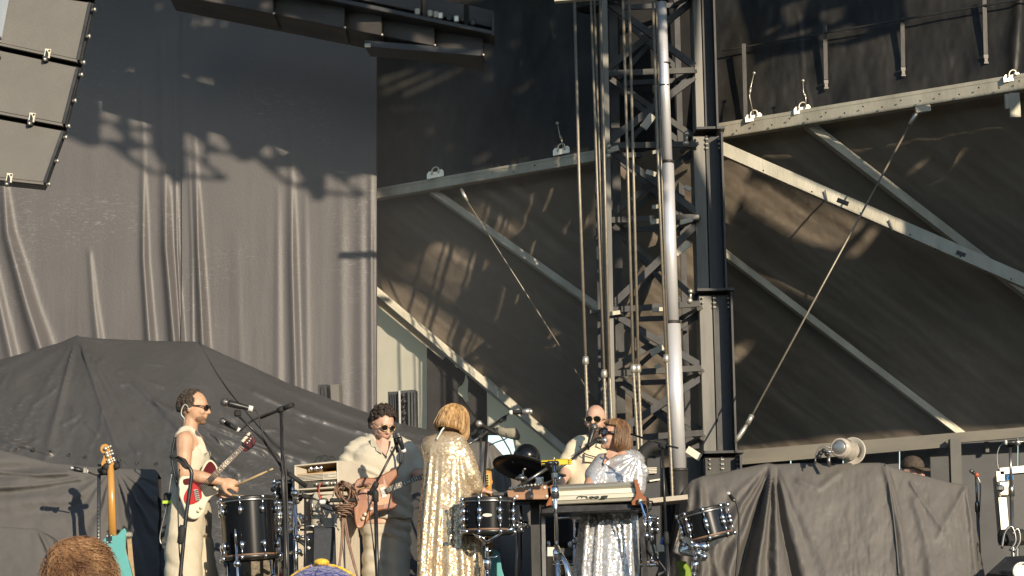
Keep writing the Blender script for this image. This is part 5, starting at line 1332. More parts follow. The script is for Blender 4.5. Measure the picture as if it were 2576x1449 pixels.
# coil of brown cable on a stand: loops
M['brown_wire'] = mat('brown_cable', (.22, .13, .085), .55, var=.25, vscale=30)
ws = thing('cable_coil', 'tangle of brown cable looped over a black crossbar before the cabinet', 'cable coil', W(866, 1340, YA - .3))
r7 = random.Random(5)
for k in range(9):
    a = r7.uniform(0, 6.28); cx, cy = 868 + r7.uniform(-9, 9), 1242 + r7.uniform(-8, 8); rx, ry = r7.uniform(10, 20), r7.uniform(18, 32)
    tl_ = r7.uniform(.15, .7)
    pts = [W(cx + rx * math.cos(x) + ry * math.sin(x) * tl_, cy + ry * math.sin(x) - rx * math.cos(x) * .3, YA - .32 + .05 * math.sin(x * 2 + a)) for x in [2 * math.pi * i / 20 for i in range(21)]]
    bb = MB(); bb.tube(pts, .0055, 6); bb.build('loop', M['brown_wire'], ws)
for k in range(6):
    cx, cy = 866 + r7.uniform(-5, 5), 1274 + k * 5; rx = 24 - k * 2.6
    pts = [W(cx + rx * math.cos(x), cy + 5 * math.sin(x), YA - .32 + rx * S(14.6) * math.sin(x)) for x in [2 * math.pi * i / 20 for i in range(21)]]
    bb = MB(); bb.tube(pts, .0055, 6); bb.build('loop', M['brown_wire'], ws)
bb = MB(); bb.bbox(W(866, 1258, YA - .34), (.2, .03, .028), .008); bb.build('crossbar', M['rubber'], ws)
for pts in ([(862, 1295), (860, 1340), (856, 1400), (850, 1460), (848, 1560)], [(864, 1300), (862, 1350), (852, 1449), (846, 1560)], [(866, 1300), (872, 1350), (890, 1420), (904, 1470), (915, 1560)], [(868, 1300), (880, 1370), (897, 1440), (920, 1560)]):
    bb = MB(); bb.tube(smoothpath([W(*q, YA - .3) for q in pts], 5), .0075, 6); bb.build('hanging_lead', M['brown_wire'], ws)
bb = MB(); bb.tube(smoothpath([W(888, 1238, YA - .3), W(905, 1230, YA - .2), W(925, 1226, YA - .1), W(938, 1234, YA - .05)], 5), .006, 6); bb.build('hanging_lead', mat('tan_lead', (.42, .27, .13), .5), ws)
# grey flat case leaning before the cabinet
bb = MB(); bb.prism([W(786, 1326, YA - .14), W(841, 1325, YA - .14), W(849, 1600, YA - .14), (W(780, 1600, YA - .14))], (0, .1, .0), .02); bb.build('flat_case', mat('grey_fabric_case', (.045, .05, .058), .8, var=.2, vscale=40), label='dark grey flat case leaning against the cream cabinet', cat='case')

# ------------------------------------------------------------------ keyboards
M['kb_metal'] = mat('brushed_champagne_metal', (.46, .44, .36), .38, .55, vscale=3, col2=(.54, .52, .43), stretch=(.05, 1, 30), bump=.05)
M['kb_wood'] = mat('red_brown_varnished_wood', (.24, .075, .025), .3, vscale=7, col2=(.34, .12, .045), coat=.4, stretch=(1, 1, .3))
M['kb_wood2'] = mat('walnut_end', (.30, .15, .075), .5, vscale=5, col2=(.40, .22, .115), stretch=(.4, 1, 3), coat=.1)
kb = thing('keyboard', 'silver keyboard with red wooden ends, its back towards the audience', 'keyboard', W(1495, 1275, 14.5))
KT, KB_ = 14.52, 14.42
# back shell: curved profile with three ribs
prof = [(0, .16, -.02), (.04, .05, 0), (.10, .0, 0), (.2, -.012, 0), (.30, .004, 0), (.33, -.002, 0), (.55, -.004, 0), (.58, -.016, 0), (.78, -.016, 0), (.81, -.004, 0), (.95, .0, 0), (1.0, .012, 0), (1.0, .26, 0)]
rows = []
for t_, dy, dz in prof:
    a_, c_ = bl(((1390, 1220), (1600, 1210), (1600, 1261), (1386, 1271)), 0, t_), bl(((1390, 1220), (1600, 1210), (1600, 1261), (1386, 1271)), 1, t_)
    rows.append([W(*a_, 14.45 + dy), W(*c_, 14.45 + dy)])
bb = MB(); bb.v = [p for r_ in rows for p in r_]; bb.f = [(2 * i, 2 * i + 1, 2 * i + 3, 2 * i + 2) for i in range(len(rows) - 1)]; bb.sm = [False] * len(bb.f)
kt = bb.build('back_shell', M['kb_metal'], kb, recalc=False)
# deck with keys behind the shell
bb = MB(); bb.prism([W(1392, 1222, 14.6), W(1598, 1212, 14.6), W(1598, 1258, 14.6), W(1390, 1266, 14.6)], (0, .3, -.02)); bb.build('key_bed', M['amp_dark'], kb)
for poly, nm_ in (([(1594, 1207), (1604, 1206), (1609, 1225), (1614, 1240), (1620, 1248), (1630, 1252), (1634, 1258), (1634, 1272), (1590, 1271), (1588, 1262), (1598, 1250), (1600, 1240)], 'end_cheek'),
                  ([(1383, 1222), (1391, 1219), (1391, 1232), (1390, 1246), (1388, 1270), (1374, 1274), (1374, 1268), (1382, 1252), (1388, 1246), (1384, 1236)], 'end_cheek')):
    bb = MB(); bb.prism([W(*q, 14.40) for q in poly], (.0, .42, .0), .004); bb.build(nm_, M['kb_wood'], kb)
# maker's script on the back, laid as raised strokes
def lettering(par, rows_, Y, r):
    for nm_, pts in rows_:
        bb = MB(); bb.tube(smoothpath([W(u, v, Y) for u, v in pts], 3), r, 6); bb.build(nm_, M['logo_dark'], par)
def kv(x, y): return (1980 + x / 4.293) * .6389, (1820 + y / 4.293) * .6389
lettering(kt, (('letter_m', [kv(*p) for p in ((1255, 612), (1268, 585), (1290, 580), (1345, 578), (1330, 604), (1350, 582), (1400, 580), (1420, 578), (1410, 596), (1420, 604), (1445, 600))]),
               ('letter_o', [kv(*p) for p in ((1530, 583), (1490, 582), (1465, 592), (1475, 604), (1510, 604), (1540, 594), (1530, 583))]),
               ('letter_o', [kv(*p) for p in ((1615, 580), (1580, 579), (1550, 590), (1560, 602), (1600, 602), (1625, 591), (1615, 580))]),
               ('letter_g', [kv(*p) for p in ((1775, 568), (1700, 572), (1665, 582), (1680, 594), (1720, 592), (1765, 572), (1740, 606), (1650, 612))])), 14.428, .0034)
bb = MB(); bb.bbox(W(1611, 1261, 14.37), (.03, .03, .04), .008); bb.build('socket', M['zinc'], kb)
wire('blue lead plugged into the right end of the silver keyboard', [(1611, 1262), (1614, 1272), (1618, 1285), (1622, 1298)], 14.35, .007, 'blue') if 'blue' in M else None
M['blue'] = mat('blue_cable', (.08, .2, .5), .5)
wire('blue lead plugged into the right end of the silver keyboard', [(1611, 1262), (1614, 1272), (1618, 1285), (1624, 1300)], 14.35, .007, 'blue')
wire('black lead curling from the right end of the silver keyboard', [(1611, 1262), (1630, 1262), (1640, 1262), (1644, 1272)], 14.35, .006)
wire('black lead falling from the right end of the silver keyboard', [(1612, 1264), (1626, 1272), (1630, 1300), (1634, 1340), (1650, 1400), (1680, 1449), (1700, 1560)], 14.35, .008)
k2 = thing('keyboard', 'second keyboard whose walnut end with five screws faces the audience', 'keyboard', W(1330, 1258, 14.5))
bb = MB(); bb.prism([W(*q, 14.42) for q in ((1275, 1234), (1374, 1219), (1377, 1222), (1380, 1253), (1376, 1256), (1279, 1257))], (0, .03, 0), .005); we = bb.build('wooden_end', M['kb_wood2'], k2)
for x, y in ((235, 580), (457, 472), (490, 580), (703, 430), (742, 577)):
    bb = MB(); bb.lathe([(0, -.008), (.010, -.006), (.012, 0)], W(*kv(x, y), 14.418), (0, 1, 0), 10); bb.build('screw', M['white_tape'], we)
bb = MB(); bb.prism([W(*q, 14.46) for q in ((1278, 1236), (1372, 1222), (1376, 1252), (1281, 1255))], (.25, .75, 0), .005); bb.build('case', M['kb_metal'], k2)
for i in range(9):
    bb = MB(); p = W(1283 + i * 9, 1232.5 - i * 1.35, 14.52); bb.lathe([(.009, 0), (.010, .016), (.0, .02)], p, (0, 0, 1), 8); bb.build('knob', M['zinc'], k2)
bb = MB(); bb.bbox(W(1262, 1245, 14.55), (.13, .16, .025), .006); bb.build('side_tray', M['galv_dull'], label='small grey tray left of the walnut keyboard end', cat='tray')
ks = thing('keyboard_stand', 'black bench with grey legs carrying both keyboards', 'keyboard stand', W(1490, 1600, 14.6))
bb = MB(); bb.prism([W(1362, 1273, 14.46), (W(1640, 1266, 14.46)), W(1640, 1281, 14.46), W(1362, 1292, 14.46)], (0, .4, 0), .006); bb.build('bench_top', M['stand_black'], ks)
bb = MB(); bb.prism([W(1376, 1262, 14.44), (W(1392, 1261, 14.44)), W(1392, 1274, 14.44), W(1362, 1276, 14.44)], (0, .3, 0), .006); bb.build('bracket', M['galv_dull'], ks)
for p, q, w, m_ in (((1345, 1262), (1353, 1620), .062, 'galv_dull'), ((1366, 1275), (1372, 1620), .026, 'stand_grey'), ((1610, 1290), (1640, 1620), .03, 'stand_black')):
    bb = MB(); bb.bar(W(*p, 14.7), W(*q, 14.7), w, .05); bb.build('leg', M[m_], ks)
bb = MB(); bb.bar(W(1285, 1262, 14.75), W(1380, 1260, 14.75), .03, .3); bb.build('shelf', M['stand_black'], ks)
# small things under the bench
for k, (q, m_, lab, cat) in enumerate(([((1432, 1284), (1470, 1284), (1478, 1290), (1470, 1300), (1432, 1300)), 'tolex_plain', 'cream pedal housing seen under the keyboard bench', 'pedal'],
                               [((1376, 1376), (1398, 1376), (1398, 1400), (1376, 1400)), 'white_tape', 'white box on the drum rack below the keyboard', 'box'],
                               [((1405, 1378), (1440, 1378), (1440, 1399), (1405, 1399)), 'galv_dull', 'tan metal box on the drum rack below the keyboard', 'box'])):
    bb = MB(); bb.prism([W(*p, 15.0) for p in q], (0, .08, 0), .006); bb.build('small_box', M[m_], label=lab, cat=cat)
dk = thing('drum_rack', 'chrome drum rack in the shade under the keyboard bench', 'drum rack', W(1420, 1600, 15.4))
for p, q, r_ in (((1400, 1303), (1470, 1302), .012), ((1390, 1420), (1470, 1420), .01), ((1443, 1300), (1446, 1600), .009), ((1380, 1360), (1382, 1380), .012), ((1432, 1362), (1434, 1380), .014), ((1608, 1302), (1650, 1302), .012), ((1622, 1295), (1623, 1350), .012), ((1634, 1295), (1636, 1350), .012), ((1610, 1422), (1650, 1420), .012)):
    bb = MB(); bb.tube([W(*p, 15.4), W(*q, 15.4)], r_, 8); bb.build('tube', M['chrome'], dk)
for u, v, r_ in ((1448, 1362, .03), (1625, 1348, .03), (1636, 1352, .03), (1614, 1345, .02), (1620, 1408, .025), (1640, 1412, .02), (1440, 1290, .018)):
    bb = MB(); bb.ball(W(u, v, 15.35), r_, 10); bb.build('clamp', M['chrome'], dk)
drum('black drum standing in the shade under the keyboard', (1398, 1308), (1462, 1306), (1462, 1418), (1398, 1420), 15.7, 4)
drum('narrow black drum in the shade right of the silver dress', (1600, 1306), (1652, 1304), (1652, 1420), (1602, 1422), 15.7, 4)
for k, (u, v) in enumerate(((1641, 1381), (1662, 1381))):
    bb = MB(); bb.bbox(W(u, v, 15.0), (.05, .04, .06), .01); bb.build('foot_clamp', M['logo_cream'], label=('cream clamp block right of the silver dress', 'cream clamp block beside the thin mic stand')[k], cat='clamp block')
bb = MB(); bb.bar(W(1666, 1388, 15.0), W(1663, 1480, 15.0), .05, .04); bb.build('pedal_post', M['galv_dull'], label='grey flat post under the cream clamp block', cat='post')
bb = MB(); bb.tube(smoothpath([W(1668, 1352, 15.0), W(1664, 1362, 15.0), W(1662, 1376, 15.0)], 4), .011, 6); bb.build('cable', M['blue'], label='short blue cable above the cream clamp block', cat='cable')
# racks and shelf behind
bb = MB(); bb.bar(W(1600, 1268, 15.6), W(1725, 1255, 15.6), .034, .4); bb.build('shelf_board', M['tolex'], label='pale shelf board running behind the silver keyboard', cat='shelf')
rk = thing('equipment_rack', 'black equipment rack with vents behind the woman in silver', 'rack', W(1635, 1500, 16.2))
bb = MB(); bb.prism([W(1608, 1150, 16.2), W(1664, 1146, 16.2), W(1668, 1500, 16.2), W(1608, 1500, 16.2)], (0, .5, 0), .02); bb.build('casing', M['case'], rk)
for i in range(4):
    bb = MB(); bb.bar(W(1622, 1178 + i * 4, 16.17), W(1652, 1177 + i * 4, 16.17), .007, .01); bb.build('vent', M['logo_cream'], rk)
bb = MB(); bb.bar(W(1634, 1210, 16.17), W(1660, 1206, 16.17), .012, .01); bb.build('vent', M['logo_cream'], rk)
bb = MB(); bb.tube(smoothpath([W(1612, 1190, 16.1), W(1614, 1150, 16.1), W(1630, 1128, 16.1), W(1655, 1120, 16.1), W(1672, 1125, 16.1)], 5), .05, 10); bb.build('hose', M['rubber'], label='fat grey hose arching behind the woman in silver', cat='hose')
# dark desk and stool bits at middle bottom
bb = MB(); bb.bbox(W(1402, 1330, 15.6), (.25, .2, .3), .04); bb.build('drum_case', M['black_cloth'], label='soft black bag in the shade behind the chrome stand', cat='bag')
# ------------------------------------------------------------------ people
def skin(name, c, c2): return mat(name, tuple(x * .86 for x in c), 0.48, vscale=11, col2=c2, bump=.12, bscale=45, spec=.4)
M['skin_tan'] = skin('tanned_skin', (.56, .33, .205), (.63, .39, .25))
M['skin_pale'] = skin('pale_skin', (.56, .32, .22), (.62, .37, .26))
M['skin_pink'] = skin('pink_skin', (.62, .37, .27), (.68, .43, .32))
M['lens'] = mat('dark_sunglass_lens', (.01, .01, .012), .08, spec=.9, coat=1.0)
M['frame_dark'] = mat('dark_glasses_frame', (.02, .012, .01), .3)
M['frame_gold'] = mat('gold_glasses_frame', (.55, .40, .2), .3, .8)
M['hair_dark'] = mat('dark_brown_hair', (.020, .014, .010), .5, vscale=50, col2=(.065, .045, .033), bump=.4, bscale=70)
M['hair_greying'] = mat('greying_brown_hair', (.035, .026, .02), .55, vscale=45, col2=(.11, .085, .065), bump=.4, bscale=80)
M['stubble'] = mat('short_stubble', (.17, .095, .055), .8, vscale=90, col2=(.30, .18, .11), bump=.3, bscale=200)
M['beard_dark'] = mat('thick_dark_beard', (.03, .02, .014), .8, vscale=40, col2=(.10, .065, .045), bump=.8, bscale=60)
M['tank'] = mat('white_ribbed_cotton', (.60, .55, .43), .85, var=.05, vscale=20, bump=.1, bscale=80)
M['cream_shirt'] = mat('cream_linen_shirt', (.52, .475, .37), .85, vscale=9, col2=(.575, .525, .41), bump=.15, bscale=40)
M['cream_trousers'] = mat('cream_cotton_trousers', (.56, .49, .365), .85, vscale=5, col2=(.62, .55, .41), bump=.3, bscale=16)
M['linen'] = mat('ecru_linen_trousers', (.50, .45, .355), .85, vscale=7, col2=(.58, .52, .41), bump=.5, bscale=14)
M['beige_shirt'] = mat('beige_work_shirt', (.72, .62, .44), .85, vscale=8, col2=(.78, .68, .50), bump=.25, bscale=18)
M['grey_ctn'] = mat('grey_cotton', (.2, .2, .21), .85, var=.1)

class Fr:
    """frame of a head or hand: f forward, l left, u up"""
    def __init__(self, c, f, up=(0, 0, 1), s=1.0):
        self.c = Vector(c); self.f = Vector(f).normalized(); up = Vector(up)
        self.l = up.cross(self.f).normalized(); self.u = self.f.cross(self.l); self.s = s
    def __call__(self, f, l, u): return self.c + (self.f * f + self.l * l + self.u * u) * self.s
    def M(self): return Matrix((self.f, self.l, self.u)).transposed()
def ell(b, F_, f, l, u, rf, rl, ru, n=16): b.ball(F_(f, l, u), (rf * F_.s, rl * F_.s, ru * F_.s), n, F_.M(), max(8, n // 2))
def head(b, F_, ears=True, jaw=1.0):
    ell(b, F_, -.008, 0, .018, .100, .079, .104, 20)
    ell(b, F_, .022, 0, -.035, .072, .066, .075)
    ell(b, F_, .040, 0, -.070, .048, .052 * jaw, .045)
    ell(b, F_, .068, 0, -.098, .024, .026 * jaw, .018, 12)
    ell(b, F_, .080, 0, .026, .016, .050, .014, 12)           # brow
    for s in (-1, 1):
        ell(b, F_, .066, s * .038, -.03, .026, .024, .024, 12)  # cheek
        if ears: ell(b, F_, -.012, s * .080, -.012, .019, .009, .031, 12)
    b.tube([F_(.086, 0, .014), F_(.104, 0, -.012), F_(.113, 0, -.030), F_(.094, 0, -.040)], [.009 * F_.s, .012 * F_.s, .0155 * F_.s, .010 * F_.s], 10)
    for s in (-1, 1): ell(b, F_, .096, s * .012, -.034, .010, .009, .008, 8)
    ell(b, F_, .089, 0, -.058, .011, .024, .006, 10); ell(b, F_, .087, 0, -.069, .011, .021, .007, 10)
def limb(b, pts, r, n=12):
    """tapered limb with round ends"""
    P = [Vector(p) for p in pts]; b.tube(P, list(r), n)
    for p, q in ((P[0], r[0]), (P[-1], r[-1])): b.ball(p, q * .995, 12)
    for p, q in zip(P[1:-1], r[1:-1]): b.ball(p, q * 1.0, 12)
def hand(b, w, d, pn, curl=.5, s=1.0, side=1, spread=.05):
    """w wrist, d towards the fingers, pn out of the palm; fingers curl towards pn"""
    d = Vector(d).normalized(); pn = Vector(pn); pn = (pn - d * pn.dot(d)).normalized(); x = d.cross(pn) * side
    w = Vector(w)
    Mx = Matrix((d, x, pn)).transposed()
    b.ball(w + d * .045 * s, (.052 * s, .042 * s, .017 * s), 14, Mx)
    b.tube([w - d * .02 * s, w + d * .02 * s], [.026 * s, .028 * s], 10)
    for k, (o, L) in enumerate(((-.031, .066), (-.0105, .077), (.0105, .072), (.030, .056))):
        p = w + d * .080 * s + x * o * s; a = 0.12; P = [w + d * .05 * s + x * o * .8 * s, p]
        dd = d + x * (o * spread * 20) * .2
        for j, fr in enumerate((.45, .3, .25)):
            a += curl * (1.0 if j else .8) * (1 + .06 * k)
            p = p + (dd * math.cos(a) + pn * math.sin(a)).normalized() * L * fr * s; P.append(p)
        b.tube(P, [.0105 * s, .0100 * s, .0092 * s, .0085 * s, .0072 * s], 8); b.ball(P[-1], .0074 * s, 8)
    p0 = w + d * .018 * s - x * .026 * s; p1 = p0 + (d * .55 - x * .6 + pn * .35).normalized() * .042 * s
    p2 = p1 + (d * .85 - x * .12 + pn * .5).normalized() * .034 * s; p3 = p2 + (d * .8 + x * .2 + pn * .55).normalized() * .026 * s
    b.tube([p0, p1, p2, p3], [.015 * s, .0125 * s, .011 * s, .0085 * s], 8); b.ball(p3, .0086 * s, 8)
def ring(c, a, bb, n=28, mod=None):
    c = Vector(c); a = Vector(a); bb = Vector(bb)
    out = []
    for i in range(n):
        t = 2 * math.pi * i / n; k = 1 if mod is None else mod(t)
        ct, st = math.cos(t), math.sin(t); e = .82
        out.append(c + (a * math.copysign(abs(ct) ** e, ct) + bb * math.copysign(abs(st) ** e, st)) * k)
    return out
def torso(b, Y, rows, fwd, n=28, mod=None):
    """rows: (u, v, dY, half lateral, half depth)"""
    f = Vector((fwd[0], fwd[1], 0)).normalized(); l = Vector((0, 0, 1)).cross(f)
    b.loft([ring(W(u, v, Y + dy), l * hl, f * hf, n, (lambda t, v=v: mod(t, v)) if mod else None) for u, v, dy, hl, hf in rows])
def wr(amp, sc, seed=0, zs=1.0):
    """cloth wrinkles for `fused`"""
    def g(co):
        return amp * (fbm(co[:, 0] * sc + co[:, 1] * sc * .8, co[:, 2] * sc * zs + co[:, 1] * sc * .3, seed, 3))
    return g
def creases(amp, sc, seed, ang=0.6):
    """slanting drag folds"""
    def g(co):
        q = co[:, 2] * math.cos(ang) + (co[:, 0] + co[:, 1] * .4) * math.sin(ang)
        w = (co[:, 0] - co[:, 2] * .5) * sc * .25
        return amp * np.sin(q * sc * 3 + 5 * fbm(w, q * sc * .4, seed, 2)) * np.clip(.5 + 1.4 * fbm(co[:, 0] * 5, co[:, 2] * 5, seed + 9, 2), 0, 1)
    return g
def both(*fs): return lambda co: sum(f(co) for f in fs)
def glasses(par, F_, lens=(.026, .021), frame='frame_dark', bar=.0035, gap=.032, drop=.0, big=False, temple=True):
    g = MB()
    for s in (-1, 1):
        c = F_(.103, s * gap, .002 + drop)
        n = (F_.f + F_.l * s * .18).normalized(); xx = (F_.l - n * F_.l.dot(n)).normalized(); yy = n.cross(xx)
        pts = [c + xx * math.cos(t) * lens[0] * F_.s + yy * math.sin(t) * lens[1] * F_.s for t in [2 * math.pi * i / 18 for i in range(19)]]
        g.tube(pts, bar, 6)
        if temple: g.tube([c + xx * s * lens[0] * F_.s, F_(.07, s * .078, .010 + drop), F_(-.01, s * .084, .006), F_(-.035, s * .083, -.015)], bar * 1.1, 6)
    g.tube([F_(.106, -.008, .006 + drop), F_(.110, 0, .009 + drop), F_(.106, .008, .006 + drop)], bar, 6)
    o = g.build('sunglasses', M[frame], par)
    for s in (-1, 1):
        g = MB(); c = F_(.104, s * gap, .002 + drop); n = (F_.f + F_.l * s * .18).normalized()
        xx = (F_.l - n * F_.l.dot(n)).normalized(); yy = n.cross(xx)
        g.prism([c + xx * math.cos(t) * lens[0] * F_.s + yy * math.sin(t) * lens[1] * F_.s for t in [2 * math.pi * i / 18 for i in range(18)]], -n * .003)
        g.build('lens', M['lens'], o)
    return o
def curls(par, F_, n, m, keep, r=(.009, .015), lift=.0, seed=1, nm='hair', base=True, bulk=None):
    """short curly hair: many small tufts over a scalp cap"""
    q = random.Random(seed); b = MB()
    i = 0
    while i < n:
        z = q.uniform(-.6, 1); a = q.uniform(-math.pi, math.pi); rr = math.sqrt(max(0, 1 - z * z))
        f, l, u = rr * math.cos(a), rr * math.sin(a), z
        if not keep(f, l, u): continue
        k = (bulk(f, l, u) if bulk else 0) + lift + q.uniform(0, .006)
        p = F_(-.008 + f * (.100 + k), l * (.079 + k), .018 + u * (.104 + k))
        s = q.uniform(*r) * F_.s
        t0 = Vector((q.uniform(-1, 1), q.uniform(-1, 1), q.uniform(-1, 1))).normalized()
        nrm = (p - F_.c).normalized(); t1 = nrm.cross(t0).normalized(); t2 = nrm.cross(t1)
        P = [p + t1 * math.cos(x) * s + t2 * math.sin(x) * s + nrm * (x * .0016) for x in [1.25 * k_ for k_ in range(5)]]
        b.tube(P, [s * .55, s * .62, s * .6, s * .5, s * .25], 5)
        i += 1
    o = b.build(nm, M[m], par, recalc=False)
    return o
def strands(par, F_, n, m, root, length, seed=1, r=.0022, nm='hair', wav=.01, grav=.5, out=.6):
    q = random.Random(seed); b = MB(); i = 0
    while i < n:
        z = q.uniform(-.7, 1); a = q.uniform(-math.pi, math.pi); rr = math.sqrt(max(0, 1 - z * z)); f, l, u = rr * math.cos(a), rr * math.sin(a), z
        if not root(f, l, u): continue
        p = F_(-.008 + f * .1, l * .081, .018 + u * .105); nrm = (p - F_.c).normalized()
        tan = Vector((q.uniform(-1, 1), q.uniform(-1, 1), q.uniform(-.6, .6))); tan = (tan - nrm * tan.dot(nrm)).normalized(); bi = nrm.cross(tan)
        L = q.uniform(*length); P = [p - nrm * .01]; st = 7; ph = q.uniform(0, 6); fq = q.uniform(1.5, 3)
        for k in range(st):
            t = (k + 1) / st
            P.append(p + nrm * L * out * (t - .45 * t * t) + tan * L * .5 * t + Vector((0, 0, -1)) * grav * L * t * t + (tan * math.cos(ph + fq * t * 4) + bi * math.sin(ph + fq * t * 4)) * wav * t)
        b.tube(P, [r * 1.3] * 2 + [r] * (st - 2) + [r * .35], 4, cap=False); i += 1
    return b.build(nm, M[m], par, recalc=False)
def bob(par, F_, m, hem=-.115, front=-.1, wid=1.0, fringe=None, seed=1, win=.85, back=None, tilt=0, flare=.0):
    """chin-length bob: shell with combed locks and an opening for the face"""
    q = random.Random(seed); n = 168; k = 26; rows_o = []; rows_i = []
    lock = [q.uniform(-1, 1) for _ in range(n)]
    for j in range(k + 1):
        t = j / k; ro = []; ri = []
        for i in range(n):
            a = 2 * math.pi * i / n - math.pi                    # 0 = front
            hm = hem + (front - hem) * max(0, math.cos(a))
            if abs(a) < win and fringe is not None:
                e = min(1, (win - abs(a)) / .12); hm = hm * (1 - e) + fringe * e
            # from the crown over the dome then straight down
            ztop = .135; s = t
            z = ztop + (hm - ztop) * s ** 1.25
            zz = min(1, max(0, (z - .0) / .135))
            R = math.sqrt(max(0, 1 - zz ** 2.3)) if z > 0 else 1 + .05 * math.sin(min(1, -z / .1) * math.pi)
            lk = .0016 * math.sin(a * 23 + 2.2 * math.sin(a * 4 + seed)) * min(1, t * 2)
            R *= 1 - .13 * max(0, (t - .86) / .14) ** 2
            R = max(R, .02) * (1 + flare * max(0, min(1, (.05 - z) / .13)))
            rf, rl = .112 * R + lk, .098 * wid * R + lk
            ro.append(F_(-.010 + math.cos(a) * rf, math.sin(a) * rl, z))
            ri.append(F_(-.010 + math.cos(a) * (rf - .012), math.sin(a) * (rl - .012), z + .004))
        rows_o.append(ro); rows_i.append(ri)
    b = MB(); b.loft(rows_o + rows_i[::-1], cap=False)
    # combed strands lying over the shell
    for s in range(1100):
        i0 = q.randrange(n); dr = q.uniform(-3, 3); fly = q.uniform(0, .004) if q.random() < .85 else q.uniform(0, .016); t0 = q.uniform(.02, .5); t1 = q.uniform(.85, 1.0) if t0 < .3 else 1.0
        P = []; R_ = q.uniform(.0009, .0022)
        for k_ in range(11):
            t = t0 + (t1 - t0) * k_ / 10; j = min(k, t * k); j0 = int(j); j1 = min(k, j0 + 1); fx = j - j0
            i = int(i0 + dr * t) % n
            p = rows_o[j0][i].lerp(rows_o[j1][i], fx); P.append(p + (p - F_(-.01, 0, min(.02, (p - F_.c).dot(F_.u) / F_.s))).normalized() * (.001 + fly * t))
        b.tube(P, [R_ * .4] + [R_] * 9 + [R_ * .4], 4, cap=False)
    return b.build('hair', M[m], par, recalc=False)
def hair_mat(nm, c, c2, sc=60, rough=.38):
    return mat(nm, c, rough, vscale=sc, col2=c2, stretch=(1, 1, .07), bump=.35, bscale=sc * 1.5, spec=.6)
M['hair_gold'] = hair_mat('copper_blonde_hair', (.26, .125, .042), (.78, .52, .24))
M['hair_brown'] = hair_mat('highlighted_brown_hair', (.075, .036, .018), (.38, .22, .11))
M['hair_red'] = mat('auburn_hair', (.11, .045, .02), .45, vscale=9, col2=(.52, .30, .14), spec=.5)

# ---- the man in the white tank top, in profile
Y1 = 14.8
fw = (.985, -.17)
H1 = Fr(W(489, 1026, Y1), (.98, -.16, -.07), (.02, 0, 1))
b = MB(); head(b, H1)
limb(b, [W(483, 1048, Y1), W(478, 1075, Y1), W(474, 1102, Y1)], [.052, .054, .068])
torso(b, Y1, [(476, 1084, 0, .07, .055), (475, 1098, 0, .155, .085), (476, 1118, 0, .185, .112), (478, 1145, 0, .175, .120), (477, 1185, 0, .16, .112), (476, 1225, 0, .15, .105), (475, 1265, 0, .165, .115), (474, 1300, 0, .17, .12)], fw)
limb(b, [W(465, 1107, Y1 - .17), W(463, 1150, Y1 - .21), W(463, 1192, Y1 - .22)], [.064, .054, .045])
limb(b, [W(463, 1193, Y1 - .22), W(505, 1200, Y1 - .24), W(553, 1211, Y1 - .22)], [.046, .045, .029])
hand(b, W(556, 1212, Y1 - .22), (.95, .05, -.22), (.1, .8, -.45), .62, 1.08, 1)
limb(b, [W(484, 1107, Y1 + .17), W(492, 1160, Y1 + .2), W(500, 1206, Y1 + .16)], [.062, .05, .044])
limb(b, [W(500, 1206, Y1 + .16), W(525, 1225, Y1 + .04), W(545, 1238, Y1 - .06)], [.044, .04, .028])
hand(b, W(547, 1239, Y1 - .07), (.9, -.1, -.3), (0, .7, -.7), .6, 1.0, 1)
for u0, u1, dy in ((466, 462, -.1), (486, 496, .1)):
    limb(b, [W(u0, 1290, Y1 + dy), W(u1, 1440, Y1 + dy), W(u1 - 4, 1590, Y1 + dy)], [.085, .062, .045])
    limb(b, [W(u1 - 4, 1605, Y1 + dy) , W(u1 + 50, 1612, Y1 + dy)], [.04, .032])
p1 = b.fused('person', M['skin_tan'], .0065, 3, label='man in a white tank top and cream trousers drumming with a stick', cat='person')
# tank top
b = MB()
torso(b, Y1, [(480, 1124, 0, .150, .112), (479, 1140, 0, .178, .130), (478, 1165, 0, .178, .131), (477, 1195, 0, .168, .122), (476, 1225, 0, .160, .114), (475, 1255, 0, .172, .124), (475, 1268, 0, .175, .127)], fw, 40)
for s in (-.095, .095):
    b.tube(smoothpath([W(516, 1142, Y1 + s), W(504, 1116, Y1 + s), W(490, 1091, Y1 + s), W(478, 1080, Y1 + s), W(464, 1080, Y1 + s), W(449, 1095, Y1 + s), W(438, 1115, Y1 + s), W(433, 1142, Y1 + s)], 5), .024, 10)
b.fused('tank_top', M['tank'], .009, 3, p1, both(wr(.007, 12, 3), creases(.004, 30, 5)))
b = MB()
torso(b, Y1, [(474, 1240, 0, .175, .126), (474, 1270, 0, .19, .138), (474, 1310, 0, .2, .142), (475, 1350, 0, .2, .13)], fw, 32)
torso(b, Y1 - .1, [(466, 1300, 0, .11, .125), (462, 1380, 0, .12, .120), (461, 1449, 0, .125, .125), (460, 1590, 0, .13, .13)], fw, 24)
torso(b, Y1 + .1, [(488, 1300, 0, .11, .115), (497, 1380, 0, .12, .105), (502, 1449, 0, .125, .105), (505, 1590, 0, .13, .11)], fw, 24)
b.fused('trousers', M['cream_trousers'], .012, 4, p1, both(wr(.014, 7, 8, .35), creases(.005, 18, 4, .9)))
curls(p1, H1, 1500, 'hair_greying', lambda f, l, u: (u > -.38 and f < .25 - .9 * max(0, -u)) and not (f > .12 and u < .78 and abs(l) < .9 and f > .05 + .25 * (u - .2)) , (.0035, .0065), .001, 4, bulk=lambda f, l, u: .010 * max(0, -f) + .002)
b = MB(); ell(b, H1, .041, 0, -.070, .051, .055, .043, 16); ell(b, H1, .068, 0, -.099, .026, .028, .019, 12)
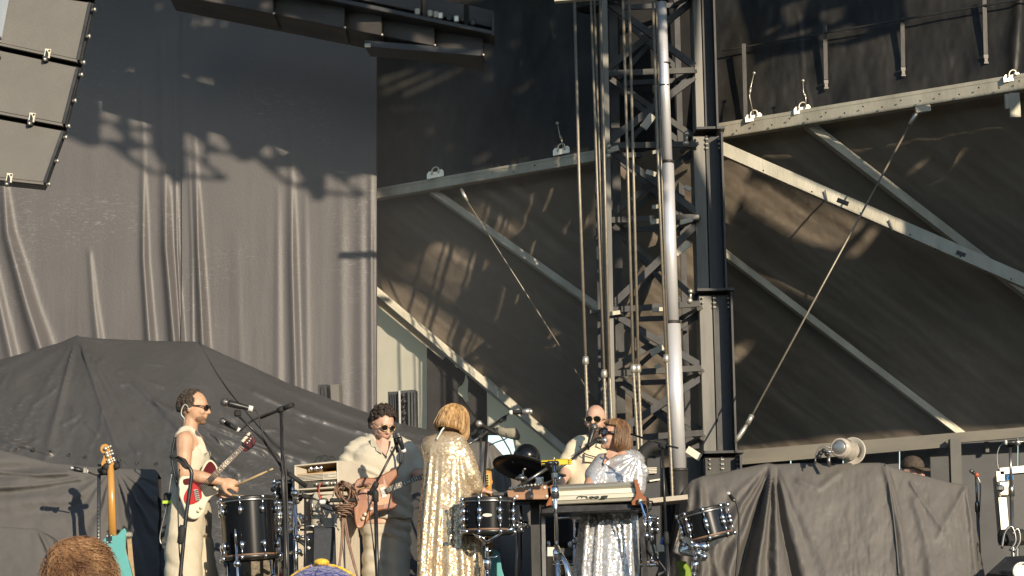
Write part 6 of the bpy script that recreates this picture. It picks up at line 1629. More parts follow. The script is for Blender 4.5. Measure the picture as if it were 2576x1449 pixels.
b.build('beard', M['stubble'], p1)
glasses(p1, H1, (.024, .017), 'frame_dark', .0036)
b = MB(); b.ball(H1(-.014, -.086, -.014), .009, 8); b.tube(smoothpath([H1(-.012, -.088, -.010), H1(-.04, -.09, .012), H1(-.062, -.086, -.02), H1(-.064, -.08, -.06), H1(-.045, -.07, -.085), H1(-.06, -.03, -.12)], 5), .0042, 6)
b.build('ear_monitor', mat('clear_earpiece', (.55, .55, .5), .2), p1)
b = MB(); b.tube([W(579 - 44, 1212, Y1 - .245), W(582 - 44, 1217, Y1 - .22)], .03, 10)
# belt pack with cable
b = MB(); b.bbox(W(424, 1258, Y1 - .12), (.06, .075, .10), .012); bp = b.build('radio_pack', M['rubber'], label='black radio pack with a lime stripe clipped behind the tank top man', cat='radio pack')
b = MB(); b.box(W(423, 1264, Y1 - .13), (.064, .078, .02)); b.build('stripe', mat('lime_stripe', (.5, .75, .05), .5), bp)
wire('thin cable looping down from the radio pack', [(432, 1190), (426, 1230), (420, 1270), (407, 1325), (402, 1355), (408, 1370), (418, 1362), (421, 1320), (424, 1280)], Y1 - .15, .0055, 'stand_grey')
wire('strap cable over the back of the tank top', [(440, 1100), (432, 1150), (440, 1195), (450, 1235), (454, 1260)], Y1 - .18, .009, 'cable')
# drumsticks
M['stick'] = mat('pale_hickory', (.62, .46, .25), .5, var=.1, vscale=20)
b = MB(); a_, c_ = W(572, 1231, Y1 - .2), W(687, 1179, Y1 - .3); d = c_ - a_
b.tube([a_, a_ + d * .75, a_ + d * .93, a_ + d * .97, c_], [.0085, .0085, .0052, .0068, .004], 10); b.build('drumstick', M['stick'], label='pale drumstick raised in the hand of the tank top man', cat='drumstick', group='drumsticks')
b = MB(); a_, c_ = W(560, 1243, Y1 - .16), W(634, 1252, Y1 - .3); d = c_ - a_
b.tube([a_, a_ + d * .75, a_ + d * .93, c_], [.0085, .0085, .0055, .005], 10); b.build('drumstick', M['stick'], label='drumstick lying low across the rim of the floor tom', cat='drumstick', group='drumsticks')

# ---- the guitarist in the cream shirt
Y2 = 15.25
fw = (.28, -.96)
H2 = Fr(W(962, 1068, Y2 - .03), (.47, -.80, -.36), (.10, -.12, 1))
b = MB(); head(b, H2, jaw=1.08)
limb(b, [W(961, 1092, Y2), W(960, 1110, Y2), W(958, 1130, Y2 + .02)], [.06, .062, .075])
torso(b, Y2, [(958, 1108, .02, .085, .06), (957, 1124, .02, .15, .085), (957, 1145, .01, .19, .115), (960, 1190, 0, .19, .13), (964, 1240, 0, .18, .13), (967, 1290, 0, .18, .13), (968, 1320, 0, .18, .13)], fw)
limb(b, [W(893, 1138, Y2 - .02), W(876, 1175, Y2 - .02), W(872, 1216, Y2 - .08)], [.068, .056, .046])
limb(b, [W(872, 1216, Y2 - .08), W(896, 1230, Y2 - .2), W(922, 1240, Y2 - .30)], [.046, .042, .029])
hand(b, W(921, 1239, Y2 - .31), (.75, -.2, -.55), (.3, .85, -.3), .45, 1.05, 1)
limb(b, [W(1020, 1134, Y2 + .02), W(1038, 1165, Y2 + .06), W(1046, 1192, Y2 + .02)], [.066, .056, .047])
limb(b, [W(1046, 1192, Y2 + .02), W(1062, 1194, Y2 - .12), W(1082, 1190, Y2 - .26)], [.047, .042, .03])
hand(b, W(1082, 1190, Y2 - .27), (.6, -.7, .1), (-.3, -.2, .8), .6, 1.0, 1)
for u0, u1, s in ((944, 942, -1), (994, 1000, 1)):
    limb(b, [W(u0, 1310, Y2), W(u1, 1450, Y2), W(u1, 1600, Y2)], [.085, .062, .045])
    limb(b, [W(u1, 1612, Y2), W(u1 + 8, 1625, Y2 - .16)], [.04, .032])
p2 = b.fused('person', M['skin_pink'], .0065, 3, label='man in a cream short sleeved shirt looking down at his brown guitar', cat='person')
b = MB()
torso(b, Y2, [(957, 1116, .02, .115, .085), (957, 1124, .02, .195, .112), (957, 1145, .01, .228, .142), (960, 1190, 0, .222, .152), (964, 1240, 0, .200, .145), (969, 1280, 0, .200, .145), (972, 1306, 0, .205, .150)], fw, 44)
limb(b, [W(948, 1116, Y2 + .02), W(920, 1122, Y2 + .01), W(897, 1138, Y2 - .01)], [.075, .078, .088], 20)
limb(b, [W(895, 1138, Y2 - .01), W(880, 1168, Y2 - .02), W(870, 1196, Y2 - .04)], [.090, .090, .090], 20)
limb(b, [W(970, 1116, Y2 + .02), W(998, 1120, Y2 + .02), W(1020, 1136, Y2 + .02)], [.075, .078, .086], 20)
limb(b, [W(1020, 1134, Y2 + .02), W(1036, 1160, Y2 + .05), W(1045, 1178, Y2 + .04)], [.088, .086, .082], 20)
b.fused('shirt', M['cream_shirt'], .010, 3, p2, both(wr(.010, 8, 13), creases(.008, 24, 15, .5)))
# collar, revers and placket
def flat(b, pts, Y, th=.012): b.prism([W(*q) if len(q) == 3 else W(*q, Y) for q in pts], (0, th, .0))
def flatf(b, pts, Yf, th=.010):
    P = [W(u, v, Yf(u, v)) for u, v in pts]; b.prism(P, (0, th, 0))
fY = lambda u, v: Y2 - .125 - .045 * min(1, max(0, (v - 1100) / 60)) + abs(u - 968) * .0011
b = MB(); flatf(b, [(932, 1104), (938, 1100), (948, 1116), (962, 1140), (955, 1138), (946, 1133), (945, 1125), (933, 1123)], lambda u, v: fY(u, v) - .01); b.build('collar', M['cream_shirt'], p2)
b = MB(); flatf(b, [(986, 1100), (995, 1106), (994, 1122), (984, 1126), (980, 1136), (976, 1150), (972, 1146), (980, 1126)], lambda u, v: fY(u, v) - .01); b.build('collar', M['cream_shirt'], p2)
b = MB(); flatf(b, [(947, 1112), (962, 1100), (978, 1108), (976, 1130), (970, 1146), (958, 1134)], lambda u, v: fY(u, v) + .006, .02); b.build('open_neck', M['skin_pink'], p2)
b = MB()
torso(b, Y2, [(966, 1285, 0, .19, .14), (968, 1310, 0, .185, .13), (969, 1345, 0, .185, .115)], fw, 32)
torso(b, Y2, [(946, 1320, 0, .098, .12), (945, 1400, 0, .095, .105), (944, 1470, 0, .092, .105), (943, 1600, 0, .098, .11)], fw, 24)
torso(b, Y2, [(994, 1320, .02, .098, .12), (999, 1400, .02, .095, .105), (1001, 1470, .02, .092, .105), (1002, 1600, .02, .098, .11)], fw, 24)
b.fused('trousers', M['linen'], .012, 3, p2, both(wr(.012, 7, 23, .5), creases(.008, 20, 24, .25)))
curls(p2, H2, 1000, 'hair_dark', lambda f, l, u: (u > .05 + .75 * max(0, f)) or (f < .05 and u > -.45), (.006, .011), .000, 9, bulk=lambda f, l, u: .016 * max(0, u) + .003 + .009 * math.sin(f * 9 + l * 7) * math.sin(u * 8 + l * 5))
b = MB(); ell(b, H2, .042, 0, -.070, .051, .057, .043, 16); ell(b, H2, .069, 0, -.099, .026, .030, .019, 12)
b.build('beard', mat('dark_stubble', (.13, .07, .05), .8, vscale=90, col2=(.28, .16, .11)), p2)
glasses(p2, H2, (.026, .022), 'frame_gold', .003)
b = MB(); b.ball(H2(-.010, -.088, -.014), .010, 8); b.build('ear_monitor', M['rubber'], p2)

# ---- the woman in the gold cape, from behind
Y3 = 14.6
H3 = Fr(W(1143, 1062, Y3), (.74, .56, -.30), (.02, .03, 1), .96)
b = MB(); head(b, H3)
limb(b, [W(1138, 1078, Y3), W(1132, 1090, Y3), W(1126, 1108, Y3)], [.046, .047, .058])
torso(b, Y3, [(1128, 1096, 0, .07, .05), (1124, 1112, 0, .125, .07), (1124, 1135, 0, .15, .09), (1126, 1180, 0, .15, .1), (1128, 1240, 0, .15, .1), (1130, 1300, 0, .16, .11)], (.15, .99))
limb(b, [W(1150, 1122, Y3 + .02), W(1174, 1170, Y3 + .02), W(1186, 1212, Y3 - .02)], [.05, .042, .036])
limb(b, [W(1186, 1212, Y3 - .02), W(1200, 1226, Y3 + .02), W(1212, 1234, Y3 + .06)], [.036, .032, .024])
hand(b, W(1212, 1233, Y3 + .06), (.93, .1, -.25), (0, .2, -1), .28, .95, -1)
limb(b, [W(1094, 1122, Y3 + .02), W(1084, 1170, Y3 + .05), W(1092, 1220, Y3 + .1)], [.05, .042, .036])
for u in (1110, 1148):
    limb(b, [W(u, 1290, Y3), W(u, 1450, Y3), W(u, 1600, Y3)], [.08, .055, .04])
    limb(b, [W(u, 1606, Y3), W(u + 20, 1610, Y3 + .1)], [.036, .028])
p3 = b.fused('person', M['skin_pale'], .0065, 3, label='woman in a long gold sequin cape seen from behind', cat='person')
M['gold_seq'] = sequin_mat('gold_sequins', (.76, .60, .40), (.50, .38, .24), 88, .40, .24)
M['silver_seq'] = sequin_mat('silver_sequins', (.78, .77, .76), (.52, .52, .53), 88, .44, .24)
def cape_mod(ph, n, a0, v0, v1, sharp=1.0):
    def g(t, v):
        k = min(1, max(0, (v - v0) / (v1 - v0)))
        return 1 + a0 * k * (math.sin(n * t + ph) + .6 * math.sin((n * 1.7) * t + 2.1 * ph) + .4 * math.sin((n * .5) * t + ph * 3))
    return g
b = MB()
torso(b, Y3, [(1130, 1085, 0, .058, .055), (1127, 1092, 0, .10, .078), (1121, 1101, 0, .145, .1), (1118, 1118, 0, .162, .122), (1120, 1138, 0, .160, .128), (1122, 1160, 0, .155, .125), (1122, 1210, 0, .165, .135), (1122, 1270, 0, .18, .15),
              (1126, 1330, 0, .198, .165), (1130, 1400, 0, .212, .18), (1133, 1449, 0, .222, .19), (1136, 1610, 0, .25, .21)], (.05, 1), 120, cape_mod(.9, 11, .034, 1110, 1300))
limb(b, [W(1146, 1114, Y3 - .01), W(1164, 1150, Y3 - .02), W(1180, 1195, Y3 - .03), W(1196, 1224, Y3 - .01)], [.078, .082, .082, .060], 20)
limb(b, [W(1160, 1150, Y3 - .02), W(1164, 1210, Y3 - .02), W(1166, 1250, Y3)], [.05, .075, .05], 16)
# hanging folds down the back
for q, r_ in (([(1100, 1105), (1094, 1200), (1082, 1330), (1074, 1449), (1068, 1600)], (.008, .018)), ([(1112, 1108), (1111, 1200), (1104, 1330), (1098, 1449), (1096, 1600)], (.012, .026)),
              ([(1138, 1108), (1138, 1200), (1133, 1330), (1128, 1449), (1126, 1600)], (.012, .028)), ([(1150, 1120), (1153, 1220), (1158, 1330), (1164, 1449), (1168, 1600)], (.012, .03)), ([(1084, 1125), (1076, 1230), (1066, 1340), (1060, 1449), (1052, 1600)], (.01, .022))):
    n = len(q); P = [W(u, v, Y3 - (.10, .125, .155, .18, .2)[i]) for i, (u, v) in enumerate(q)]
    b.tube(smoothpath(P, 5), [r_[0] + (r_[1] - r_[0]) * i / (5 * n - 5) for i in range((n - 1) * 5 + 1)], 10)
b.fused('cape', M['gold_seq'], .010, 3, p3, wr(.010, 9, 33, .4))
bob(p3, H3, 'hair_gold', hem=-.080, front=-.125, wid=1.08, fringe=None, seed=3, flare=.07)
b = MB(); b.tube(smoothpath([W(1122, 1070, Y3 - .09), W(1112, 1082, Y3 - .10), W(1104, 1096, Y3 - .11), W(1098, 1106, Y3 - .125)], 5), .0065, 8); b.build('ear_monitor_cable', mat('pale_cord', (.6, .66, .62), .4), p3)
glasses(p3, H3, (.030, .024), 'frame_dark', .004)

# ---- the woman in silver
Y4 = 14.9
H4 = Fr(W(1546, 1097, Y4), (-.86, -.38, .22), (.20, -.04, 1), .95)
b = MB(); head(b, H4)
limb(b, [W(1550, 1112, Y4), W(1553, 1128, Y4), W(1556, 1148, Y4)], [.052, .053, .065])
torso(b, Y4, [(1556, 1136, 0, .08, .055), (1556, 1154, 0, .125, .075), (1553, 1175, 0, .16, .105), (1550, 1210, 0, .16, .12), (1545, 1250, 0, .16, .12), (1540, 1310, 0, .18, .13)], (-.6, -.8))
limb(b, [W(1513, 1168, Y4 - .05), W(1490, 1200, Y4 - .1), W(1480, 1225, Y4 - .2)], [.055, .045, .038])
limb(b, [W(1594, 1166, Y4 + .03), W(1608, 1200, Y4), W(1580, 1226, Y4 - .15)], [.055, .045, .038])
hand(b, W(1500, 1228, Y4 - .25), (.3, -.8, -.2), (0, -.2, -1), .3, .95, 1)
hand(b, W(1566, 1228, Y4 - .22), (-.3, -.8, -.2), (0, -.2, -1), .3, .95, -1)
for u in (1505, 1548):
    limb(b, [W(u, 1300, Y4), W(u, 1450, Y4), W(u, 1600, Y4)], [.08, .055, .04])
    limb(b, [W(u, 1606, Y4), W(u - 8, 1612, Y4 - .12)], [.036, .028])
p4 = b.fused('person', M['skin_pale'], .0065, 3, label='woman in a silver sequin gown singing with her head tilted back', cat='person')
b = MB()
torso(b, Y4, [(1563, 1134, .03, .09, .06), (1560, 1141, .03, .145, .09), (1557, 1152, .02, .180, .122), (1553, 1170, .01, .192, .142), (1548, 1205, 0, .198, .155), (1545, 1230, 0, .198, .155), (1540, 1260, 0, .195, .15), (1534, 1300, 0, .205, .155),
              (1530, 1350, 0, .214, .165), (1524, 1449, 0, .232, .18), (1518, 1610, 0, .26, .2)], (-.25, -.97), 120, cape_mod(.4, 10, .03, 1230, 1330))
limb(b, [W(1590, 1158, Y4 + .02), W(1602, 1188, Y4 - .02), W(1600, 1230, Y4 - .06)], [.078, .082, .07], 20)
limb(b, [W(1518, 1164, Y4 - .04), W(1497, 1195, Y4 - .1), W(1494, 1226, Y4 - .16)], [.075, .076, .06], 20)
for q, r_ in (([(1488, 1255), (1478, 1320), (1468, 1449), (1460, 1600)], (.012, .028)), ([(1512, 1250), (1506, 1330), (1500, 1449), (1496, 1600)], (.012, .03)), ([(1534, 1250), (1532, 1330), (1530, 1449), (1528, 1600)], (.012, .026)),
              ([(1560, 1250), (1562, 1330), (1560, 1449), (1558, 1600)], (.012, .03)), ([(1584, 1250), (1586, 1330), (1584, 1449), (1582, 1600)], (.012, .028))):
    n = len(q); P = [W(u, v, Y4 - (.135, .155, .178, .2)[i]) for i, (u, v) in enumerate(q)]
    b.tube(smoothpath(P, 6), [r_[0] + (r_[1] - r_[0]) * i / (6 * n - 6) for i in range((n - 1) * 6 + 1)], 10)
def gather(co):
    # sleeve creases running down from the shoulder
    c = np.array(W(1606, 1145, Y4 - .05)); dx = co[:, 0] - c[0]; dz = co[:, 2] - c[2]
    a = np.arctan2(dz, dx); r = np.hypot(dx, dz)
    return .008 * np.sin(a * 16) * np.exp(-((r - .12) / .11) ** 2) + .009 * fbm(co[:, 0] * 9, co[:, 2] * 4, 43, 3)
b.fused('gown', M['silver_seq'], .010, 3, p4, gather)
# open neckline: skin wedge
b = MB(); P = [W(1529, 1132, Y4 - .115), W(1546, 1136, Y4 - .125), W(1556, 1141, Y4 - .125), W(1536, 1152, Y4 - .16), W(1521, 1170, Y4 - .175), W(1518, 1164, Y4 - .168), W(1524, 1148, Y4 - .145)]
b.prism(P, (0, .03, 0)); b.build('neckline', M['skin_pale'], p4)
bob(p4, H4, 'hair_brown', hem=-.112, front=-.05, wid=1.06, fringe=.062, seed=8, win=1.15, flare=.06)
glasses(p4, H4, (.036, .027), 'frame_dark', .0075, .033, .004)
b = MB(); ell(b, H4, .089, 0, -.066, .008, .017, .012, 10); b.build('open_mouth', mat('mouth_shade', (.12, .02, .02), .5), p4)

# ---- the bald man behind
Y5 = 16.1
H5 = Fr(W(1498, 1058, Y5), (-.22, -.96, -.02), (.06, 0, 1))
b = MB(); head(b, H5)
limb(b, [W(1499, 1085, Y5), W(1497, 1102, Y5), W(1495, 1122, Y5)], [.06, .063, .075])
torso(b, Y5, [(1496, 1104, 0, .08, .06), (1495, 1118, 0, .18, .09), (1494, 1140, 0, .2, .12), (1492, 1190, 0, .18, .12), (1492, 1260, 0, .17, .12), (1492, 1310, 0, .18, .13)], (-.15, -.98))
limb(b, [W(1443, 1127, Y5), W(1430, 1160, Y5 - .03), W(1422, 1192, Y5 - .1)], [.064, .055, .047])
limb(b, [W(1422, 1192, Y5 - .1), W(1414, 1206, Y5 - .2), W(1408, 1222, Y5 - .3)], [.047, .042, .03])
hand(b, W(1408, 1222, Y5 - .3), (-.3, -.7, -.3), (0, -.2, -1), .5, 1, 1)
limb(b, [W(1547, 1127, Y5), W(1560, 1165, Y5 + .02), W(1560, 1205, Y5 - .05)], [.064, .055, .047])
limb(b, [W(1560, 1205, Y5 - .05), W(1545, 1225, Y5 - .2)], [.047, .03])
hand(b, W(1545, 1225, Y5 - .2), (-.5, -.7, -.2), (0, -.2, -1), .5, 1, -1)
for u in (1472, 1512):
    limb(b, [W(u, 1300, Y5), W(u, 1430, Y5), W(u, 1560, Y5)], [.085, .06, .045])
    limb(b, [W(u, 1562, Y5), W(u - 8, 1570, Y5 - .14)], [.04, .03])
p5 = b.fused('person', M['skin_pink'], .0075, 3, label='bald bearded man in mirrored sunglasses behind the woman in silver', cat='person')
b = MB()
torso(b, Y5, [(1496, 1110, 0, .11, .085), (1495, 1119, 0, .19, .11), (1494, 1140, 0, .215, .14), (1492, 1190, 0, .205, .145), (1492, 1260, 0, .2, .145), (1492, 1310, 0, .2, .15)], (-.15, -.98), 40)
limb(b, [W(1480, 1114, Y5), W(1462, 1119, Y5), W(1449, 1132, Y5)], [.07, .075, .085], 18)
limb(b, [W(1449, 1130, Y5), W(1436, 1156, Y5 - .02), W(1428, 1178, Y5 - .05)], [.088, .084, .08], 18)
limb(b, [W(1544, 1127, Y5), W(1556, 1156, Y5), W(1560, 1176, Y5 - .02)], [.08, .08, .078], 18)
b.fused('shirt', M['beige_shirt'], .011, 3, p5, both(wr(.012, 7, 53), creases(.006, 20, 55, 1.2)))
for pts in ([(1478, 1112), (1490, 1104), (1494, 1122), (1484, 1130)], [(1500, 1122), (1508, 1106), (1522, 1112), (1514, 1130)]):
    b = MB(); b.prism([W(u, v, Y5 - .15) for u, v in pts], (0, .012, .0)); b.build('collar', M['beige_shirt'], p5)
b = MB(); b.prism([W(1471, 1138, Y5 - .165), W(1492, 1139, Y5 - .17), W(1492, 1162, Y5 - .175), W(1471, 1161, Y5 - .17)], (0, .02, 0)); b.build('pocket', M['beige_shirt'], p5)
b = MB(); torso(b, Y5, [(1492, 1290, 0, .19, .14), (1492, 1330, 0, .2, .14), (1492, 1560, 0, .2, .13)], (-.15, -.98), 28)
b.fused('trousers', M['grey_ctn'], .014, 3, p5)
b = MB(); ell(b, H5, .04, 0, -.072, .058, .062, .046); ell(b, H5, .06, 0, -.115, .042, .045, .05); ell(b, H5, .055, 0, -.150, .03, .032, .04)
b.fused('beard', M['beard_dark'], .006, 2, p5, wr(.010, 30, 61))
glasses(p5, H5, (.030, .025), 'frame_gold', .0028)
mic('large round black microphone in front of the bald man', (1494, 1075), (1478, 1130), Y5 - .25, Y5 - .3, rb=.018, rh=.033, tape=False)
b = MB(); b.tube(smoothpath([W(1458, 1122, Y5 - .16), W(1470, 1140, Y5 - .19), W(1492, 1148, Y5 - .2), (W(1516, 1153, Y5 - .2)), W(1524, 1146, Y5 - .19)], 6), .004, 6); b.build('necklace', M['rubber'], p5)

# ---- stage hand behind the drape, only cap and forehead showing
Y6 = 17.0
H6 = Fr(W(2297, 1187, Y6), (.5, -.85, -.1), (0, 0, 1))
b = MB(); head(b, H6)
limb(b, [H6(-.02, 0, -.06), H6(-.03, 0, -.16)], [.058, .07])
c = H6(-.03, 0, -.2)
b.loft([ring(c + Vector((0, 0, z)), Vector((1, 0, 0)) * a, Vector((0, 1, 0)) * d, 20) for z, a, d in ((.03, .07, .06), (-.02, .19, .1), (-.2, .2, .12), (-.5, .17, .11), (-.8, .18, .12), (-1.38, .16, .1))])
p6 = b.fused('person', M['skin_pale'], .009, 2, label='man in a cap almost hidden behind the right-hand drape', cat='person')
b = MB(); b.loft([[H6(-.008 + math.cos(t) * .106 * k, math.sin(t) * .086 * k, z) for t in [2 * math.pi * i / 24 for i in range(24)]] for z, k in ((.028, 1.0), (.055, 1.0), (.09, .86), (.115, .6), (.13, .2))])
b.loft([[H6(.06 + x * 1.0, y, .035 - .02 * (x / .1) ** 2 + dz) for x, y in ((0, -.075), (.07, -.07), (.11, -.03), (.115, 0), (.11, .03), (.07, .07), (0, .075))] for dz in (0, .006)])
b.build('cap', mat('mottled_brown_cap', (.05, .035, .025), .85, vscale=40, col2=(.11, .085, .06)), p6)
b = MB(); c = H6(-.03, 0, -.2)
b.loft([ring(c + Vector((0, 0, z)), Vector((1, 0, 0)) * a, Vector((0, 1, 0)) * d, 24) for z, a, d in ((.02, .1, .075), (-.02, .2, .11), (-.2, .215, .135), (-.6, .2, .13))])
b.build('shirt', M['black_cloth'], p6)

# ---- two heads of the audience at the bottom edge
Y7 = 6.5
H7 = Fr(W(204, 1456, Y7), (.1, .99, .05), (0, 0, 1), .98)
b = MB(); head(b, H7)
limb(b, [H7(-.015, 0, -.06), H7(-.03, 0, -.17)], [.055, .068])
c = H7(-.03, 0, -.21)
b.loft([ring(c + Vector((0, 0, z)), Vector((1, 0, 0)) * a, Vector((0, 1, 0)) * d, 20) for z, a, d in ((.04, .07, .06), (-.02, .18, .09), (-.2, .2, .12), (-.6, .16, .11), (-.8, .17, .12), (-1.25, .15, .1))])
p7 = b.fused('person', M['skin_pale'], .009, 2, label='curly auburn haired person in the audience at the bottom left', cat='person')
strands(p7, H7, 7500, 'hair_red', lambda f, l, u: u > -.55, (.03, .095), 5, .0010, wav=.024, grav=.3, out=.42)
b = MB(); b.loft([ring(c + Vector((0, 0, z)), Vector((1, 0, 0)) * a, Vector((0, 1, 0)) * d, 24) for z, a, d in ((.02, .1, .075), (-.02, .19, .1), (-.2, .215, .135), (-.6, .2, .13))])
b.build('shirt', M['grey_ctn'], p7)
Y8 = 5.0
H8 = Fr(W(812, 1590, Y8), (.12, .99, .03), (0, 0, 1), 1.12)
b = MB(); head(b, H8)
limb(b, [H8(-.015, 0, -.06), H8(-.03, 0, -.17)], [.058, .07])
c = H8(-.03, 0, -.21)
b.loft([ring(c + Vector((0, 0, z)), Vector((1, 0, 0)) * a, Vector((0, 1, 0)) * d, 20) for z, a, d in ((.04, .07, .06), (-.02, .19, .1), (-.2, .21, .12), (-.6, .17, .11), (-.8, .18, .12), (-1.2, .15, .1))])
p8 = b.fused('person', M['skin_pink'], .009, 2, label='person in a blue and yellow cap in the audience at the bottom edge', cat='person')
M['cap_blue'] = mat('blue_cap_wool', (.014, .020, .15), .9, vscale=25, col2=(.03, .038, .23), bump=.8, bscale=70, sheen=.4)
M['cap_yellow'] = mat('yellow_cap_wool', (.80, .46, .03), .85, vscale=25, col2=(.86, .55, .06), bump=.5, bscale=60)
def dome(fr, r0, r1, z0, zt, a0, a1, n=20, k=9):
    rows = []
    for j in range(k + 1):
        t = j / k * math.pi / 2 * .97; rows.append([H8(-.004 + math.cos(a) * r0 * math.cos(t), math.sin(a) * r1 * math.cos(t), z0 + (zt - z0) * math.sin(t)) for a in [a0 + (a1 - a0) * i / n for i in range(n + 1)]])
    return rows
def shell(rows, m, nm):
    k = len(rows); n = len(rows[0]); bb = MB()
    inn = [[p + (H8.c - p).normalized() * .006 for p in r_] for r_ in rows]
    bb.v = [p for r_ in rows for p in r_] + [p for r_ in inn for p in r_]
    o = k * n
    bb.f = [(i * n + j, i * n + j + 1, (i + 1) * n + j + 1, (i + 1) * n + j) for i in range(k - 1) for j in range(n - 1)] + [(o + i * n + j, o + (i + 1) * n + j, o + (i + 1) * n + j + 1, o + i * n + j + 1) for i in range(k - 1) for j in range(n - 1)]
    for i in range(k - 1):
        bb.f += [(i * n, (i + 1) * n, o + (i + 1) * n, o + i * n), (i * n + n - 1, o + i * n + n - 1, o + (i + 1) * n + n - 1, (i + 1) * n + n - 1)]
    bb.sm = [True] * len(bb.f)
    return bb.build(nm, m, p8)
for q in range(2):
    shell(dome(H8, .125, .118, .0, .138, math.pi * .5 + q * math.pi / 2 + .006, math.pi * .5 + (q + 1) * math.pi / 2 - .006), M['cap_blue'], 'cap_panel')
for q in range(2):
    shell(dome(H8, .128, .121, .0, .143, -math.pi * .5 + q * math.pi / 2 + .006, -math.pi * .5 + (q + 1) * math.pi / 2 - .006), M['cap_yellow'], 'cap_panel')
b = MB(); b.ball(H8(-.005, 0, .144), (.019, .019, .010), 14); b.build('cap_button', M['cap_yellow'], p8)
b = MB(); b.loft([[H8(.09 + x, y, .02 + dz) for x, y in ((0, -.085), (.06, -.08), (.1, -.03), (.1, .03), (.06, .08), (0, .085))] for dz in (0, .006)]); b.build('cap_peak', M['cap_yellow'], p8)
q8 = random.Random(4); b = MB()
for i in range(160):
    a = q8.uniform(math.pi * .5, math.pi * 1.5); t = q8.uniform(.0, 1.45)
    p = H8(-.004 + math.cos(a) * .126 * math.cos(t), math.sin(a) * .119 * math.cos(t), .138 * math.sin(t)); n_ = (p - H8.c).normalized()
    d = Vector((q8.uniform(-1, 1), q8.uniform(-1, 1), q8.uniform(-1, 1)))
    b.tube([p, p + (n_ + d * .7) * .004, p + (n_ * .6 + d) * .008], [.0005, .0004, .0002], 3, cap=False)
fz = b.build('fuzz', mat('pale_lint', (.16, .17, .42), .9), p8, recalc=False); fz['kind'] = 'stuff'
b = MB(); b.loft([ring(c + Vector((0, 0, z)), Vector((1, 0, 0)) * a, Vector((0, 1, 0)) * d, 24) for z, a, d in ((.02, .1, .075), (-.02, .2, .11), (-.2, .225, .135), (-.6, .21, .13))])
b.build('shirt', M['grey_ctn'], p8)
# ------------------------------------------------------------------ guitars
M['maple'] = mat('amber_maple', (.52, .26, .055), .3, vscale=6, col2=(.62, .33, .09), coat=.5, stretch=(1, 1, .15))
M['maroon'] = mat('maroon_lacquer', (.10, .012, .014), .2, coat=.7)
M['red_guard'] = mat('red_guitar_plate', (.45, .03, .028), .25, coat=.5)
M['cream_lacquer'] = mat('cream_lacquer', (.74, .68, .52), .25, coat=.6)
M['rosewood'] = mat('rosewood', (.10, .055, .03), .45, vscale=20, col2=(.16, .09, .05))
M['brown_lacquer'] = mat('brown_burst_lacquer', (.20, .058, .028), .3, vscale=2.2, col2=(.36, .14, .045), coat=.15, spec=.3)
M['turquoise'] = mat('seafoam_lacquer', (.13, .40, .40), .2, coat=.7, vscale=2, col2=(.16, .46, .45))
def neck(par, a, c, wa, wc, Y0, Y1, m='rosewood', frets=14, dots=(2, 4, 6, 8), strings=3, th=.022, side=(0, -1, 0), mark='logo_cream', block=False):
    A, B = W(*a, Y0), W(*c, Y1); d = (B - A); L = d.length; d.normalize(); f = Vector(side); f = (f - d * f.dot(d)).normalized(); x = d.cross(f)
    wa *= S(Y0); wc *= S(Y1)
    bb = MB(); bb.loft([[A + x * wa / 2, A + f * .006 + x * wa / 2, A + f * .006 - x * wa / 2, A - x * wa / 2, A - f * th], [B + x * wc / 2, B + f * .006 + x * wc / 2, B + f * .006 - x * wc / 2, B - x * wc / 2, B - f * th]], smooth=False)
    nk = bb.build('neck', M[m], par)
    for k in range(1, frets):
        t = 1 - 0.5 ** (k / 10.0) if False else (k / frets) ** .85
        p = A + d * L * t; w = wa + (wc - wa) * t
        fb = MB(); fb.bar(p - x * w / 2 + f * .007, p + x * w / 2 + f * .007, .004, .004); fb.build('fret', M['zinc'], nk)
        if k in dots:
            q = A + d * L * (t - .4 / frets); fb = MB()
            if block: fb.box(q + f * .0065, (.016, .004, w * .45 / 1), None)
            else: fb.ball(q + f * .006, (.006, .004, .006), 8)
            fb.build('inlay', M[mark], nk)
    for s in range(strings):
        o = (s / (strings - 1) - .5) * .8
        fb = MB(); fb.tube([A - d * .12 + x * wa * o + f * .014, B + x * wc * o + f * .010], .0012, 4); fb.build('string', M['zinc'], par)
    return nk, d, x, f
def poly_at(pts, Yf): return [W(u, v, Yf(u, v) if callable(Yf) else Yf) for u, v in pts]
def rnd_poly(pts, n=3):
    P = [Vector((u, v, 0)) for u, v in pts]; k = len(P); out = []
    for i in range(k):
        a, b_, c, d = P[i - 1], P[i], P[(i + 1) % k], P[(i + 2) % k]
        for j in range(n):
            t = j / n; q = 0.5 * ((2 * b_) + (c - a) * t + (2 * a - 5 * b_ + 4 * c - d) * t * t + (3 * b_ - a - 3 * c + d) * t ** 3); out.append((q.x, q.y))
    return out
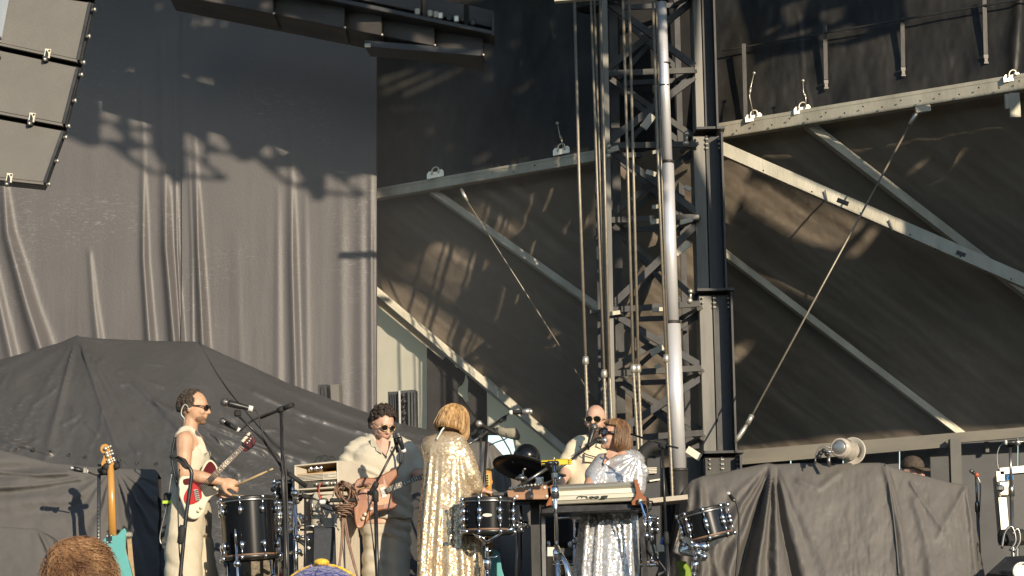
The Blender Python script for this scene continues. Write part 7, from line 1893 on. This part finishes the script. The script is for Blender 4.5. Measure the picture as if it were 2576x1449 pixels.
# 1 red and cream guitar of the man in the tank top
g1 = thing('electric_guitar', 'cream edged maroon guitar with red plate slung on the tank top man', 'guitar', W(490, 1240, 14.45), 'electric guitars')
c1 = lambda x, y: (383.3 + x * .3528, 937.9 + y * .3528)
out1 = [c1(*p) for p in ((196, 752), (240, 735), (292, 735), (345, 700), (372, 648), (410, 618), (445, 640), (468, 684), (452, 722), (432, 762), (455, 800), (478, 850), (428, 878), (388, 930), (368, 990), (332, 1034), (285, 1042), (246, 1012), (214, 930), (188, 850))]
Yg = lambda u, v: 14.54 + (u - 490) * .0016
bb = MB(); bb.prism(poly_at(rnd_poly(out1), Yg), (-.012, .045, 0), .006); bb.build('body', M['cream_lacquer'], g1)
cx, cy = 500, 1222
def inset(P, k, dx=0, dy=0): return [(cx + (u - cx) * k + dx, cy + (v - cy) * k + dy) for u, v in P]
face = [c1(*p) for p in ((222, 760), (292, 745), (350, 712), (385, 655), (412, 632), (440, 652), (455, 690), (430, 735), (405, 780), (370, 800), (352, 830), (345, 900), (300, 800), (232, 800))]
bb = MB(); bb.prism(poly_at(rnd_poly(face), lambda u, v: Yg(u, v) - .004), (0, .003, 0)); bb.build('top_finish', M['maroon'], g1)
plate = [c1(*p) for p in ((268, 800), (300, 790), (345, 840), (352, 890), (320, 922), (275, 938), (235, 930), (225, 880))]
bb = MB(); bb.prism(poly_at(rnd_poly(plate), lambda u, v: Yg(u, v) - .008), (0, .003, 0)); pg = bb.build('red_plate', M['red_guard'], g1)
for k in range(6):
    bb = MB(); u, v = c1(300 + k * 3, 838 + k * 14); bb.bar(W(u - 2, v, Yg(u, v) - .016), W(u + 9, v - 2, Yg(u, v) - .016), .008, .008); bb.build('saddle', M['zinc'], pg)
grey = [c1(*p) for p in ((352, 790), (405, 782), (436, 800), (470, 848), (425, 872), (380, 880), (352, 830))]
bb = MB(); bb.prism(poly_at(rnd_poly(grey), lambda u, v: Yg(u, v) - .006), (0, .003, 0)); bb.build('guard', M['galv_dull'], g1)
for x, y in ((445, 818), (462, 830), (350, 960), (330, 985)):
    u, v = c1(x, y); bb = MB(); bb.lathe([(0, -.02), (.011, -.018), (.012, 0)], W(u, v, Yg(u, v) - .004), (0, 1, 0), 10); bb.build('knob', M['cream_lacquer'], g1)
nk, d, x, f = neck(g1, c1(432, 742), c1(655, 520), 15, 11, 14.46, 14.50, 'rosewood', 16, (3, 5, 7, 9, 12), 4, side=(.2, -1, .3))
hs = [c1(*p) for p in ((640, 545), (636, 505), (655, 470), (690, 440), (722, 455), (735, 490), (718, 525), (690, 545), (662, 562))]
bb = MB(); bb.prism(poly_at(rnd_poly(hs), 14.49), (0, .02, 0), .003); h1 = bb.build('headstock', M['maroon'], g1)
for x_, y_ in ((640, 492), (650, 482), (660, 468), (668, 462), (684, 440), (694, 432)):
    bb = MB(); bb.ball(W(*c1(x_, y_), 14.48), (.014, .010, .011), 8); bb.build('tuner', M['cream_lacquer'], h1)
for x_, y_ in ((676, 500), (690, 486), (700, 470), (712, 458)):
    bb = MB(); bb.ball(W(*c1(x_, y_), 14.475), .008, 8); bb.build('post', M['zinc'], h1)
# 2 brown guitar
g2 = thing('electric_guitar', 'brown double cutaway guitar played by the man in the cream shirt', 'guitar', W(955, 1270, 14.9), 'electric guitars')
c2 = lambda x, y: (702.9 + x * .3528, 937.9 + y * .3528)
out2 = [c2(*p) for p in ((530, 830), (548, 765), (600, 748), (690, 745), (760, 712), (820, 684), (850, 690), (846, 725), (812, 768), (780, 812), (784, 850), (803, 872), (806, 915), (838, 938), (806, 968), (720, 980), (660, 1005), (620, 1070), (580, 1108), (545, 1090), (528, 980))]
Yh = lambda u, v: 14.93 + (u - 950) * .0004 - (v - 1250) * .0002
bb = MB(); bb.prism(poly_at(rnd_poly(out2), Yh), (0, .045, 0), .007); bb.build('body', M['brown_lacquer'], g2)
gd = [c2(*p) for p in ((640, 830), (700, 800), (745, 795), (775, 818), (785, 862), (798, 900), (780, 930), (700, 945), (640, 920), (620, 870))]
bb = MB(); bb.prism(poly_at(rnd_poly(gd), lambda u, v: Yh(u, v) - .004), (0, .003, 0)); bb.build('guard', mat('amber_plate', (.42, .2, .07), .3, coat=.5), g2)
bb = MB(); bb.prism(poly_at([c2(*p) for p in ((716, 822), (750, 811), (768, 880), (734, 892))], lambda u, v: Yh(u, v) - .012), (0, .008, 0), .002); bb.build('pickup', M['white_tape'], g2)
bb = MB(); bb.prism(poly_at([c2(*p) for p in ((655, 850), (676, 844), (690, 905), (668, 912))], lambda u, v: Yh(u, v) - .012), (0, .008, 0), .002); bb.build('pickup', M['zinc'], g2)
for x_, y_ in ((650, 845), (655, 970), (598, 1040), (612, 1010)):
    bb = MB(); u, v = c2(x_, y_); bb.lathe([(0, -.022), (.013, -.02), (.014, 0)], W(u, v, Yh(u, v)), (0, 1, 0), 12); bb.build('knob', M['cream_lacquer'], g2)
neck(g2, c2(766, 838), c2(1075, 716), 14, 11, 14.90, 14.96, 'amp_dark', 17, (2, 4, 6, 8, 11, 14), 4, side=(.1, -1, .1), block=False)
bb = MB(); bb.prism(poly_at([c2(*p) for p in ((1070, 700), (1120, 675), (1135, 700), (1078, 735))], 14.97), (0, .02, 0), .003); bb.build('headstock', M['brown_lacquer'], g2)
wire('tan guitar lead leaving the brown guitar towards the amplifier', [c2(565, 800) , c2(600, 798), c2(640, 790), c2(655, 795)], 14.88, .006, 'brown_wire')
wire('dark guitar strap edge across the cream shirt', [c2(845, 690), c2(862, 640), c2(858, 560), c2(830, 500)], 15.05, .008, 'cable')
# 3 turquoise guitar standing, seen from behind
g3 = thing('electric_guitar', 'turquoise guitar seen from behind with an amber neck on a tall stand', 'guitar', W(300, 1500, 14.9), 'electric guitars')
c3 = lambda x, y: (x * .3528, 937.9 + y * .3528)
hs = [c3(*p) for p in ((714, 545), (722, 518), (748, 506), (772, 517), (784, 555), (798, 610), (810, 662), (722, 662), (734, 610), (738, 580), (722, 568))]
bb = MB(); bb.prism(poly_at(rnd_poly(hs), 14.86), (0, .02, 0), .003); h3 = bb.build('headstock', M['maple'], g3)
for k, (x_, y_) in enumerate(((752, 540), (760, 572), (768, 592), (774, 625), (780, 640))):
    bb = MB(); bb.ball(W(*c3(x_, y_), 14.845), (.016, .012, .014), 10); tu = bb.build('tuner', M['zinc'], h3)
    bb = MB(); bb.tube([W(*c3(x_, y_), 14.85), W(*c3(x_ + 30, y_ - 14), 14.85)], .0055, 6); bb.ball(W(*c3(x_ + 34, y_ - 16), 14.85), (.012, .008, .009), 8); bb.build('tuner_key', M['zinc'], tu)
A, B = W(*c3(788, 660), 14.86), W(*c3(803, 1160), 14.86)
bb = MB(); wx = .046; bb.loft([[P + Vector((math.cos(t) * w / 2, -math.sin(t) * .022 if math.sin(t) > 0 else -math.sin(t) * .008, 0)) for t in [2 * math.pi * i / 16 for i in range(16)]] for P, w in ((A, .047), (A.lerp(B, .5), .053), (B, .058))]); bb.build('neck', M['maple'], g3)
bod = [c3(*p) for p in ((756, 1172), (775, 1160), (830, 1158), (858, 1128), (885, 1108), (900, 1140), (892, 1200), (892, 1260), (915, 1340), (938, 1430), (965, 1560), (930, 1680), (800, 1720), (690, 1660), (660, 1540), (700, 1420), (720, 1320), (705, 1240), (735, 1190))]
bb = MB(); bb.prism(poly_at(rnd_poly(bod), 14.84), (0, .045, 0), .007); bb.build('body', M['turquoise'], g3)
bb = MB(); bb.prism(poly_at([c3(*p) for p in ((757, 1158), (798, 1154), (800, 1212), (760, 1216))], 14.832), (0, .006, 0), .001); np_ = bb.build('neck_plate', M['chrome'], g3)
for x_, y_ in ((763, 1164), (792, 1161), (765, 1208), (794, 1205)):
    bb = MB(); bb.ball(W(*c3(x_, y_), 14.83), .006, 8); bb.build('screw', M['zinc'], np_)
# pale guitar edge beyond it
g4 = thing('electric_guitar', 'tan edged guitar mostly hidden behind the turquoise one', 'guitar', W(330, 1500, 15.0), 'electric guitars')
bb = MB(); bb.prism(poly_at(rnd_poly([c3(*p) for p in ((870, 1105), (892, 1098), (918, 1125), (925, 1160), (938, 1260), (950, 1360), (962, 1470), (950, 1640), (860, 1650), (850, 1300))]), 14.98), (0, .045, 0), .006); bb.build('body', M['black_cloth'], g4)
bb = MB(); bb.prism(poly_at([c3(*p) for p in ((905, 1170), (935, 1165), (962, 1470), (925, 1470))], 14.965), (0, .01, 0)); bb.build('guard', mat('tan_plate', (.42, .30, .17), .5, var=.2, vscale=30), g4)
bb = MB(); bb.bbox(W(*c3(915, 1155), 14.95), (.06, .03, .04), .01); bb.build('bracket', M['zinc'], g4)
# guitar stand with clamp and small mic
gs = thing('guitar_stand', 'tall grey stand with a black clamp holding the turquoise guitar', 'guitar stand', W(250, 1600, 14.95))
bb = MB(); bb.tube([W(*c3(706, 722), 14.95), W(*c3(698, 1900), 14.95)], .013, 10); bb.build('pole', M['stand_grey'], gs)
for k in range(12):
    bb = MB(); bb.lathe([(0, -.0145), (.006, -.0145), (.006, 0)], W(*c3(703, 960 + k * 26), 14.95), (0, 1, 0), 8); bb.build('hole', M['rubber'], gs)
for p, q, r_ in (((700, 735), (630, 708), .006), ((700, 700), (830, 660), .016), ((735, 662), (828, 676), .02), ((712, 720), (800, 716), .012), ((700, 658), (742, 658), .008)):
    bb = MB(); bb.tube([W(*c3(*p), 14.9), W(*c3(*q), 14.88)], r_, 8); bb.build('clamp_arm', M['rubber'], gs)
for x_, y_, r_ in ((832, 665, .026), (760, 672, .03), (745, 705, .022), (780, 690, .02)):
    bb = MB(); bb.ball(W(*c3(x_, y_), 14.86), r_, 8); bb.build('clamp_pad', M['rubber'], gs)
mic('small silver and black microphone on the arm of the guitar stand', c3(512, 680), c3(622, 705), 14.85, 14.9, rb=.016, rh=.017, grille='mic_grille')
bb = MB(); bb.bbox(W(*c3(606, 698), 14.86), (.03, .03, .045), .008); bb.build('mic_clamp', M['zinc'], label='pale metal clamp gripping the small silver microphone', cat='clamp')
# 5 little yellow headstock by the gold cape
g5 = thing('electric_guitar', 'upright guitar with an amber headstock between the gold cape and the cymbal', 'guitar', W(1232, 1400, 15.4), 'electric guitars')
c5 = lambda x, y: (1060.7 + x * .1764, 996.8 + y * .1764)
bb = MB(); bb.prism(poly_at(rnd_poly([c5(*p) for p in ((922, 1045), (945, 1016), (985, 1035), (998, 1110), (1004, 1190), (1014, 1225), (985, 1280), (920, 1272), (915, 1180), (918, 1110))]), 15.4), (0, .02, 0), .003); h5 = bb.build('headstock', M['maple'], g5)
for k in range(5):
    bb = MB(); bb.box(W(*c5(940, 1130 + k * 34), 15.385), (.014, .01, .008)); bb.build('tuner', M['rubber'], h5)
bb = MB(); bb.prism(poly_at([c5(*p) for p in ((918, 1115), (966, 1108), (970, 1280), (924, 1275))], 15.395), (0, .004, 0)); bb.build('tuner_plate', mat('pale_gold_plate', (.66, .52, .2), .4, .4), h5)
bb = MB(); bb.tube([W(*c5(955, 1270), 15.42), W(1232, 1400, 15.42)], .024, 10); bb.build('neck', M['maple'], g5)
bb = MB(); bb.prism(poly_at(rnd_poly([(1210, 1390), (1232, 1380), (1256, 1392), (1262, 1430), (1274, 1480), (1250, 1520), (1214, 1520), (1194, 1480), (1206, 1430)]), 15.42), (0, .045, 0), .006); bb.build('body', M['turquoise'], g5)
# ------------------------------------------------------------------ sheets added out of view, cut to shape the sun patches and shadows
def back(u, v, Yr, Yg):
    """where the sun ray that ends at (u, v, Yr) crosses the plane y = Yg"""
    q = W(u, v, Yr(u, v) if callable(Yr) else Yr); k = (q.y - Yg) / SUN.y
    p = q - SUN * k; return (p.x, p.z)
def sheet(name, m, outer, holes, Yg, **kw):
    pts = []; edges = []
    for loop in [outer] + holes:
        k = len(pts); pts += [Vector(p) for p in loop]; edges += [(k + i, k + (i + 1) % len(loop)) for i in range(len(loop))]
    def ins(p, L):
        c = False
        for i in range(len(L)):
            a_, b_ = L[i], L[i - 1]
            if (a_[1] > p[1]) != (b_[1] > p[1]) and p[0] < (b_[0] - a_[0]) * (p[1] - a_[1]) / (b_[1] - a_[1]) + a_[0]: c = not c
        return c
    V2, E2, F2, *_ = delaunay_2d_cdt(pts, edges, [], 0, 1e-6)
    bb = MB(); n = len(V2)
    bb.v = [Vector((p[0], Yg, p[1])) for p in V2] + [Vector((p[0], Yg + .012, p[1])) for p in V2]
    for f in F2:
        c = (sum(V2[i][0] for i in f) / len(f), sum(V2[i][1] for i in f) / len(f))
        if ins(c, outer) and not any(ins(c, h) for h in holes):
            bb.f += [tuple(f), tuple(n + i for i in reversed(f))]
    bb.sm = [False] * len(bb.f)
    return bb.build(name, m, recalc=False, **kw)
r1 = lambda pts: [(x * .3528, y * .3528) for x, y in pts]                       # notes were taken on enlarged quarters
r2 = lambda pts: [(830.7 + x * .3528, y * .3528) for x, y in pts]
r3 = lambda pts: [(1681.6 + x * .3528, y * .3528) for x, y in pts]
r5 = lambda pts: [(830.7 + x * .3528, 447.3 + y * .3528) for x, y in pts]
YG = 11.25
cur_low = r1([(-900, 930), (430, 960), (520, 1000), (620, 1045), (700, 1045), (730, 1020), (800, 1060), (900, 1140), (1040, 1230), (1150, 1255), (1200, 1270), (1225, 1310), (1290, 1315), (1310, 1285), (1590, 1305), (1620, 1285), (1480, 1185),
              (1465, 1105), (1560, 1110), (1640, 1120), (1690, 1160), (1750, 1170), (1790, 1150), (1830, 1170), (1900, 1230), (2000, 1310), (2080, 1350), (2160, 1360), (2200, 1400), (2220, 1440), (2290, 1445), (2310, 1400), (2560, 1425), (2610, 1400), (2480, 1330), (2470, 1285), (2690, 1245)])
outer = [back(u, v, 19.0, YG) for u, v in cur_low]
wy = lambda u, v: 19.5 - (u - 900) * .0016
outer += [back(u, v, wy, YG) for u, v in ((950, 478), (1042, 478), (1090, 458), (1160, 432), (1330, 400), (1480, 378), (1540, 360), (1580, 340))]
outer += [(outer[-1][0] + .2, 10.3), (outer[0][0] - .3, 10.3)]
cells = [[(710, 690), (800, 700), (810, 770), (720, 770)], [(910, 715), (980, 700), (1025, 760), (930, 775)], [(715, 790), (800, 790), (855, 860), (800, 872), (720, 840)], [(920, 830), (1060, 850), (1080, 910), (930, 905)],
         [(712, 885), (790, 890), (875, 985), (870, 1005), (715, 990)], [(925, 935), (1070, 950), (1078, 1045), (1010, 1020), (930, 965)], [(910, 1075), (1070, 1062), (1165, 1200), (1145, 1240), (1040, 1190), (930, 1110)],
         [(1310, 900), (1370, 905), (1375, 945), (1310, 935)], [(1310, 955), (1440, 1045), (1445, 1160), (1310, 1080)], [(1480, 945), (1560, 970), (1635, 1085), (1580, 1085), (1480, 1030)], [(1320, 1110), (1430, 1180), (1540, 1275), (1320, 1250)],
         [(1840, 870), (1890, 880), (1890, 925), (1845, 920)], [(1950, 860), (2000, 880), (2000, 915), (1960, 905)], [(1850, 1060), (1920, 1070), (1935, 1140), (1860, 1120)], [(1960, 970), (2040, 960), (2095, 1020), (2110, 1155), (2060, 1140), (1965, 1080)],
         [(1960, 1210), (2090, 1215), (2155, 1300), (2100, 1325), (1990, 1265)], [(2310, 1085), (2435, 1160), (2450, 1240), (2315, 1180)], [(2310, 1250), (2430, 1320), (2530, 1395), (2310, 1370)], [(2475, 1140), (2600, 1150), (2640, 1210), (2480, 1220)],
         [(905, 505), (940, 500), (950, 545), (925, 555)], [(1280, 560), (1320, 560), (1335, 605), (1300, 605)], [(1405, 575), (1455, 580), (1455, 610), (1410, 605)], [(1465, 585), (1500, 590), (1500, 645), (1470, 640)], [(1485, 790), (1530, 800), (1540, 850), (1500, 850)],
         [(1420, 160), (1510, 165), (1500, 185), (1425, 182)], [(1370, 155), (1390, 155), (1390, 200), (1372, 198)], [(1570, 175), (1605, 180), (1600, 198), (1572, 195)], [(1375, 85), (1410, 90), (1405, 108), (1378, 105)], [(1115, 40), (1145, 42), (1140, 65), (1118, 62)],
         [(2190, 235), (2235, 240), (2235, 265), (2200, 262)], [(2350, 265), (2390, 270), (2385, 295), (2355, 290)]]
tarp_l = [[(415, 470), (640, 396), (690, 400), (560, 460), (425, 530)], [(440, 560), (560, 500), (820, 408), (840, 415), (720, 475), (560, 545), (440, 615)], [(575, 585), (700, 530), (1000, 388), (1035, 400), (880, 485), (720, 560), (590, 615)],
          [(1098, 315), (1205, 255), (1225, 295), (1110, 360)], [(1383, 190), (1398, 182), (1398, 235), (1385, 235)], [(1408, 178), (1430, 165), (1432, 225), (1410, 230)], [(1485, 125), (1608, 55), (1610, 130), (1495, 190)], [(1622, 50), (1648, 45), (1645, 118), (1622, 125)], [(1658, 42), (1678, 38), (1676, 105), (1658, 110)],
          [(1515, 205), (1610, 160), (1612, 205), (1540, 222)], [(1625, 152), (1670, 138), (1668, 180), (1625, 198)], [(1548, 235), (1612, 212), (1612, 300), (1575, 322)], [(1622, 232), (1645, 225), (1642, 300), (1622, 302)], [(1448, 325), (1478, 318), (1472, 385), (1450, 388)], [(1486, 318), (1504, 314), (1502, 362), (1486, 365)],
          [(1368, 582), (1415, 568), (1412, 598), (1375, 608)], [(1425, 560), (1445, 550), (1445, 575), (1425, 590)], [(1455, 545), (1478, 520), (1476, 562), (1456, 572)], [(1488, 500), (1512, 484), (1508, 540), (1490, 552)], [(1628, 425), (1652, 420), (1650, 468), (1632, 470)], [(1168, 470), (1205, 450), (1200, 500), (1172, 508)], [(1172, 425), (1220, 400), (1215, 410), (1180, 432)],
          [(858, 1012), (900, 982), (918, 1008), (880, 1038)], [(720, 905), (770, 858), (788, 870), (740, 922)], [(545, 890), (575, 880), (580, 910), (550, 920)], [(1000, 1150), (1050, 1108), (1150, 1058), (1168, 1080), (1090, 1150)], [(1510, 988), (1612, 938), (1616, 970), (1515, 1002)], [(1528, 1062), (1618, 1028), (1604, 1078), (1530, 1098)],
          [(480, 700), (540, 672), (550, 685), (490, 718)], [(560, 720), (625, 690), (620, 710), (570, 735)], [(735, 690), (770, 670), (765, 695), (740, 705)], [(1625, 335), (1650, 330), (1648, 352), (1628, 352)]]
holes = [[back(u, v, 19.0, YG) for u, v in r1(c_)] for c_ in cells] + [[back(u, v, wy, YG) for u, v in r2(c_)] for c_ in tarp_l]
sheet('curtain_gobo', M['roof'], outer, holes, YG, label='added out-of-view sheet whose cut openings shape the sun on the curtain', cat='gobo')  # added out of view; its outline and openings throw the curtain's shadow pattern
# unseen sheet added at the right; its gaps place the wing's sun patches
YS = 12.5
uty = lambda u, v: BY(u) + .15 + .35 * (1 - (v + 280) / 560)
def awy(u, v):
    j = np.argmin((U - u) ** 2 + (V - v) ** 2); return float(Y.ravel()[j])
# keep the awning's own grid
U, V, Y = Q[..., 0], Q[..., 1], Q[..., 2]
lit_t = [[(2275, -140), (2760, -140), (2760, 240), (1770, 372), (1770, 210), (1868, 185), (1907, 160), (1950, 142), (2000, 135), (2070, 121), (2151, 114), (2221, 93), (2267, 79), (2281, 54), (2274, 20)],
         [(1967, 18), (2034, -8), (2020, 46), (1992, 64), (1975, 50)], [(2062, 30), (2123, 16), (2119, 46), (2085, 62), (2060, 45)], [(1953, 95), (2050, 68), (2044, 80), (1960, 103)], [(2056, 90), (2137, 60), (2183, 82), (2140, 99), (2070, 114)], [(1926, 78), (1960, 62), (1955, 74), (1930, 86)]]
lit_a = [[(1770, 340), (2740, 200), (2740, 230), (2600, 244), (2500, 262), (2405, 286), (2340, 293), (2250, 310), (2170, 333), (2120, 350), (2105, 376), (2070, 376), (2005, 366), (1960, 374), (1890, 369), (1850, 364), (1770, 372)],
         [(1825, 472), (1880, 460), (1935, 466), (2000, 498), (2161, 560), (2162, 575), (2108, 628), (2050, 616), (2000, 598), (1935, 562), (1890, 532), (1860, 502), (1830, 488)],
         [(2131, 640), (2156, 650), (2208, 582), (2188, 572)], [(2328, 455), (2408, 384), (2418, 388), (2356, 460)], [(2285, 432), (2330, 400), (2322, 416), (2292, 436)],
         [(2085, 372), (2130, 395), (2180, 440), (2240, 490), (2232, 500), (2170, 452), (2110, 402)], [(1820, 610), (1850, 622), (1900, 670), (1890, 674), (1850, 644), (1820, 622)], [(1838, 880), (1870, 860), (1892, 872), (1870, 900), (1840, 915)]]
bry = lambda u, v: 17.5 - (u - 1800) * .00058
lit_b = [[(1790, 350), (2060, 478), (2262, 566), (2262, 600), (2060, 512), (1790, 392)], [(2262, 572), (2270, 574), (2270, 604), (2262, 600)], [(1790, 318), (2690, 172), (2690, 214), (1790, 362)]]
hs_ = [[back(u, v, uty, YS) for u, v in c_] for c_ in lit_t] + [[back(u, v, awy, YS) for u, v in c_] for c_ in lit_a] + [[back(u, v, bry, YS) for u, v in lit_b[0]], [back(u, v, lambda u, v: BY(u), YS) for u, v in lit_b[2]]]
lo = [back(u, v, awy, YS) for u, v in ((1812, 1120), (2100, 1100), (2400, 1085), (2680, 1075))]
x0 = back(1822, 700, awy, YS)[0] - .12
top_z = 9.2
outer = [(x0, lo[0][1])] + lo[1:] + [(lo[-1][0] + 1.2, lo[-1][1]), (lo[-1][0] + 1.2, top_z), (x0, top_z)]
sheet('wing_gobo', M['roof'], outer, hs_, YS, label='added out-of-view sheet whose gaps shape the sun on the right wing', cat='scrim')
# unseen sheet added to shade the awning's left half, gaps let patches through
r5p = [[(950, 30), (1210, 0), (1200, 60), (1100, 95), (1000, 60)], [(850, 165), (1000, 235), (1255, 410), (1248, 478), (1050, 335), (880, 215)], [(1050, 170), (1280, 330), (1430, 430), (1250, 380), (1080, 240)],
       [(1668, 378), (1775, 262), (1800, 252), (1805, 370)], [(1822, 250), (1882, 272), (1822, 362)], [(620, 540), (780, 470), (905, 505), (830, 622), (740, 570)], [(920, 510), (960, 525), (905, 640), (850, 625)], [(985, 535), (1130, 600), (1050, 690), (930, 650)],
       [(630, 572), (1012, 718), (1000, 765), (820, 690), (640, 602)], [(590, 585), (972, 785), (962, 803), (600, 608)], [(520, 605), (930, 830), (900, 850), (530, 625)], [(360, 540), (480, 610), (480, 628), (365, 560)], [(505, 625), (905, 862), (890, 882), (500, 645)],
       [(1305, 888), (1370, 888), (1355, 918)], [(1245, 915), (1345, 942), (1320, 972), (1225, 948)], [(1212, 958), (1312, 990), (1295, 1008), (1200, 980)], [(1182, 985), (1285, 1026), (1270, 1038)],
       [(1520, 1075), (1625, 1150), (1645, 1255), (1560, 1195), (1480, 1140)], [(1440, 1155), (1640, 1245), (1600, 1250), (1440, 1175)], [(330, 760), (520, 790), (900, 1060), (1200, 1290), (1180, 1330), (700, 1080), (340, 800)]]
outer = [back(u, v, awy, 11.2) for u, v in ((900, 500), (1100, 462), (1500, 393), (1505, 800), (1490, 1180), (1240, 965), (940, 712))]
sheet('wing_gobo', M['roof'], outer, [[back(u, v, awy, 11.2) for u, v in r5(c_)] for c_ in r5p] + [[back(u, v, bry, 11.2) for u, v in lit_b[0]], [back(u, v, lambda u, v: BY(u), 11.2) for u, v in lit_b[2]], [back(u, v, 16.85, 11.2) for u, v in ((1652, 90), (1684, 90), (1716, 800), (1678, 800))]], 11.2, label='added out-of-view sheet whose gaps shape the sun on the left awning', cat='scrim')
